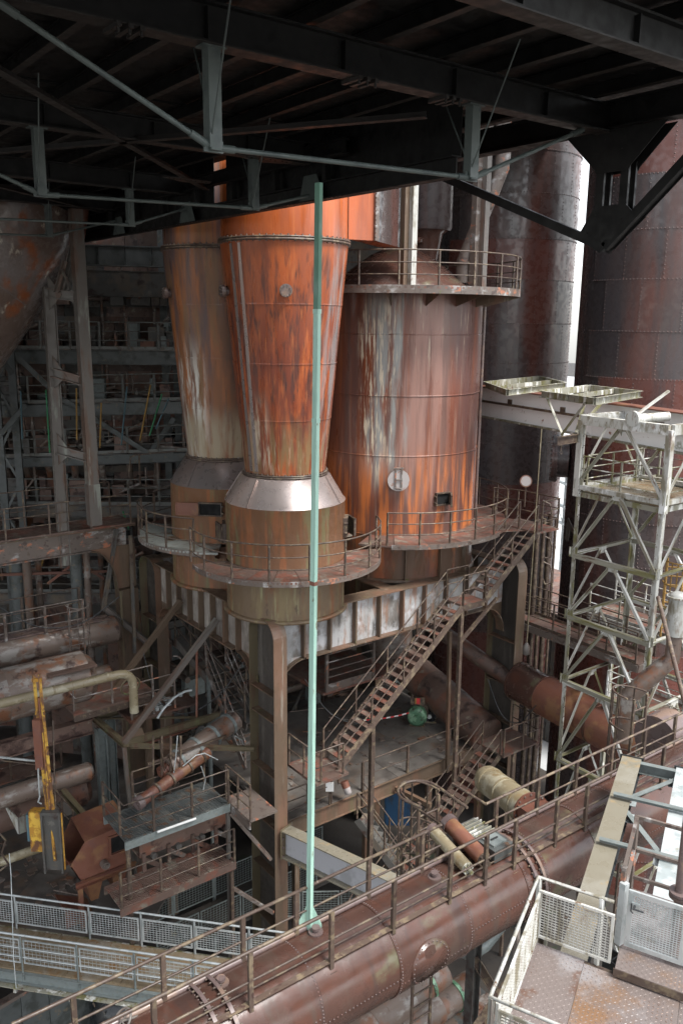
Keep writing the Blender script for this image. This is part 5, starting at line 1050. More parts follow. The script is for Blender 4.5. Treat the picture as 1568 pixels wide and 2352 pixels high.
# coloured tubes
tb = [(48, 898, 52, 1008, 'blue'), (106, 895, 115, 1040, 'green'), (176, 892, 177, 1010, 'yellow'), (233, 930, 230, 1028, 'yellow'), (292, 886, 279, 1022, 'blue'), (347, 883, 322, 1015, 'yellow'), (405, 880, 372, 1010, 'yellow')]
for i, (x0, y0, x1, y1, c) in enumerate([(48, 898, 52, 1008, 'blue'), (106, 895, 115, 1040, 'green'), (176, 892, 177, 1010, 'yellow'), (233, 925, 230, 1028, 'yellow'), (292, 888, 279, 1022, 'blue'), (346, 884, 322, 1012, 'yellow'), (372, 905, 344, 1000, 'green'), (388, 915, 358, 985, 'blue'), (118, 1205, 96, 1300, 'yellow'), (283, 1175, 296, 1215, 'green')]):
    W_ = {0: 'leftmost slanted blue tube on the middle furnace platform', 1: 'long green tube left of the grey trestle leg', 2: 'yellow tube just beside the grey trestle leg', 3: 'yellow tube between the two trestle legs', 4: 'blue tube just right of the grey trestle', 5: 'yellow slanted tube midway between trestle and rear funnel', 6: 'short slanted green tube near the rear funnel edge', 7: 'short slanted blue tube closest to the rear funnel edge', 8: 'yellow tube in the dark below the arched walkway', 9: 'short bright green tube behind the walkway railing'}[i]
    D = 36.2 if i < 8 else 33; o = obj('tube', MB().cyl(pd(x0, y0, D), pd(x1, y1, D + .3), .035, 8), MAT['tube_' + c]); tag(o, W_, 'tube', 'coloured tubes round the furnace')
# columns, head girder and roof of the furnace house
fh_ = thing('furnace_house', 'dark steel frame and roof of the furnace house behind the funnels', 'building', FP(0, 3, GZ))
for x, D, w_ in ((12, 37.5, .7), (395, 39, .5)):
    p = pd(x, 900, D)
    for sg in (-1, 1): bar('column', V((p.x, p.y, GZ)) + FS * sg * w_ / 2, V((p.x, p.y, 27)) + FS * sg * w_ / 2, .12, .3, MAT['furnace_green'], fh_, up=FS)
    for k in range(22): z = GZ + 1.35 * k; bar('lacing', V((p.x, p.y, z)) + FS * w_ / 2 * (-1) ** k, V((p.x, p.y, z + 1.35)) - FS * w_ / 2 * (-1) ** k, .03, .1, MAT['furnace_green'], fh_, up=FS)
for (x0, y0, x1, y1, D) in ((20, 800, 150, 925, 37.4), (0, 1000, 60, 930, 37), (150, 920, 340, 1040, 36.8), (400, 960, 330, 1060, 37), (30, 860, 0, 820, 37)): bar('brace', pd(x0, y0, D), pd(x1, y1, D), .12, .2, MAT['furnace_green'], fh_, sect='i')
zt, zb_ = pd(270, 565, 34).z, pd(270, 612, 34).z
q0, q1 = pd(100, 590, 34), pd(470, 590, 34); bar('head_girder', V((q0.x, q0.y, (zt + zb_) / 2)), V((q1.x, q1.y, (zt + zb_) / 2)), .5, zt - zb_, MAT['furnace_green'], fh_, sect='i')
for k in range(7): p = q0 + (q1 - q0) * (k / 6); bar('girder_rib', V((p.x, p.y, zb_ + .05)), V((p.x, p.y, zt - .05)), .5, .02, MAT['furnace_green'], fh_, up=FS)
for x0, D0, x1, D1, y, h in ((180, 36.5, 480, 36.5, 650, 1.0), (150, 40, 480, 40, 690, .5)): a, b = pd(x0, y, D0), pd(x1, y, D1); bar('cross_girder', V((a.x, a.y, a.z)), V((b.x, b.y, a.z)), .3, h, MAT['furnace_steel'], fh_, sect='i')
for k in range(16): obj('roof_sheet', MB().obb(FP(-15 + 2.4 * k, 5, 27.3 + .03 * (k % 2)), FS * 1.2, FN * 14, Z * .05), MAT['roof_dark'], fh_)
for j in range(5):
    for k in range(17): 
        z0 = GZ + j * 6.2; obj('wall_sheet', MB().obb(FP(-13 + 2.0 * k, 9.5 + .03 * (k % 2), z0 + 3.1), FS * .99, FN * .04, Z * 3.08), MAT['furnace_steel'] if (k + j) % 4 else MAT['furnace_rust'], fh_)
for k in range(12):
    z0 = GZ + 0.01; obj('wall_sheet', MB().obb(FP(-15.2, -10 + 2.0 * k, 12), FS * .04, FN * .99, Z * 15), MAT['furnace_steel'], fh_)
# daylight windows glimpsed between machines are real openings: leave wall gaps by louvre strips
# machine clutter on the platforms (too tangled to tell apart)
rr = random.Random(11); cl_ = thing('machine_clutter', 'tangle of pipes, boxes and valves on the dark furnace platforms', 'machinery', FP(0, 1, 15), kind='stuff')
for nm, mk, N in (('clutter_boxes', 'furnace_steel', 90), ('clutter_pipes', 'pipe_old', 150), ('clutter_pale', 'galv_dull', 34), ('clutter_rust', 'furnace_rust', 60)):
    q = MB()
    for k in range(N):
        lv = rr.choice([fz(800), fz(928), fz(1052), fz(1150), fz(1340), fz(700)]); s, d = rr.uniform(-3, 8.5), rr.uniform(.6, 3.0); h = rr.uniform(.1, .55); b = FP(s, d, lv)
        if nm == 'clutter_pipes':
            if rr.random() < .5: q.cyl(b, b + Z * rr.uniform(.6, 2.4), rr.uniform(.03, .09), 6)
            else: q.cyl(b + Z * h, b + Z * (h + rr.uniform(-.2, .9)) + FS * rr.uniform(.4, 2.4), rr.uniform(.03, .1), 6)
        else: q.obb(b + Z * h, FS * rr.uniform(.08, .4), FN * rr.uniform(.08, .3), Z * h)
    obj(nm, q, MAT[mk], cl_, kind='stuff')
# ---------------------------------------------------------------- big dust duct curving down at the left edge
dd_ = thing('dust_duct', 'huge rust streaked dust duct curving down at the left edge', 'duct', pd(-60, 600, 31.5))
DD = 31.5
ax = [pd(-16, 450, DD), pd(-24, 495, DD), pd(-72, 568, DD), pd(-152, 684, DD), pd(-320, 925, DD)]
for i in range(len(ax) - 1): 
    q = MB().tube(ax, 2.9, 64)
obj('duct_shell', q, MAT['duct_rust'], dd_)
for t0 in (2.3,): i = int(t0); p = ax[i] + (ax[i + 1] - ax[i]) * (t0 - i); d = (ax[i + 1] - ax[i]).normalized(); obj('weld_band', MB().cyl(p - d * .02, p + d * .02, 2.91, 64), MAT['duct_rust'], dd_)
od = thing('inclined_pipe', 'thin orange brown inclined pipe behind the grey trestle leg', 'pipe', pd(195, 500, 29)); obj('pipe', MB().cyl(pd(203, 420, 30), pd(184, 545, 30), .16, 12), MAT['hopper_rust'], od)
# ---------------------------------------------------------------- grey trestle standing on the arched walkway
tr_ = thing('trestle', 'tall grey two legged trestle rising from the arched walkway', 'steel frame', pd(200, 1205, 29.6))
L0, L1_ = pd(173, 480, 29.2), pd(218, 1205, 29.4); q0, q1 = pd(112, 660, 29.9), pd(150, 1300, 29.9)
bar('leg', L0, L0 + (L1_ - L0) * .86, .34, .36, MAT['trestle_grey'], tr_); bar('leg', L0 + (L1_ - L0) * .86, L1_, .38, .40, MAT['trestle_grey'], tr_)
ip = lambda t: q0 + (q1 - q0) * t
for a, b in ((0, .34), (.34, .62), (.62, 1)): bar('leg', ip(a), ip(b), .24, .36, MAT['trestle_grey'], tr_, sect='i')
for yl, yr, xr in ((672, 670, 178), (845, 860, 190), (1020, 1040, 203)):
    a = ip((yl - 660) / 640); b = L0 + (L1_ - L0) * ((yr - 480) / 725); bar('cross_strut', a, b, .3, .3, MAT['trestle_grey'], tr_, sect='i')
    for c, s in ((a, 1), (b, -1)): dv = (b - a).normalized() * s; obj('gusset_plate', MB().plate([c + Z * .55, c + dv * .5, c - Z * .55], dv.cross(Z), .03), MAT['trestle_grey'], tr_)
for x0, y0, x1, y1 in ((142, 672, 172, 540), (150, 672, 176, 590), (128, 672, 150, 600), (165, 672, 140, 620)): bar('bracing', pd(x0, y0, 29.6), pd(x1, y1, 29.3), .12, .1, MAT['trestle_grey'], tr_, sect='l')
# ---------------------------------------------------------------- arched walkway
aw = thing('arched_walkway', 'brown railed walkway on an arched plate girder leading to the round decks', 'walkway', (10, 28.4, 12.7))
WZ, WV0, WV1 = 12.78, 28.2, 29.6
for k in range(12): u = -7 + 1.58 * k; obj('deck_plate', MB().box((u, WV0, WZ - .06 + .004 * (k % 2)), (u + 1.57, WV1, WZ + .004 * (k % 2))), MAT['deck_rust'], aw)
for k in range(8): u = -7 + 2.33 * k; obj('girder_web', MB().box((u, WV0 + .1, WZ - .80), (u + 2.32, WV0 + .13, WZ - .1)), MAT['kick_worn'] if k in (4, 5, 6, 7) else MAT['frame_brown'], aw)
obj('girder_flange', MB().box((-7, WV0 - .05, WZ - .1), (11.95, WV0 + .25, WZ - .06)), MAT['frame_brown'], aw); obj('girder_flange', MB().box((-7, WV0 - .05, WZ - .84), (10.3, WV0 + .25, WZ - .8)), MAT['kick_worn'], aw)
n = 10; poly = [V((10.3, WV0 + .1, WZ - .8)), V((11.95, WV0 + .1, WZ - .8))] + [V((11.95, WV0 + .1, WZ - 2.3))] + [V((11.25 - .95 * (1 - math.cos(math.pi / 2 * (1 - k / n))) * 1.0, WV0 + .1, WZ - .8 - 1.5 * (1 - math.sin(math.pi / 2 * (k / n))))) for k in range(n + 1)]
poly = [V((10.3, WV0 + .1, WZ - .81)), V((11.95, WV0 + .1, WZ - .81)), V((11.95, WV0 + .1, WZ - 2.4)), V((11.2, WV0 + .1, WZ - 2.4))] + [V((10.3 + .9 * math.cos(math.pi / 2 * k / n), WV0 + .1, WZ - 2.4 + 1.55 * math.sin(math.pi / 2 * k / n))) for k in range(1, n + 1)]
obj('haunch', MB().plate(poly, Y, .03), MAT['frame_brown'], aw)
pa = [poly[3]] + poly[4:]; q = MB()
for a, b in zip(pa, pa[1:]): q.beam(a + Y * .015, b + Y * .015, .34, .03)
obj('haunch_flange', q, MAT['frame_brown'], aw)
obj('column', MB().box((11.22, WV0 - .1, GZ), (11.93, WV0 + .35, WZ - 2.42)), MAT['frame_brown'], aw); obj('column_edge', MB().box((11.2, WV0 - .2, GZ), (11.26, WV0 - .1, WZ - 2.42)), MAT['frame_olive'], aw)
railing(aw, [V((-7, WV0, WZ)), V((11.8, WV0, WZ))], MAT['rust_rail'], h=1.05, spacing=1.45, rails=(1.0, .66, .33)); railing(aw, [V((-7, WV1, WZ)), V((11.6, WV1, WZ))], MAT['rust_rail'], h=1.3, spacing=1.5, rails=(1.0, .45))
# back left railing joining the pale deck
bq = [pd(296, 1095, 31.5), pd(300, 1050, 31.5), pd(312, 1045, 31.5), pd(405, 1036, 31.5)]
hb = thing('bent_handrail', 'thin bent brown handrail beside the rear funnel foot', 'railing', bq[0]); obj('rail', MB().tube(bq, .03, 6), MAT['rust_rail'], hb); bar('post', pd(320, 1044, 31.5), pd(322, 1110, 31.5), .05, .05, MAT['rust_rail'], hb)
# ---------------------------------------------------------------- pipes under the walkway
def upipe(name, label, u0, u1, v, z, r, m, cat='pipe', plates=4, cap=True):
    t = thing(name, label, cat, (u0, v, z))
    for k in range(plates): a, b = u0 + (u1 - u0) * k / plates, u0 + (u1 - u0) * (k + 1) / plates; obj('pipe_plate', MB().cyl((a, v, z), (b, v, z), r + .012 * (k % 2), 28), m, t)
    if cap: obj('end_cap', MB().tube([(u1, v, z), (u1 + r * .3, v, z), (u1 + r * .45, v, z)], [r * .97, r * .8, r * .3], 24), m, t)
    return t
pA = upipe('service_pipe', 'mottled grey brown pipe with a railing on top, below the arched walkway', -6, 10.9, 28.0, 9.0, .5, MAT['pipe_old'], plates=7)
q = MB().box((-6, 27.75, 9.49), (10.7, 28.25, 9.53)); obj('kerb_plate', q, MAT['pipe_mauve'], pA); railing(pA, [V((-6, 27.7, 9.5)), V((9.7, 27.7, 9.5))], MAT['kick_worn'], h=.95, spacing=1.35, rails=(1.0, .62, .28), pw=.08); railing(pA, [V((-6, 28.6, 9.5)), V((9.9, 28.6, 9.5))], MAT['rust_rail'], h=1.1, spacing=1.9, rails=(1.0, .5), pw=.08)
cg = thing('caged_ladder', 'pale caged ladder on the left between the two mottled pipes', 'ladder', (9.2, 27.3, 8)); ladder(cg, (9.3, 27.3, 7.2), (9.3, 27.3, 10.5), X, MAT['kick_worn'], wid=.5, cage=-Y)
pBt = upipe('service_pipe', 'large bluish grey pipe at the left behind the thin buff pipe', -6, 8.7, 25.2, 8.75, .8, MAT['pipe_old'], plates=6)
q = MB().box((7.4, 24.4, 9.3), (8.9, 25.9, 9.36)); obj('saddle_plate', q, MAT['furnace_rust'], pBt)
sg2 = thing('steel_stage', 'small railed stage beside the end of the bluish grey pipe', 'platform', (8.5, 24.5, 9)); obj('deck_plate', MB().box((7.9, 23.9, 8.1), (10.6, 25.6, 8.16)), MAT['deck_rust'], sg2)
railing(sg2, [V((8.0, 25.5, 8.16)), V((8.0, 23.95, 8.16)), V((10.5, 23.95, 8.16))], MAT['kick_worn'], h=.95, spacing=1.3, rails=(1.0, .5))
bar('edge_beam', (7.9, 23.93, 8.0), (10.6, 23.93, 8.0), .08, .2, MAT['rust_rail'], sg2); bar('leg', (10.4, 24.2, 7.9), (10.4, 24.2, GZ), .2, .2, MAT['frame_brown'], sg2)
lp = thing('buff_pipe', 'long thin buff lagged pipe ending in a downward elbow, lower left', 'pipe', (3, 22.9, 9.5)); zl = 9.55; vl = 22.9
el = [V((-6, vl, zl + .03)), V((9.0, vl, zl))] + [V((9.0 + .42 * math.sin(t), vl, zl - .42 + .42 * math.cos(t))) for t in (.4, .8, 1.2, 1.57)] + [V((9.42, vl, 8.2))]
q = MB().tube(el, .135, 16); obj('pipe', q, MAT['pipe_lagged'], lp)
for u in (-1, .6, 2.2, 3.8, 5.4, 7.0, 8.6): obj('band', MB().cyl((u, vl, zl + .01), (u + .06, vl, zl + .01), .142, 16), MAT['pipe_lagged'], lp)
vlx = V((9.5, 23.3, 8.9)); q = MB().tube([vlx + V((.3 * math.cos(t), -.1 * math.sin(t), .3 * math.sin(t))) for t in [2 * math.pi * k / 16 for k in range(16)]], .03, 6, closed=True); obj('handwheel', q, MAT['frame_olive'], lp)
# ---------------------------------------------------------------- bracket frame hung from the left girder
bf = thing('bracket_frame', 'triangular olive bracket frame hung by two long struts from the girder', 'steel frame', (9, 22.8, 7.3)); BZ2 = 7.32
P1, P2 = V((8.9, 25.0, BZ2)), V((9.0, 22.8, BZ2))
bar('strut', V((12.2, 25.2, 10.6)), P1 + Z * .05, .16, .18, MAT['frame_brown'], bf, sect='l'); bar('strut', V((12.2, 22.65, 10.7)), P2 + Z * .05, .16, .18, MAT['trestle_grey'], bf, sect='l')
bar('tie_beam', P1, V((12.3, 25.0, BZ2)), .14, .2, MAT['frame_olive'], bf, sect='i'); bar('tie_beam', P2, V((12.3, 22.8, BZ2)), .14, .22, MAT['frame_olive'], bf, sect='i'); bar('cross_beam', P1, P2, .14, .2, MAT['frame_olive'], bf, sect='i')
bar('brace', P2 + X * .2 - Z * .12, V((12.15, 20.4, BZ2 - .1)), .12, .14, MAT['frame_olive'], bf, sect='i'); bar('brace', P1 + X * .2 - Z * .1, V((12.2, 22.9, BZ2 - .1)), .08, .08, MAT['frame_olive'], bf, sect='l')
for P in (P1, P2): q = MB().plate([P - X * .05, P + X * .7, P + X * .6 + Z * .35, P + X * .2 + Z * .4], Y, .02); obj('gusset_plate', q, MAT['frame_brown'], bf)
bar('hanger_post', P2 - Z * .1, V((9.18, 22.75, 2.6)), .1, .12, MAT['trestle_grey'], bf); obj('hook_end', MB().tube([V((9.24, 22.7, 5.6)), V((9.24, 22.6, 5.3)), V((9.3, 22.5, 5.2)), V((9.36, 22.5, 5.35))], .03, 6), MAT['white_worn'], bf)
cb = thing('long_beam', 'long brown I beam running left from the bracket frame corner', 'beam', (3, 24.9, 7.2)); obj('beam_section', MB().ibeam((-6, 24.9, 7.15), (2.0, 24.9, 7.15), .3, .5, .03), MAT['furnace_rust'], cb); obj('beam_section', MB().ibeam((2.01, 24.9, 7.15), (8.8, 24.9, 7.15), .3, .5, .03), MAT['furnace_rust'], cb)
for u in (9.1,): bar('leg', (u, 25.0, 6.9), (u, 25.0, GZ), .3, .3, MAT['galv_dull'], cb, sect='i'); bar('leg', (u + .5, 25.4, 6.9), (u + .5, 25.4, GZ), .25, .25, MAT['galv_dull'], cb, sect='i')

# ---------------------------------------------------------------- extra service runs in the lower left shade
for (lb, v, z, r, u1, m) in (('dark pipe directly below the long brown beam at left', 24.3, 5.9, .30, 8.4, 'pipe_old'), ('thick dim pipe low behind the yellow mast', 25.6, 4.6, .55, 8.6, 'furnace_rust'), ('slim dim pipe just above the tapping floor at left', 23.9, 4.1, .14, 7.6, 'pipe_lagged'), ('dim pipe hidden between the two mottled pipes', 26.9, 7.9, .28, 10.2, 'pipe_old')):
    upipe('service_pipe', lb, -6, u1, v, z, r, MAT[m], plates=5)
sgl = thing('side_gallery', 'dim railed service gallery behind the yellow mast', 'walkway', (3, 25, 5))
for k in range(6): obj('deck_plate', MB().box((-5 + 2.2 * k, 26.3, 5.2), (-2.82 + 2.2 * k, 27.6, 5.25)), MAT['furnace_rust'], sgl)
bar('edge_beam', (-5, 26.3, 5.05), (8.2, 26.3, 5.05), .1, .3, MAT['furnace_steel'], sgl); railing(sgl, [V((-5, 26.35, 5.25)), V((8.2, 26.35, 5.25))], MAT['rust_rail'], h=1.0, spacing=1.6, rails=(1.0, .5))
for u in (-3, 1, 5, 8): bar('leg', (u, 26.5, 4.9), (u, 26.5, GZ), .18, .18, MAT['furnace_steel'], sgl)
vp = thing('riser_pipes', 'row of dark vertical pipes in the shade under the arched walkway', 'pipes', (6, 31, 5), None)
for x, D, r in ((40, 32.5, .3), (62, 32, .16), (88, 33, .12), (175, 31.5, .22), (200, 31.2, .12), (232, 33, .1)): p = pd(x, 1300, D); obj('pipe', MB().cyl((p.x, p.y, GZ), (p.x, p.y, 12.0), r, 14), MAT['furnace_green'] if r > .2 else MAT['pipe_old'], vp)
for x0, y0, x1, y1 in ((110, 1240, 240, 1330), (240, 1240, 110, 1340), (0, 1270, 300, 1262), (0, 1320, 300, 1310)): bar('cross_bar', pd(x0, y0, 32.2), pd(x1, y1, 32.2), .08, .1, MAT['hopper_rust'], vp)
bar('brace', pd(268, 1215, 30.4), pd(238, 1400, 30.4), .12, .14, MAT['furnace_steel'], aw, sect='i'); bar('brace', pd(240, 1395, 30.4), pd(345, 1480, 29.9), .14, .2, MAT['trestle_grey'], aw, sect='i'); bar('brace', pd(310, 1500, 29.8), pd(300, 1230, 30.6), .1, .1, MAT['furnace_steel'], aw)
rl = thing('low_railing', 'pale broken railing with a bent hoop right of the buff elbow', 'railing', (10.5, 23.6, 7.4)); railing(rl, [V((9.7, 23.8, 7.5)), V((11.2, 23.8, 7.5))], MAT['kick_worn'], h=1.2, spacing=.7, rails=(1.0, .66, .33)); obj('hoop', MB().tube([V((11.2 + .3 * math.sin(t), 23.8, 8.7 + .3 - .3 * math.cos(t))) for t in [math.pi * k / 8 for k in range(9)]], .025, 6), MAT['kick_worn'], rl); obj('deck', MB().box((9.6, 23.7, 7.42), (12.0, 24.8, 7.5)), MAT['furnace_rust'], rl)
q = MB(); rr3 = random.Random(9)
for k in range(9): p = V((rr3.uniform(10.4, 11.9), rr3.uniform(23.8, 24.6), 7.5)); q.obb(p + Z * .05, X * rr3.uniform(.04, .14), Y * rr3.uniform(.04, .14), Z * rr3.uniform(.02, .1))
obj('rags', q, MAT['galvanized'], rl, kind='stuff')
# loose cables
for i, (P_, lb) in enumerate((([(330, 1500, 27), (360, 1600, 26.6), (420, 1640, 26), (500, 1600, 26), (560, 1520, 26)], 'dark slack cable looping behind the two long struts'), ([(0, 1395, 28), (90, 1440, 28), (190, 1430, 28), (275, 1370, 28)], 'dark slack cable hung across the mottled pipe'), ([(700, 1560, 24.5), (760, 1640, 25), (840, 1660, 25.5), (905, 1600, 26)], 'dark slack cable drooping over the working floor'), ([(1120, 1560, 29), (1150, 1640, 28.4), (1190, 1660, 28), (1230, 1620, 27.6)], 'dark slack cable beside the right frame column'))):
    pts = [pd(*p) for p in P_]; fine = []
    for a, b, c, d in zip([pts[0]] + pts[:-2], pts[:-1], pts[1:], pts[2:] + [pts[-1]]):
        for t in (0, .25, .5, .75): fine.append(.5 * ((2 * b) + (c - a) * t + (2 * a - 5 * b + 4 * c - d) * t * t + (3 * b - a - 3 * c + d) * t ** 3))
    tag(obj('cable', MB().tube(fine + [pts[-1]], .018, 5), MAT['beam_black']), lb, 'cable')
# ---------------------------------------------------------------- galleries lower left
def gallery(label, u0, u1, v0, v1, z, railsp, n, m=MAT['galv_dull'], side=True):
    t = thing('gallery', label, 'walkway', (u0, v0, z), 'galleries left of the near column')
    for k in range(n):
        a, b = u0 + (u1 - u0) * k / n, u0 + (u1 - u0) * (k + 1) / n
        q = MB(); q.box((a + .01, v0, z - .03), (b - .01, v0 + .03, z)); q.box((a + .01, v1 - .03, z - .03), (b - .01, v1, z)); nb = int((v1 - v0) / .07); 
        for j in range(1, nb): vv = v0 + (v1 - v0) * j / nb; q.box((a + .01, vv - .008, z - .03), (b - .01, vv + .008, z - .002))
        q.box((a + .01, v0, z - .04), (b - .01, v1, z - .034)); obj('grating', q, m, t)
    for v in (v0, v1): bar('edge_beam', (u0, v, z - .15), (u1, v, z - .15), .05, .24, MAT['galv_dull'] if z > 5 else MAT['deck_rust'], t)
    for p in railsp: railing(t, p, MAT['rust_rail'], h=1.08, spacing=1.3, rails=(1.0, .62, .31), pw=.06)
    return t
uv, uz = 19.8, 6.12
ug = gallery('grated upper gallery carrying the long rusty gun barrels', 7.7, 10.95, uv, 21.3, uz, [[V((7.72, 21.3, uz)), V((7.72, uv, uz)), V((10.9, uv, uz))], [V((8.6, 21.3, uz)), V((10.9, 21.3, uz))]], 4, MAT['grating_dark'])
bar('leg', (10.9, uv + .05, uz - .25), (10.9, uv + .05, 0), .1, .1, MAT['trestle_grey'], ug); bar('leg', (7.8, uv + .05, uz - .25), (7.8, uv + .05, GZ), .1, .1, MAT['rust_rail'], ug)
bar('knee', (10.95, uv, 5.8), (12.1, 19.4, 4.0), .1, .1, MAT['kick_worn'], ug); bar('knee', (10.95, uv, 3.3), (12.1, 19.3, 2.2), .08, .1, MAT['kick_worn'], ug)
wing = thing('gallery', 'short worn side gallery between the upper gallery and the near column', 'walkway', (11, 19.5, 6), 'galleries left of the near column')
obj('deck_plate', MB().box((10.98, 18.7, uz - .1), (11.9, 20.2, uz - .04)), MAT['kick_worn'], wing); bar('edge_beam', (10.98, 18.7, uz - .2), (10.98, 20.2, uz - .2), .05, .24, MAT['kick_worn'], wing); railing(wing, [V((11.0, 20.1, uz)), V((11.0, 18.72, uz))], MAT['rust_rail'], h=1.08, spacing=.9, rails=(1.0, .62, .31))
lv, lz = 19.6, 4.3
lgal = gallery('rusty lower gallery in front of the hopper conveyor', 7.4, 11.0, lv, 20.75, lz, [[V((7.45, lv, lz)), V((10.95, lv, lz))]], 4, MAT['deck_rust'])
for u in (10.9,): bar('leg', (u, lv + .1, lz - .25), (u, lv + .1, GZ), .1, .1, MAT['rust_rail'], lgal)
cv = thing('conveyor', 'rusty scraper conveyor trough between hopper and near column', 'conveyor', (9, 21.0, 4.5))
for v in (20.75, 21.7): bar('side_plate', (8.5, v, 5.0), (11.4, v, 5.0), .03, .5, MAT['furnace_rust'], cv)
obj('belt_bed', MB().box((8.5, 20.8, 4.7), (11.4, 21.65, 4.76)), MAT['furnace_rust'], cv)
for k in range(4): u = 8.6 + .78 * k; bar('trestle', (u, 20.7, 4.9), (u, 20.7, lz), .08, .1, MAT['furnace_rust'], cv); bar('trestle_brace', (u, 20.7, 4.7), (u + .5, 20.7, lz), .06, .14, MAT['kick_worn'] if k % 2 else MAT['furnace_rust'], cv); q = MB().cyl((u + .3, 20.62, 4.72), (u + .3, 21.7, 4.72), .09, 12); obj('roller', q, MAT['furnace_steel'], cv)
# tapping gun barrels on the upper gallery
tg = thing('tapping_gun', 'long rusty tapping gun with twin barrels lying on the upper gallery', 'machine', (9.3, 21, 6.3))
a, b = pv(318, 1845, 20.6), pv(478, 1768, 21.3); b = V((b.x, b.y, a.z + .45)); q = MB().tube([a, a + (b - a) * .3, b], [.17, .17, .19], 18); obj('barrel', q, MAT['hopper_rust'], tg); obj('muzzle', MB().cyl(a - (b - a).normalized() * .06, a + (b - a).normalized() * .12, .2, 18), MAT['pipe_mauve'], tg)
for t in (.25, .45, .7, .9): p = a + (b - a) * t; d = (b - a).normalized(); obj('clamp', MB().cyl(p - d * .03, p + d * .03, .225, 16), MAT['rust_rail'], tg)
c, d_ = pv(385, 1765, 21.3), pv(540, 1688, 22.0); d_ = V((d_.x, d_.y, c.z + .5)); q = MB().cyl(c, d_, .33, 22); obj('barrel', q, MAT['pipe_old'], tg)
for t in (.15, .4, .65, .9): p = c + (d_ - c) * t; e = (d_ - c).normalized(); obj('clamp', MB().cyl(p - e * .05, p + e * .05, .36, 18), MAT['galv_dull'], tg)
q = MB().cyl(c - (d_ - c).normalized() * .25, c, .2, 14); q.cyl(c - (d_ - c).normalized() * .3, c - (d_ - c).normalized() * .2, .12, 12); obj('nose', q, MAT['hopper_rust'], tg)
e0, e1 = pv(468, 1688, 22.5), pv(520, 1672, 22.9); obj('ram', MB().cyl(e0, V((e1.x, e1.y, e0.z + .15)), .2, 18), MAT['galv_dull'], tg)
for e in (e0, V((e1.x, e1.y, e0.z + .15))): obj('ram_flange', MB().cyl(e - (e1 - e0).normalized() * .05, e + (e1 - e0).normalized() * .05, .3, 18), MAT['furnace_steel'], tg)
for P_ in ([(365, 1700), (378, 1770), (390, 1740), (410, 1800)], [(408, 1690), (404, 1740), (396, 1800)], [(462, 1760), (472, 1790), (466, 1820)], [(540, 1690), (556, 1700), (560, 1715)], [(420, 1760), (450, 1735), (470, 1730), (500, 1745)]): o = obj('hose', MB().tube([pv(x, y, 20.9) for x, y in P_], .018, 6), MAT['galvanized'] if P_[0][0] > 400 else MAT['rust_rail'], tg)
for x in (352, 372, 392, 415): bar('hanger', pv(x, 1690, 21.0), pv(x, 1780, 21.0), .05, .05, MAT['rust_rail'], tg)
bar('control_bar', pv(340, 1755, 21.0), pv(520, 1690, 21.4), .06, .06, MAT['rust_rail'], tg)
# fluorescent tube and curved white pipe
o = obj('light_tube', MB().cyl(pv(362, 1911, 19.7), pv(450, 1880, 19.7), .035, 8), MAT['plastic_white']); tag(o, 'thin white light tube fixed under the upper gallery edge', 'lamp')
o = obj('bent_pipe', MB().tube([pv(362, 1650, 23), pv(376, 1628, 23), pv(400, 1602, 23), pv(425, 1588, 23), pv(440, 1585, 23)], .04, 8), MAT['galvanized']); tag(o, 'curved white pipe behind the triangular bracket frame', 'pipe')
o = obj('red_conduit', MB().tube([pv(325, 1712, 23.2), pv(405, 1686, 23.2), pv(452, 1670, 23.2), pv(452, 1560, 23.2), pv(452, 1490, 23.2)], .04, 8), MAT['hopper_rust']); tag(o, 'thin red conduit with a right angle bend behind the bracket frame', 'pipe')
# hopper
hp = thing('hopper', 'rust red hopper with an open top and hooded body, lower left', 'hopper', (8, 22, 3)); 
def HP(u, v, z): return V((u, v, z))
h0 = pz(215, 1960, 4.0); hu, hv, hz = 6.72, 21.45, 4.25
q = MB(); A = [HP(hu, hv, hz + 1.1), HP(hu, hv + 1.5, hz + 1.1), HP(hu + .05, hv + 1.5, hz), HP(hu + .05, hv, hz)]
W2, TK = 1.5, .03
# hood: sloping roof plate, side walls, open mouth to the left
q = MB().plate([HP(hu + .45, hv, hz + 1.15), HP(hu + 1.75, hv, hz + 1.25), HP(hu + 1.75, hv + 1.1, hz + 1.45), HP(hu + .45, hv + 1.1, hz + 1.35)], Z, TK); obj('hood_roof', q, MAT['hopper_rust'], hp)
q = MB().plate([HP(hu + .45, hv, hz + 1.15), HP(hu + 1.75, hv, hz + 1.25), HP(hu + 1.75, hv, hz), HP(hu + .25, hv, hz), HP(hu, hv, hz + .55)], Y, TK); obj('side_wall', q, MAT['hopper_rust'], hp)
q = MB().plate([HP(hu + .45, hv + 1.1, hz + 1.35), HP(hu + 1.75, hv + 1.1, hz + 1.45), HP(hu + 1.75, hv + 1.1, hz), HP(hu + .25, hv + 1.1, hz), HP(hu, hv + 1.1, hz + .6)], -Y, TK); obj('side_wall', q, MAT['hopper_rust'], hp)
q = MB().plate([HP(hu, hv, hz + .55), HP(hu, hv + 1.1, hz + .6), HP(hu + .25, hv + 1.1, hz), HP(hu + .25, hv, hz)], X, TK); obj('front_lip', q, MAT['hopper_rust'], hp)
q = MB().plate([HP(hu + 1.75, hv, hz + 1.25), HP(hu + 1.75, hv + 1.1, hz + 1.45), HP(hu + 1.75, hv + 1.1, hz), HP(hu + 1.75, hv, hz)], X, TK); obj('back_wall', q, MAT['hopper_rust'], hp)
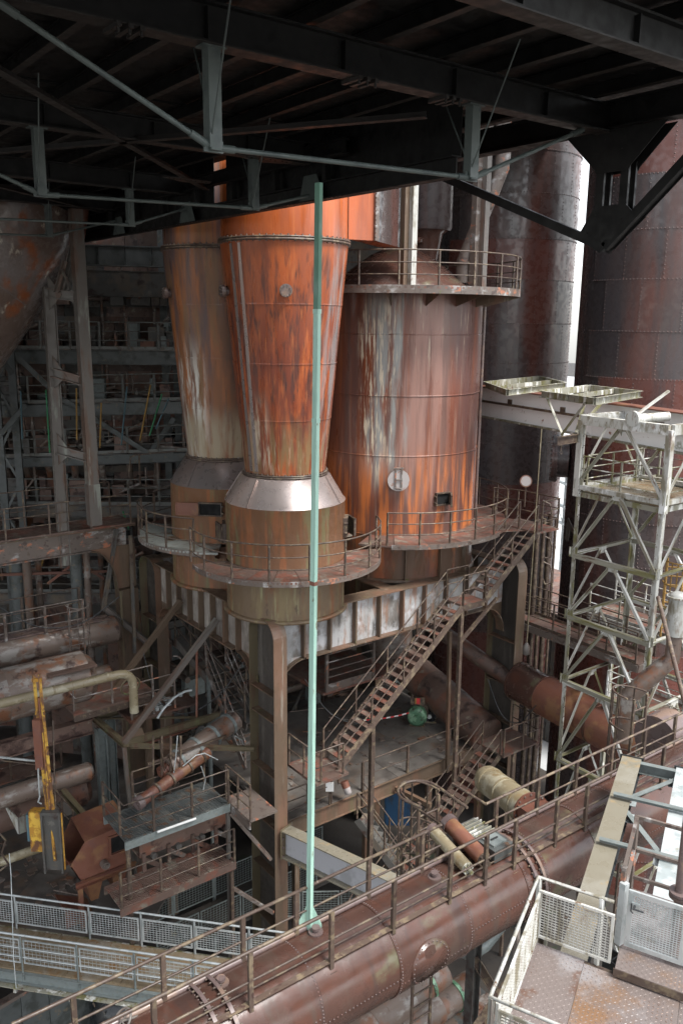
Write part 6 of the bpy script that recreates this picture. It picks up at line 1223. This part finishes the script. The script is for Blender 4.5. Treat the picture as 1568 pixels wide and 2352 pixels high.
for u in (hu + .4, hu + 1.15): q = MB().plate([HP(u, hv + .05, hz), HP(u + .6, hv + .05, hz), HP(u + .42, hv + .2, hz - .95), HP(u + .2, hv + .2, hz - .95)], Y, .7); obj('chute', q, MAT['hopper_rust'], hp)
q = MB().cyl((hu + .95, hv - .02, hz + .3), (hu + .95, hv - .22, hz + .3), .12, 14); q.cyl((hu + .95, hv - .22, hz + .3), (hu + .95, hv - .28, hz + .3), .07, 10); obj('bearing', q, MAT['kick_worn'], hp)
q = MB(); [q.obb(HP(hu + 1.42, hv - .03, hz + .75) + X * dx + Z * dz, X * wx, Y * .03, Z * wz) for dx, dz, wx, wz in ((-.26, 0, .03, .33), (.26, 0, .03, .33), (0, .3, .23, .03), (0, -.3, .23, .03))]; obj('window_frame', q, MAT['hopper_rust'], hp); obj('window_opening', MB().box((hu + 1.2, hv - .012, hz + .5), (hu + 1.64, hv - .004, hz + 1.0)), MAT['void_shade'], hp)  # window opening is a black sheet, its shade painted in
for v in (hv - .1, hv + 1.2): bar('support_beam', (hu + .1, v, hz - .08), (hu + 1.9, v, hz - .08), .12, .16, MAT['hopper_rust'], hp, sect='c')
for u in (hu + .2, hu + 2.0): bar('leg', (u, hv - .1, hz - .16), (u, hv - .1, 2.8), .12, .12, MAT['hopper_rust'], hp)
ch = thing('side_chute', 'small rusty tilted chute box below the hopper mouth', 'chute', (6.8, 21.5, 3)); q = MB().plate([HP(6.5, 21.5, 3.4), HP(7.3, 21.5, 3.0), HP(7.4, 22.3, 2.95), HP(6.5, 22.4, 3.4)], Z, .04); obj('chute_plate', q, MAT['hopper_rust'], ch); q = MB().plate([HP(6.5, 21.5, 3.4), HP(7.3, 21.5, 3.0), HP(7.2, 21.5, 2.85), HP(6.5, 21.5, 2.85)], Y, .04); obj('side_plate', q, MAT['hopper_rust'], ch)
# yellow drill mast
ym = thing('drill_mast', 'tall flaking yellow drill mast standing on the tapping floor', 'machine', (6.6, 22.6, 3))
a, b = pd(84, 1548, 23.3), pd(128, 1985, 22.7)
dm = (b - a); sx = V((.799, -.602, 0))
for sg in (-1, 1): bar('mast_rail', a + sx * sg * .075, a + dm * .8 + sx * sg * .09, .05, .08, MAT['yellow_paint'], ym)
bar('mast_slide', a + dm * .12, a + dm * .75, .08, .06, MAT['hopper_rust'], ym); bar('cylinder', a + dm * .3 + sx * .0, a + dm * .98, .09, .09, MAT['yellow_paint'], ym, sect='o')
for t in (.03, .2, .38, .55, .72): p = a + dm * t; obj('cross_tie', MB().obb(p, sx * .13, V((.6, .8, 0)) * .03, Z * .05), MAT['yellow_paint'], ym)
p = a + dm * .36; obj('carriage', MB().obb(p - sx * .12, sx * .11, V((.6, .8, 0)) * .1, Z * .75), MAT['hopper_rust'], ym)
p = a + dm * .86; q = MB()
for sg in (-1, 1): q.obb(p + sx * sg * .25 + Z * -.1, sx * .025, V((.6, .8, 0)) * .12, Z * .95)
q.obb(p + Z * .82, sx * .24, V((.6, .8, 0)) * .11, Z * .04); q.obb(p - Z * .1, sx * .23, V((.6, .8, 0)) * .02, Z * .9); obj('housing', q, MAT['furnace_steel'], ym)
for sg in (-1, 1): bar('edge_strip', p + sx * sg * .28 - Z * 1.0, p + sx * sg * .28 + Z * .8, .03, .05, MAT['yellow_paint'], ym)
bar('side_rod', pd(122, 1655, 23.3), pd(128, 1860, 22.9), .05, .05, MAT['rust_rail'], ym, sect='o'); bar('arm', pd(-10, 1738, 23.5), pd(88, 1748, 23.2), .04, .05, MAT['galvanized'], ym); bar('arm', pd(-10, 1745, 23.5), pd(88, 1756, 23.2), .03, .03, MAT['rust_rail'], ym)
q = MB().tube([pd(88, 1765, 23), pd(92, 1830, 23), pd(88, 1842, 23), pd(96, 1846, 23)], .025, 6); obj('hook', q, MAT['galvanized'], ym)
p = pd(92, 1905, 23.1); q = MB().obb(p, sx * .24, V((.6, .8, 0)) * .14, Z * .62); obj('pump_box', q, MAT['yellow_paint'], ym); obj('valve_block', MB().obb(p - sx * .28 + Z * .1, sx * .05, V((.6, .8, 0)) * .1, Z * .42), MAT['tube_blue'], ym)
# tapping floor with runner cover
TFZ = 2.8
tf = thing('tapping_floor', 'stained tapping floor plates around the yellow mast', 'floor', (3, 25, TFZ), kind='structure')
FA0, FB0 = V((5.38, 22.3, 0)), V((11.03, 16.24, 0)); fdr = (FB0 - FA0).normalized(); fnr = V((-fdr.y, fdr.x, 0))
for i in range(5):
    for j in range(4): obj('floor_plate', MB().obb(FA0 + fdr * (-7.4 + 2.2 * i + 1.1) + fnr * (.12 + 2.4 * j + 1.2) * (1 if fnr.y > 0 else -1) + Z * (TFZ - .05 + .005 * ((i + j) % 2)), fdr * 1.095, fnr * 1.195, Z * .05), MAT['floor_dirt'], tf)
rc = thing('runner_cover', 'brown bent runner cover with a pale upturned lip behind the mast', 'cover', pd(70, 1850, 25.2)); p0, p1, p2, p3 = pd(10, 1845, 25.6), pd(42, 1878, 25.0), pd(165, 1835, 25.2), pd(130, 1785, 27)
p3 = p0 + (p2 - p1); q = MB().plate([p0, p1, p2, p3], (p1 - p0).cross(p2 - p1), .05); obj('cover_plate', q, MAT['furnace_rust'], rc); q = MB().plate([p1, p2, p2 - Z * .5, p1 - Z * .55], V((-.6, -.8, 0)), .04); obj('front_lip', q, MAT['trestle_grey'], rc); q = MB().plate([p0, p1, p1 - Z * .55, p0 + Z * .05], V((-.8, .3, 0)), .04); obj('side_lip', q, MAT['white_worn'], rc)
ch2 = thing('olive_channel', 'olive channel beam sloping beside the upper gallery end', 'beam', pd(170, 1860, 24)); bar('channel', pd(145, 1818, 25), pd(203, 1885, 23.6), .16, .2, MAT['frame_olive'], ch2, sect='c'); bar('stub', pd(203, 1885, 23.6), pd(204, 1912, 23.5), .16, .16, MAT['galv_dull'], ch2)
lr = thing('low_railing', 'sloping brown railing between mast and upper gallery', 'railing', pd(150, 1850, 24.6)); railing(lr, [pd(122, 1868, 25.0), pd(172, 1930, 23.8)], MAT['rust_rail'], h=1.0, spacing=.9, rails=(1.0, .5))
q = MB().tube([pd(-8, 1905, 22), pd(14, 1930, 22), pd(4, 1960, 22), pd(20, 1985, 22), pd(0, 2000, 22)], .03, 6); o = obj('bent_rods', q, MAT['rust_rail']); tag(o, 'bent brown rods hanging at the left edge above the mesh footbridge', 'rods')
o = obj('wire', MB().tube([pd(22, 1960, 20.5), pd(26, 2010, 20.3), pd(32, 2200, 19.6), pd(38, 2270, 19.4)], .012, 5), MAT['galvanized']); tag(o, 'thin wire hanging down past the mesh footbridge', 'wire')
# ---------------------------------------------------------------- galvanized mesh footbridge
fbz = 2.87
FA, FBp = V((5.38, 22.3, 0)), V((11.03, 16.24, 0)); fd_ = (FBp - FA).normalized(); fnv = V((-fd_.y, fd_.x, 0)) * -1
if fnv.y > 0: fnv = -fnv
fbr = thing('footbridge', 'galvanized footbridge with mesh railings crossing the lower left', 'bridge', V((8.5, 21, fbz)))
FW = 1.42
def fbp(s, w_, z): return FA + fd_ * s + fnv * w_ + Z * z
SS = [-7.2, -5.1, -3.0, -.05, 2.2, 3.75, 5.3, 6.85, 8.4]
for a, b in zip(SS, SS[1:]):
    q = MB().obb(fbp((a + b) / 2, FW / 2, fbz - .03), fd_ * ((b - a) / 2 - .006), fnv * (FW / 2), Z * .03); obj('deck_plate', q, MAT['walk_deck'], fbr)
for a, b in zip(SS, SS[1:]): mesh_panel(fbr, fbp(a + .05, 0, 0), fbp(b - .05, 0, 0), fbz + .18, fbz + .90, MAT['galvanized'], 'mesh_panel', pitch=.085, fr=.045, wire=.010)
NS = [-7, -5.4, -3.8, -2.2, -.6, 1.0, 2.6, 4.2, 5.8, 7.4]
for a, b in zip(NS, NS[1:]): mesh_panel(fbr, fbp(a + .05, FW, 0), fbp(b - .05, FW, 0), fbz + .22, fbz + .95, MAT['galvanized'], 'mesh_panel', pitch=.11, fr=.03, wire=.005)
for w_ in (0, FW): obj('handrail', MB().tube([fbp(-7.2, w_, fbz + 1.08), fbp(8.4, w_, fbz + 1.08)], .03, 8), MAT['galvanized'], fbr)
for z in (.7, .42): obj('mid_rail', MB().tube([fbp(-7.2, FW + .02, fbz + z), fbp(7.4, FW + .02, fbz + z)], .018, 6), MAT['galvanized'], fbr)
for s in NS: bar('post', fbp(s, FW + .03, fbz - .28), fbp(s, FW + .03, fbz + 1.08), .07, .03, MAT['galv_dull'], fbr)
for s in SS: bar('post', fbp(s, -.03, fbz - .1), fbp(s, -.03, fbz + 1.08), .05, .04, MAT['galvanized'], fbr)
for w_, m in ((-.05, 'olive_white'), (FW + .06, 'galv_dull')): bar('side_channel', fbp(-7.3, w_, fbz - .2), fbp(8.5, w_, fbz - .2), .1, .32, MAT[m], fbr, sect='c'); 
bar('lower_flange', fbp(-7.3, FW + .12, fbz - .42), fbp(8.5, FW + .12, fbz - .42), .2, .03, MAT['olive_white'], fbr)
for s in (-2.5, -.8, .8, 2.4, 4.0): obj('clip', MB().obb(fbp(s, FW + .14, fbz - .52), fd_ * .04, fnv * .03, Z * .09), MAT['white_worn'], fbr)
# pit below the footbridge
pw_ = thing('pit_wall', 'grey panelled pit wall with a pale coping in the bottom left corner', 'wall', (5, 23.5, -2))
bar('coping', pz(-20, 2320, -.2), pz(330, 2112, -.2), .25, .12, MAT['kick_worn'], pw_)
c0, c1 = pz(-20, 2320, -.2), pz(330, 2112, -.2)
for k in range(6): a = c0 + (c1 - c0) * (k / 6); b = c0 + (c1 - c0) * ((k + 1) / 6); q = MB().beam(a + (b - a) * .01 - Z * 1.45, b - (b - a) * .01 - Z * 1.45, .08, 2.7); obj('panel', q, MAT['furnace_green'], pw_)
dr_ = thing('black_drum', 'oily black round vessel with red and green fittings down in the pit', 'tank', pz(285, 2310, -2.4)); p = pz(288, 2330, -2.4)
q = MB().lathe([(0.0, 1.35), (.5, 1.3), (.9, 1.05), (1.1, .6), (1.12, 0), (1.12, -.8)], p, 32); obj('shell', q, MAT['oil_black'], dr_); q = MB().cyl(p + Z * 1.3, p + Z * 1.65, .26, 16); q.cyl(p + Z * 1.65, p + Z * 1.72, .36, 16); q.cyl(p + V((.6, -.2, 1.1)), p + V((.6, -.2, 1.7)), .14, 12); obj('nozzle', q, MAT['oil_black'], dr_)
obj('red_fitting', MB().cyl(p + V((.95, -.5, .8)), p + V((1.0, -.5, 1.15)), .06, 8), MAT['red_tape'], dr_); obj('green_box', MB().box(p + V((.2, -1.4, .3)), p + V((.8, -1.2, .6))), MAT['plastic_green'], dr_)
for a0 in range(0, 360, 30): obj('stud', MB().cyl(p + V((.98 * math.cos(R(a0)), .98 * math.sin(R(a0)), .85)), p + V((1.03 * math.cos(R(a0)), 1.03 * math.sin(R(a0)), 1.0)), .03, 6), MAT['furnace_steel'], dr_)
# ---------------------------------------------------------------- mesh fenced path at ground level behind the near column
gpth = thing('mesh_fence', 'dim galvanized mesh fence along the ground path left of the near column', 'fence', (12, 24.4, 0), 'mesh fences at ground level')
gz0 = -.4
for k in range(5): a = V((9.4 + 1.6 * k, 24.0, 0)); mesh_panel(gpth, a, a + X * 1.54, gz0 + .1, gz0 + 1.1, MAT['galv_dull'], pitch=.11, fr=.04, wire=.008); bar('post', a - X * .03 + Z * gz0, a - X * .03 + Z * (gz0 + 1.15), .05, .05, MAT['galv_dull'], gpth)
gp2 = thing('mesh_fence', 'nearer dim mesh fence of the ground path left of the near column', 'fence', (12, 22.6, 0), 'mesh fences at ground level')
for k in range(4): a = V((9.6 + 1.6 * k, 22.4, 0)); mesh_panel(gp2, a, a + X * 1.54, gz0 + .1, gz0 + 1.1, MAT['galv_dull'], pitch=.11, fr=.04, wire=.008)
gp3 = thing('mesh_fence', 'mesh fence right of the near column beneath the grey beam', 'fence', (14, 19.5, 0), 'mesh fences at ground level')
for k in range(3): a = V((13.4 + 1.1 * k, 22.0 - .75 * k, 0)); mesh_panel(gp3, a, a + V((1.06, -.72, 0)), gz0 + .1, gz0 + 1.1, MAT['galv_dull'], pitch=.11, fr=.04, wire=.008)
o = obj('path', MB().box((8, 22.5, gz0 - .2), (17, 23.9, gz0)), MAT['ground_dirt'], kind='structure')
# ---------------------------------------------------------------- grey beam from the near column
ib = thing('grey_beam', 'wide grey and buff I beam reaching from the near column towards the gas main', 'beam', (12.7, 19.2, 4.7)); a, b = V((12.5, 19.2, 4.55)), V((14.3, 13.2, 4.55)); d = (b - a).normalized(); s_ = d.cross(Z)
obj('top_flange', MB().obb((a + b) / 2 + Z * .44, d * (b - a).length / 2, s_ * .2, Z * .02), MAT['beam_buff'], ib); obj('bottom_flange', MB().obb((a + b) / 2 - Z * .44, d * (b - a).length / 2, s_ * .2, Z * .02), MAT['beam_buff'], ib); obj('web', MB().obb((a + b) / 2, d * (b - a).length / 2, s_ * .015, Z * .418), MAT['grey_paint'], ib); obj('end_plate', MB().obb(a, d * .015, s_ * .24, Z * .5), MAT['frame_olive'], ib)
q = MB()
for k in range(6): q.cyl(a + s_ * (.17 if k % 2 else -.17) + Z * (-.4 + .3 * (k // 2)) + d * .01, a + s_ * (.17 if k % 2 else -.17) + Z * (-.4 + .3 * (k // 2)) + d * .06, .03, 6)
obj('bolts', q, MAT['rivet_glint'], ib, kind='stuff')
# ---------------------------------------------------------------- working floor below the stove
WFZ = 4.5
wf = thing('working_floor', 'dirty working floor with brown railing under the stove', 'platform', (17, 20.2, WFZ))
for i in range(6):
    for j in range(3): u0 = 13.1 + 1.55 * i; v0 = 20.15 + 2.1 * j; obj('floor_plate', MB().box((u0, v0, WFZ - .1 + .004 * ((i + j) % 2)), (u0 + 1.54, v0 + 2.09, WFZ + .004 * ((i + j) % 2))), MAT['floor_dirt'], wf)
bar('edge_girder', (13.1, 20.12, WFZ - .3), (22.4, 20.12, WFZ - .3), .1, .55, MAT['frame_brown'], wf, sect='c'); bar('edge_girder', (13.1, 26.4, WFZ - .3), (22.4, 26.4, WFZ - .3), .1, .5, MAT['frame_brown'], wf)
railing(wf, [V((16.2, 20.15, WFZ)), V((22.2, 20.15, WFZ))], MAT['rust_rail'], h=1.05, spacing=2.1, rails=(1.0, .5), pw=.08); railing(wf, [V((13.0, 20.15, WFZ)), V((14.9, 20.15, WFZ))], MAT['rust_rail'], h=1.05, spacing=.95, rails=(1.0, .62, .31))
for u in (13.6, 16.5, 19.4, 22): bar('floor_leg', (u, 20.3, WFZ - .58), (u, 20.3, GZ), .18, .18, MAT['frame_brown'], wf)
bar('cantilever', (17.6, 20.05, WFZ - .35), (17.9, 18.6, WFZ - .4), .14, .16, MAT['frame_brown'], wf)
bar('long_post', pd(1032, 1450, 27.3), V((20.0, 20.0, WFZ - .5)), .11, .11, MAT['frame_brown'], wf)
mg2 = thing('green_motor', 'round green flaking electric motor with a brown cowl on the working floor', 'motor', (20.9, 23, WFZ)); p = pz(957, 1664, WFZ); fw = (EYE - p); fw.z = 0; fw.normalize(); e = fw.cross(Z)
q = MB().tube([p + Z * .42 - fw * .25, p + Z * .42 - fw * .2, p + Z * .42 + fw * .25, p + Z * .42 + fw * .3], [.25, .38, .38, .28], 22); q.cyl(p + Z * .42 + fw * .3, p + Z * .42 + fw * .38, .14, 14); obj('body', q, MAT['machine_green'], mg2); obj('feet', MB().obb(p + Z * .05, e * .3, fw * .2, Z * .05), MAT['frame_olive'], mg2)
q = MB().obb(p + V((.35, .2, .55)), e * .3, fw * .3, Z * .25); q.obb(p + Z * .95 - fw * .1, e * .28, fw * .03, Z * .16); obj('cowl', q, MAT['rust_rail'], mg2); obj('warning_sign', MB().obb(p + Z * 1.0 + fw * .02 + e * -.02, e * .07, fw * .01, Z * .12), MAT['red_tape'], mg2); obj('warning_sign', MB().obb(p + Z * 1.0 + fw * .02 + e * .08, e * .03, fw * .01, Z * .12), MAT['tube_yellow'], mg2)
pm = thing('small_pump', 'small black pump with a white dial beside the green motor', 'pump', p); p_ = pz(985, 1655, WFZ); q = MB().cyl(p_ + Z * .25 - fw * .2, p_ + Z * .25 + fw * .2, .25, 18); obj('body', q, MAT['oil_black'], pm); obj('dial', MB().cyl(p_ + Z * .28 + fw * .2, p_ + Z * .28 + fw * .24, .09, 14), MAT['plastic_white'], pm); obj('base', MB().obb(p_ + Z * .03, e * .28, fw * .22, Z * .03), MAT['pipe_lagged'], pm)
a, b = pz(1053, 1582, 5.6), pz(822, 1655, 5.3); q = MB()
for k in range(26):
    t0, t1 = k / 26, (k + 1) / 26; sag = lambda t: -.35 * math.sin(math.pi * t)
    if k % 2: q.beam(a + (b - a) * t0 + Z * sag(t0), a + (b - a) * t1 + Z * sag(t1), .012, .06)
bt = thing('barrier_tape', 'red and white barrier tape strung across the working floor', 'tape', a); obj('red_dashes', q, MAT['red_tape'], bt, kind='stuff'); q = MB()
for k in range(0, 26, 2): t0, t1 = k / 26, (k + 1) / 26; q.beam(a + (b - a) * t0 + Z * sag(t0), a + (b - a) * t1 + Z * sag(t1), .012, .06)
obj('white_dashes', q, MAT['plastic_white'], bt, kind='stuff'); obj('tail', MB().beam(a + (b - a) * .14, a + (b - a) * .16 - Z * .3, .01, .07), MAT['red_tape'], bt); bar('tape_post', V((a.x, a.y, WFZ)), a, .05, .05, MAT['rust_rail'], bt)
# second stair from the floor level down
st2_ = thing('steel_staircase', 'brown staircase descending behind the gas main beside the right frame column', 'stairs', (18, 18.8, 2))
f0, f1 = V((15.2, 18.5, 1.1)), V((20.6, 18.5, 5.35)); stair(st2_, f0, f1, Y, .85, MAT['rust_rail'], MAT['deck_rust'], MAT['rust_rail'])
obj('landing', MB().box((20.6, 17.9, 5.29), (22.4, 19.2, 5.35)), MAT['deck_rust'], st2_); railing(st2_, [V((20.6, 17.92, 5.35)), V((22.35, 17.92, 5.35)), V((22.35, 19.1, 5.35))], MAT['rust_rail'], h=1.0, spacing=.85, rails=(1.0, .5)); bar('leg', (21.2, 18.0, 5.25), (21.2, 18.0, GZ), .1, .1, MAT['rust_rail'], st2_)
f2, f3 = V((12.6, 18.3, -1.5)), V((15.0, 18.5, 1.1)); stair(st2_, f2, f3, Y, .8, MAT['rust_rail'], MAT['deck_rust'], MAT['rust_rail'])
st3_ = thing('steel_staircase', 'dark steep staircase dropping from the working floor into the pit', 'stairs', (15, 21, 2)); stair(st3_, V((17.6, 17.6, .4)), V((15.9, 19.9, 3.9)), V((.8, .6, 0)), .7, MAT['furnace_steel'], MAT['furnace_steel'], MAT['rust_rail'])
bd2 = thing('blue_door', 'blue metal cabinet in the dark under the working floor', 'cabinet', pd(912, 1855, 29)); p = pd(912, 1852, 30); q = MB().obb(p, V((.799, -.602, 0)) * .5, V((.6, .8, 0)) * .15, Z * .75); obj('body', q, MAT['door_blue'], bd2); obj('door', MB().obb(p - V((.6, .8, 0)) * .16, V((.799, -.602, 0)) * .45, V((.6, .8, 0)) * .012, Z * .7), MAT['door_blue'], bd2)
# little lamp and white boxes on the lower landing
ll = thing('bulkhead_lamp', 'rusty white tipped lamp on the edge of the working floor', 'lamp', pd(793, 1800, 25)); a, b = pd(790, 1795, 25.2), pd(800, 1822, 25.1); q = MB().cyl(a, a + (b - a) * .5, .13, 14); obj('holder', q, MAT['hopper_rust'], ll); obj('glass', MB().tube([a + (b - a) * .5, b, b + (b - a) * .1], [.12, .12, .05], 14), MAT['lid_white'], ll)
wb = thing('white_box', 'small white switch box on the rail below the main stair', 'box', pd(758, 1808, 25)); p = pd(757, 1807, 25); obj('box', MB().obb(p, V((.8, -.6, 0)) * .13, V((.6, .8, 0)) * .06, Z * .14), MAT['plastic_white'], wb); bar('bracket', p - Z * .14, p - Z * .7, .04, .04, MAT['rust_rail'], wb)
# big dark mains behind the working floor
dm1 = thing('dark_main', 'thick dark brown main slanting behind the working floor', 'pipe', (22, 23, 6)); a, b = pd(930, 1525, 33), pd(1118, 1690, 29.5)
for k in range(3): obj('pipe_plate', MB().cyl(a + (b - a) * (k / 3), a + (b - a) * ((k + 1) / 3), .72 + .012 * (k % 2), 28), MAT['furnace_rust'], dm1)
q = MB().tube([a, a + (a - b).normalized() * .8, a + (a - b).normalized() * 1.2 + Z * .9, a + (a - b).normalized() * 1.3 + Z * 3], [.74, .9, 1.0, 1.0], 24); obj('elbow', q, MAT['pipe_old'], dm1)
dm2 = thing('dark_main', 'thinner brown main crossing high in the dark behind the right column', 'pipe', (22, 25, 8)); a, b = pd(1040, 1470, 31), pd(1170, 1560, 30); obj('pipe', MB().cyl(a - (b - a) * .8, b, .3, 18), MAT['furnace_rust'], dm2)

# ---------------------------------------------------------------- extra stairs and ramp behind the near column
rp2 = thing('ramp', 'grey railed ramp slanting down behind the left girder', 'ramp', (13, 25, 7.5))
for du in (0, .8): bar('stringer', (12.95 + du, 27.4, 8.3), (12.95 + du, 22.2, 6.95), .05, .3, MAT['trestle_grey'], rp2)
obj('tread_plate', MB().beam((13.35, 27.4, 8.4), (13.35, 22.2, 7.05), .74, .03), MAT['furnace_steel'], rp2)
railing(rp2, [V((12.95, 27.3, 8.4)), V((12.95, 22.3, 7.05))], MAT['rust_rail'], h=1.0, spacing=1.3, rails=(1.0, .5)); railing(rp2, [V((13.75, 27.3, 8.4)), V((13.75, 22.3, 7.05))], MAT['rust_rail'], h=1.0, spacing=1.3, rails=(1.0, .5))
sb = thing('steel_staircase', 'worn steep staircase just left of the near column', 'stairs', (13, 22, 6)); stair(sb, V((12.9, 21.6, 5.9)), V((12.9, 24.1, 8.5)), X, .75, MAT['kick_worn'], MAT['furnace_steel'], MAT['kick_worn'])
bar('leg', (12.6, 24.1, 8.3), (12.6, 24.1, GZ), .1, .1, MAT['galv_dull'], sb); bar('leg', (13.3, 22.4, 9.9), (13.3, 22.4, GZ), .12, .14, MAT['galv_dull'], sb)
bp = thing('barred_barrier', 'pale barred barrier with kick plate seen beneath the right girder', 'railing', (17.5, 23, 7)); railing(bp, [V((16.75, 23, 6.85)), V((18.9, 23, 6.85))], MAT['kick_worn'], h=1.45, spacing=2.1, rails=(1.0, .78, .58, .38), pw=.1, rr=.035); obj('kick_panel', MB().box((16.75, 22.98, 6.85), (18.9, 23.02, 7.15)), MAT['kick_worn'], bp); obj('deck', MB().box((16.6, 23.0, 6.75), (20, 26, 6.84)), MAT['deck_rust'], bp)
# dark undercroft frame behind the working floor
uc = thing('undercroft_frame', 'dark frame of posts, beams and floors filling the space behind the working floor', 'steel frame', (18, 30, GZ))
ru = random.Random(5)
for u in (14.5, 17.5, 20.5, 23.5, 26.5):
    for v in (29.2, 32.0): bar('column', (u, v, GZ), (u, v, 11.2), .28, .3, MAT['furnace_steel'], uc, sect='i')
for z in (2.2, 5.2, 8.2, 11.0):
    for v in (29.2, 32.0): bar('beam', (13.5, v, z), (27, v, z), .2, .35, MAT['furnace_steel'], uc, sect='i')
    for k in range(5): obj('floor_plate', MB().box((13.6 + 2.7 * k, 29.3, z + .18), (16.28 + 2.7 * k, 32, z + .22)), MAT['furnace_rust'] if k % 2 else MAT['furnace_steel'], uc)
    railing(uc, [V((13.6, 29.15, z + .2)), V((27, 29.15, z + .2))], MAT['rust_rail'], h=1.0, spacing=1.5, rails=(1.0, .5))
for k in range(8): u = 14.5 + 1.5 * k; bar('brace', (u, 29.1, 2.4 + 3 * (k % 3)), (u + 1.5, 29.1, 5.0 + 3 * (k % 3)), .08, .12, MAT['furnace_steel'], uc)
q = MB(); q2 = MB()
for k in range(90):
    p = V((ru.uniform(13.5, 27), ru.uniform(27.5, 31), ru.choice((2.45, 5.45, 8.45)) + ru.uniform(0, 1.6)))
    if k % 3: q.cyl(p, p + ru.choice((X, Z, Y, X)) * ru.uniform(.4, 2.6), ru.uniform(.03, .16), 8)
    else: q2.obb(p, X * ru.uniform(.1, .5), Y * ru.uniform(.1, .4), Z * ru.uniform(.1, .5))
obj('pipe_clutter', q, MAT['pipe_old'], uc, kind='stuff'); obj('box_clutter', q2, MAT['galv_dull'], uc, kind='stuff')
# ---------------------------------------------------------------- pipes and braces below the gas main, lower right
for i, (x0, y0, x1, y1, z, r, lb) in enumerate(((860, 2350, 1010, 2235, 3.4, .42, 'buff brown pipe with a green band below the gas main, upper one'), (930, 2365, 1080, 2262, 3.0, .36, 'dusty brown pipe with a green band below the gas main, lower one'))):
    t = thing('service_pipe', lb, 'pipe', pz(x0, y0, z)); a, b = pz(x0, y0, z), pz(x1, y1, z); a = a - (b - a) * .6; 
    for k in range(3): obj('pipe_plate', MB().cyl(a + (b - a) * (k / 3), a + (b - a) * ((k + 1) / 3), r + .01 * (k % 2), 22), MAT['pipe_old'], t)
    p = a + (b - a) * .84; d = (b - a).normalized(); obj('green_band', MB().cyl(p - d * .05, p + d * .05, r + .03, 22), MAT['machine_green'], t)
us_ = thing('under_frame', 'dark braced frame carrying the gas main in the lower right', 'steel frame', (10, 9.5, GZ))
for u in (6.0, 11.3, 13.3):
    bar('leg', (u, 9.2, 8.8), (u, 9.2, GZ), .22, .22, MAT['furnace_steel'], us_, sect='i'); bar('leg', (u, 10.3, 8.8), (u, 10.3, GZ), .22, .22, MAT['furnace_steel'], us_, sect='i'); bar('saddle', (u, 8.9, 8.75), (u, 10.5, 8.75), .24, .2, MAT['furnace_steel'], us_)
for (a, b) in (((6.0, 9.2, 4), (11.3, 9.2, 7.6)), ((11.3, 9.2, 3.4), (13.3, 10.3, 7.8)), ((11.3, 9.6, 5.2), (8.6, 11.5, 5.0)), ((13.3, 9.2, 3.2), (11.3, 10.3, 7.2)), ((9.5, 11.4, 4.6), (13.5, 8.0, 4.4)), ((12.4, 8.2, 4.4), (10.0, 7.0, 4.2))): bar('brace', a, b, .14, .18, MAT['rust_rail'], us_, sect='i')
lf = thing('low_platform', 'dim grated platform with debris below the gas main, lower right', 'platform', (12, 11, 2))
for k in range(4): obj('grating', MB().box((9.6 + 1.4 * k, 9.8, 2.0), (10.98 + 1.4 * k, 13.6, 2.06)), MAT['grating_dark'], lf)
q = MB(); rr2 = random.Random(3)
for k in range(60): p = V((rr2.uniform(9.8, 15), rr2.uniform(9.9, 13.4), 2.1)); q.obb(p + Z * .08, X * rr2.uniform(.05, .3), Y * rr2.uniform(.05, .25), Z * rr2.uniform(.03, .12))
obj('debris', q, MAT['pipe_old'], lf, kind='stuff')
cd = thing('cooling_duct', 'dark bent pipe end below the gas main beside the platform rail', 'pipe', pd(1100, 2180, 13.5)); obj('pipe', MB().tube([pv(1060, 2180, 10.6), pv(1080, 2190, 10.6), pv(1110, 2170, 10.6), pv(1150, 2120, 10.6), pv(1200, 2080, 10.6)], .16, 14), MAT['galv_dull'], cd)

# ---------------------------------------------------------------- litter on the floors
rl4 = random.Random(21)
for par, (u0, u1), (v0, v1), z, N in ((wf, (13.4, 22.2), (20.5, 26), WFZ, 140), (tf, (2.5, 7.5), (22.5, 27), TFZ, 120)):
    q = MB()
    for k in range(N):
        p = V((rl4.uniform(u0, u1), rl4.uniform(v0, v1), z + .005)); a = rl4.uniform(0, 3.14); e = V((math.cos(a), math.sin(a), 0)); s = rl4.uniform(.02, .10)
        q.obb(p + Z * s * .25, e * s * rl4.uniform(.6, 2.2), e.cross(Z) * s, Z * s * .3)
    for k in range(6):
        p = V((rl4.uniform(u0, u1), rl4.uniform(v0, v1), z + .03)); a = rl4.uniform(0, 3.14); e = V((math.cos(a), math.sin(a), 0)); q.cyl(p, p + e * rl4.uniform(.5, 1.6), .025, 6)
    obj('litter', q, MAT['pipe_old'], par, kind='stuff')
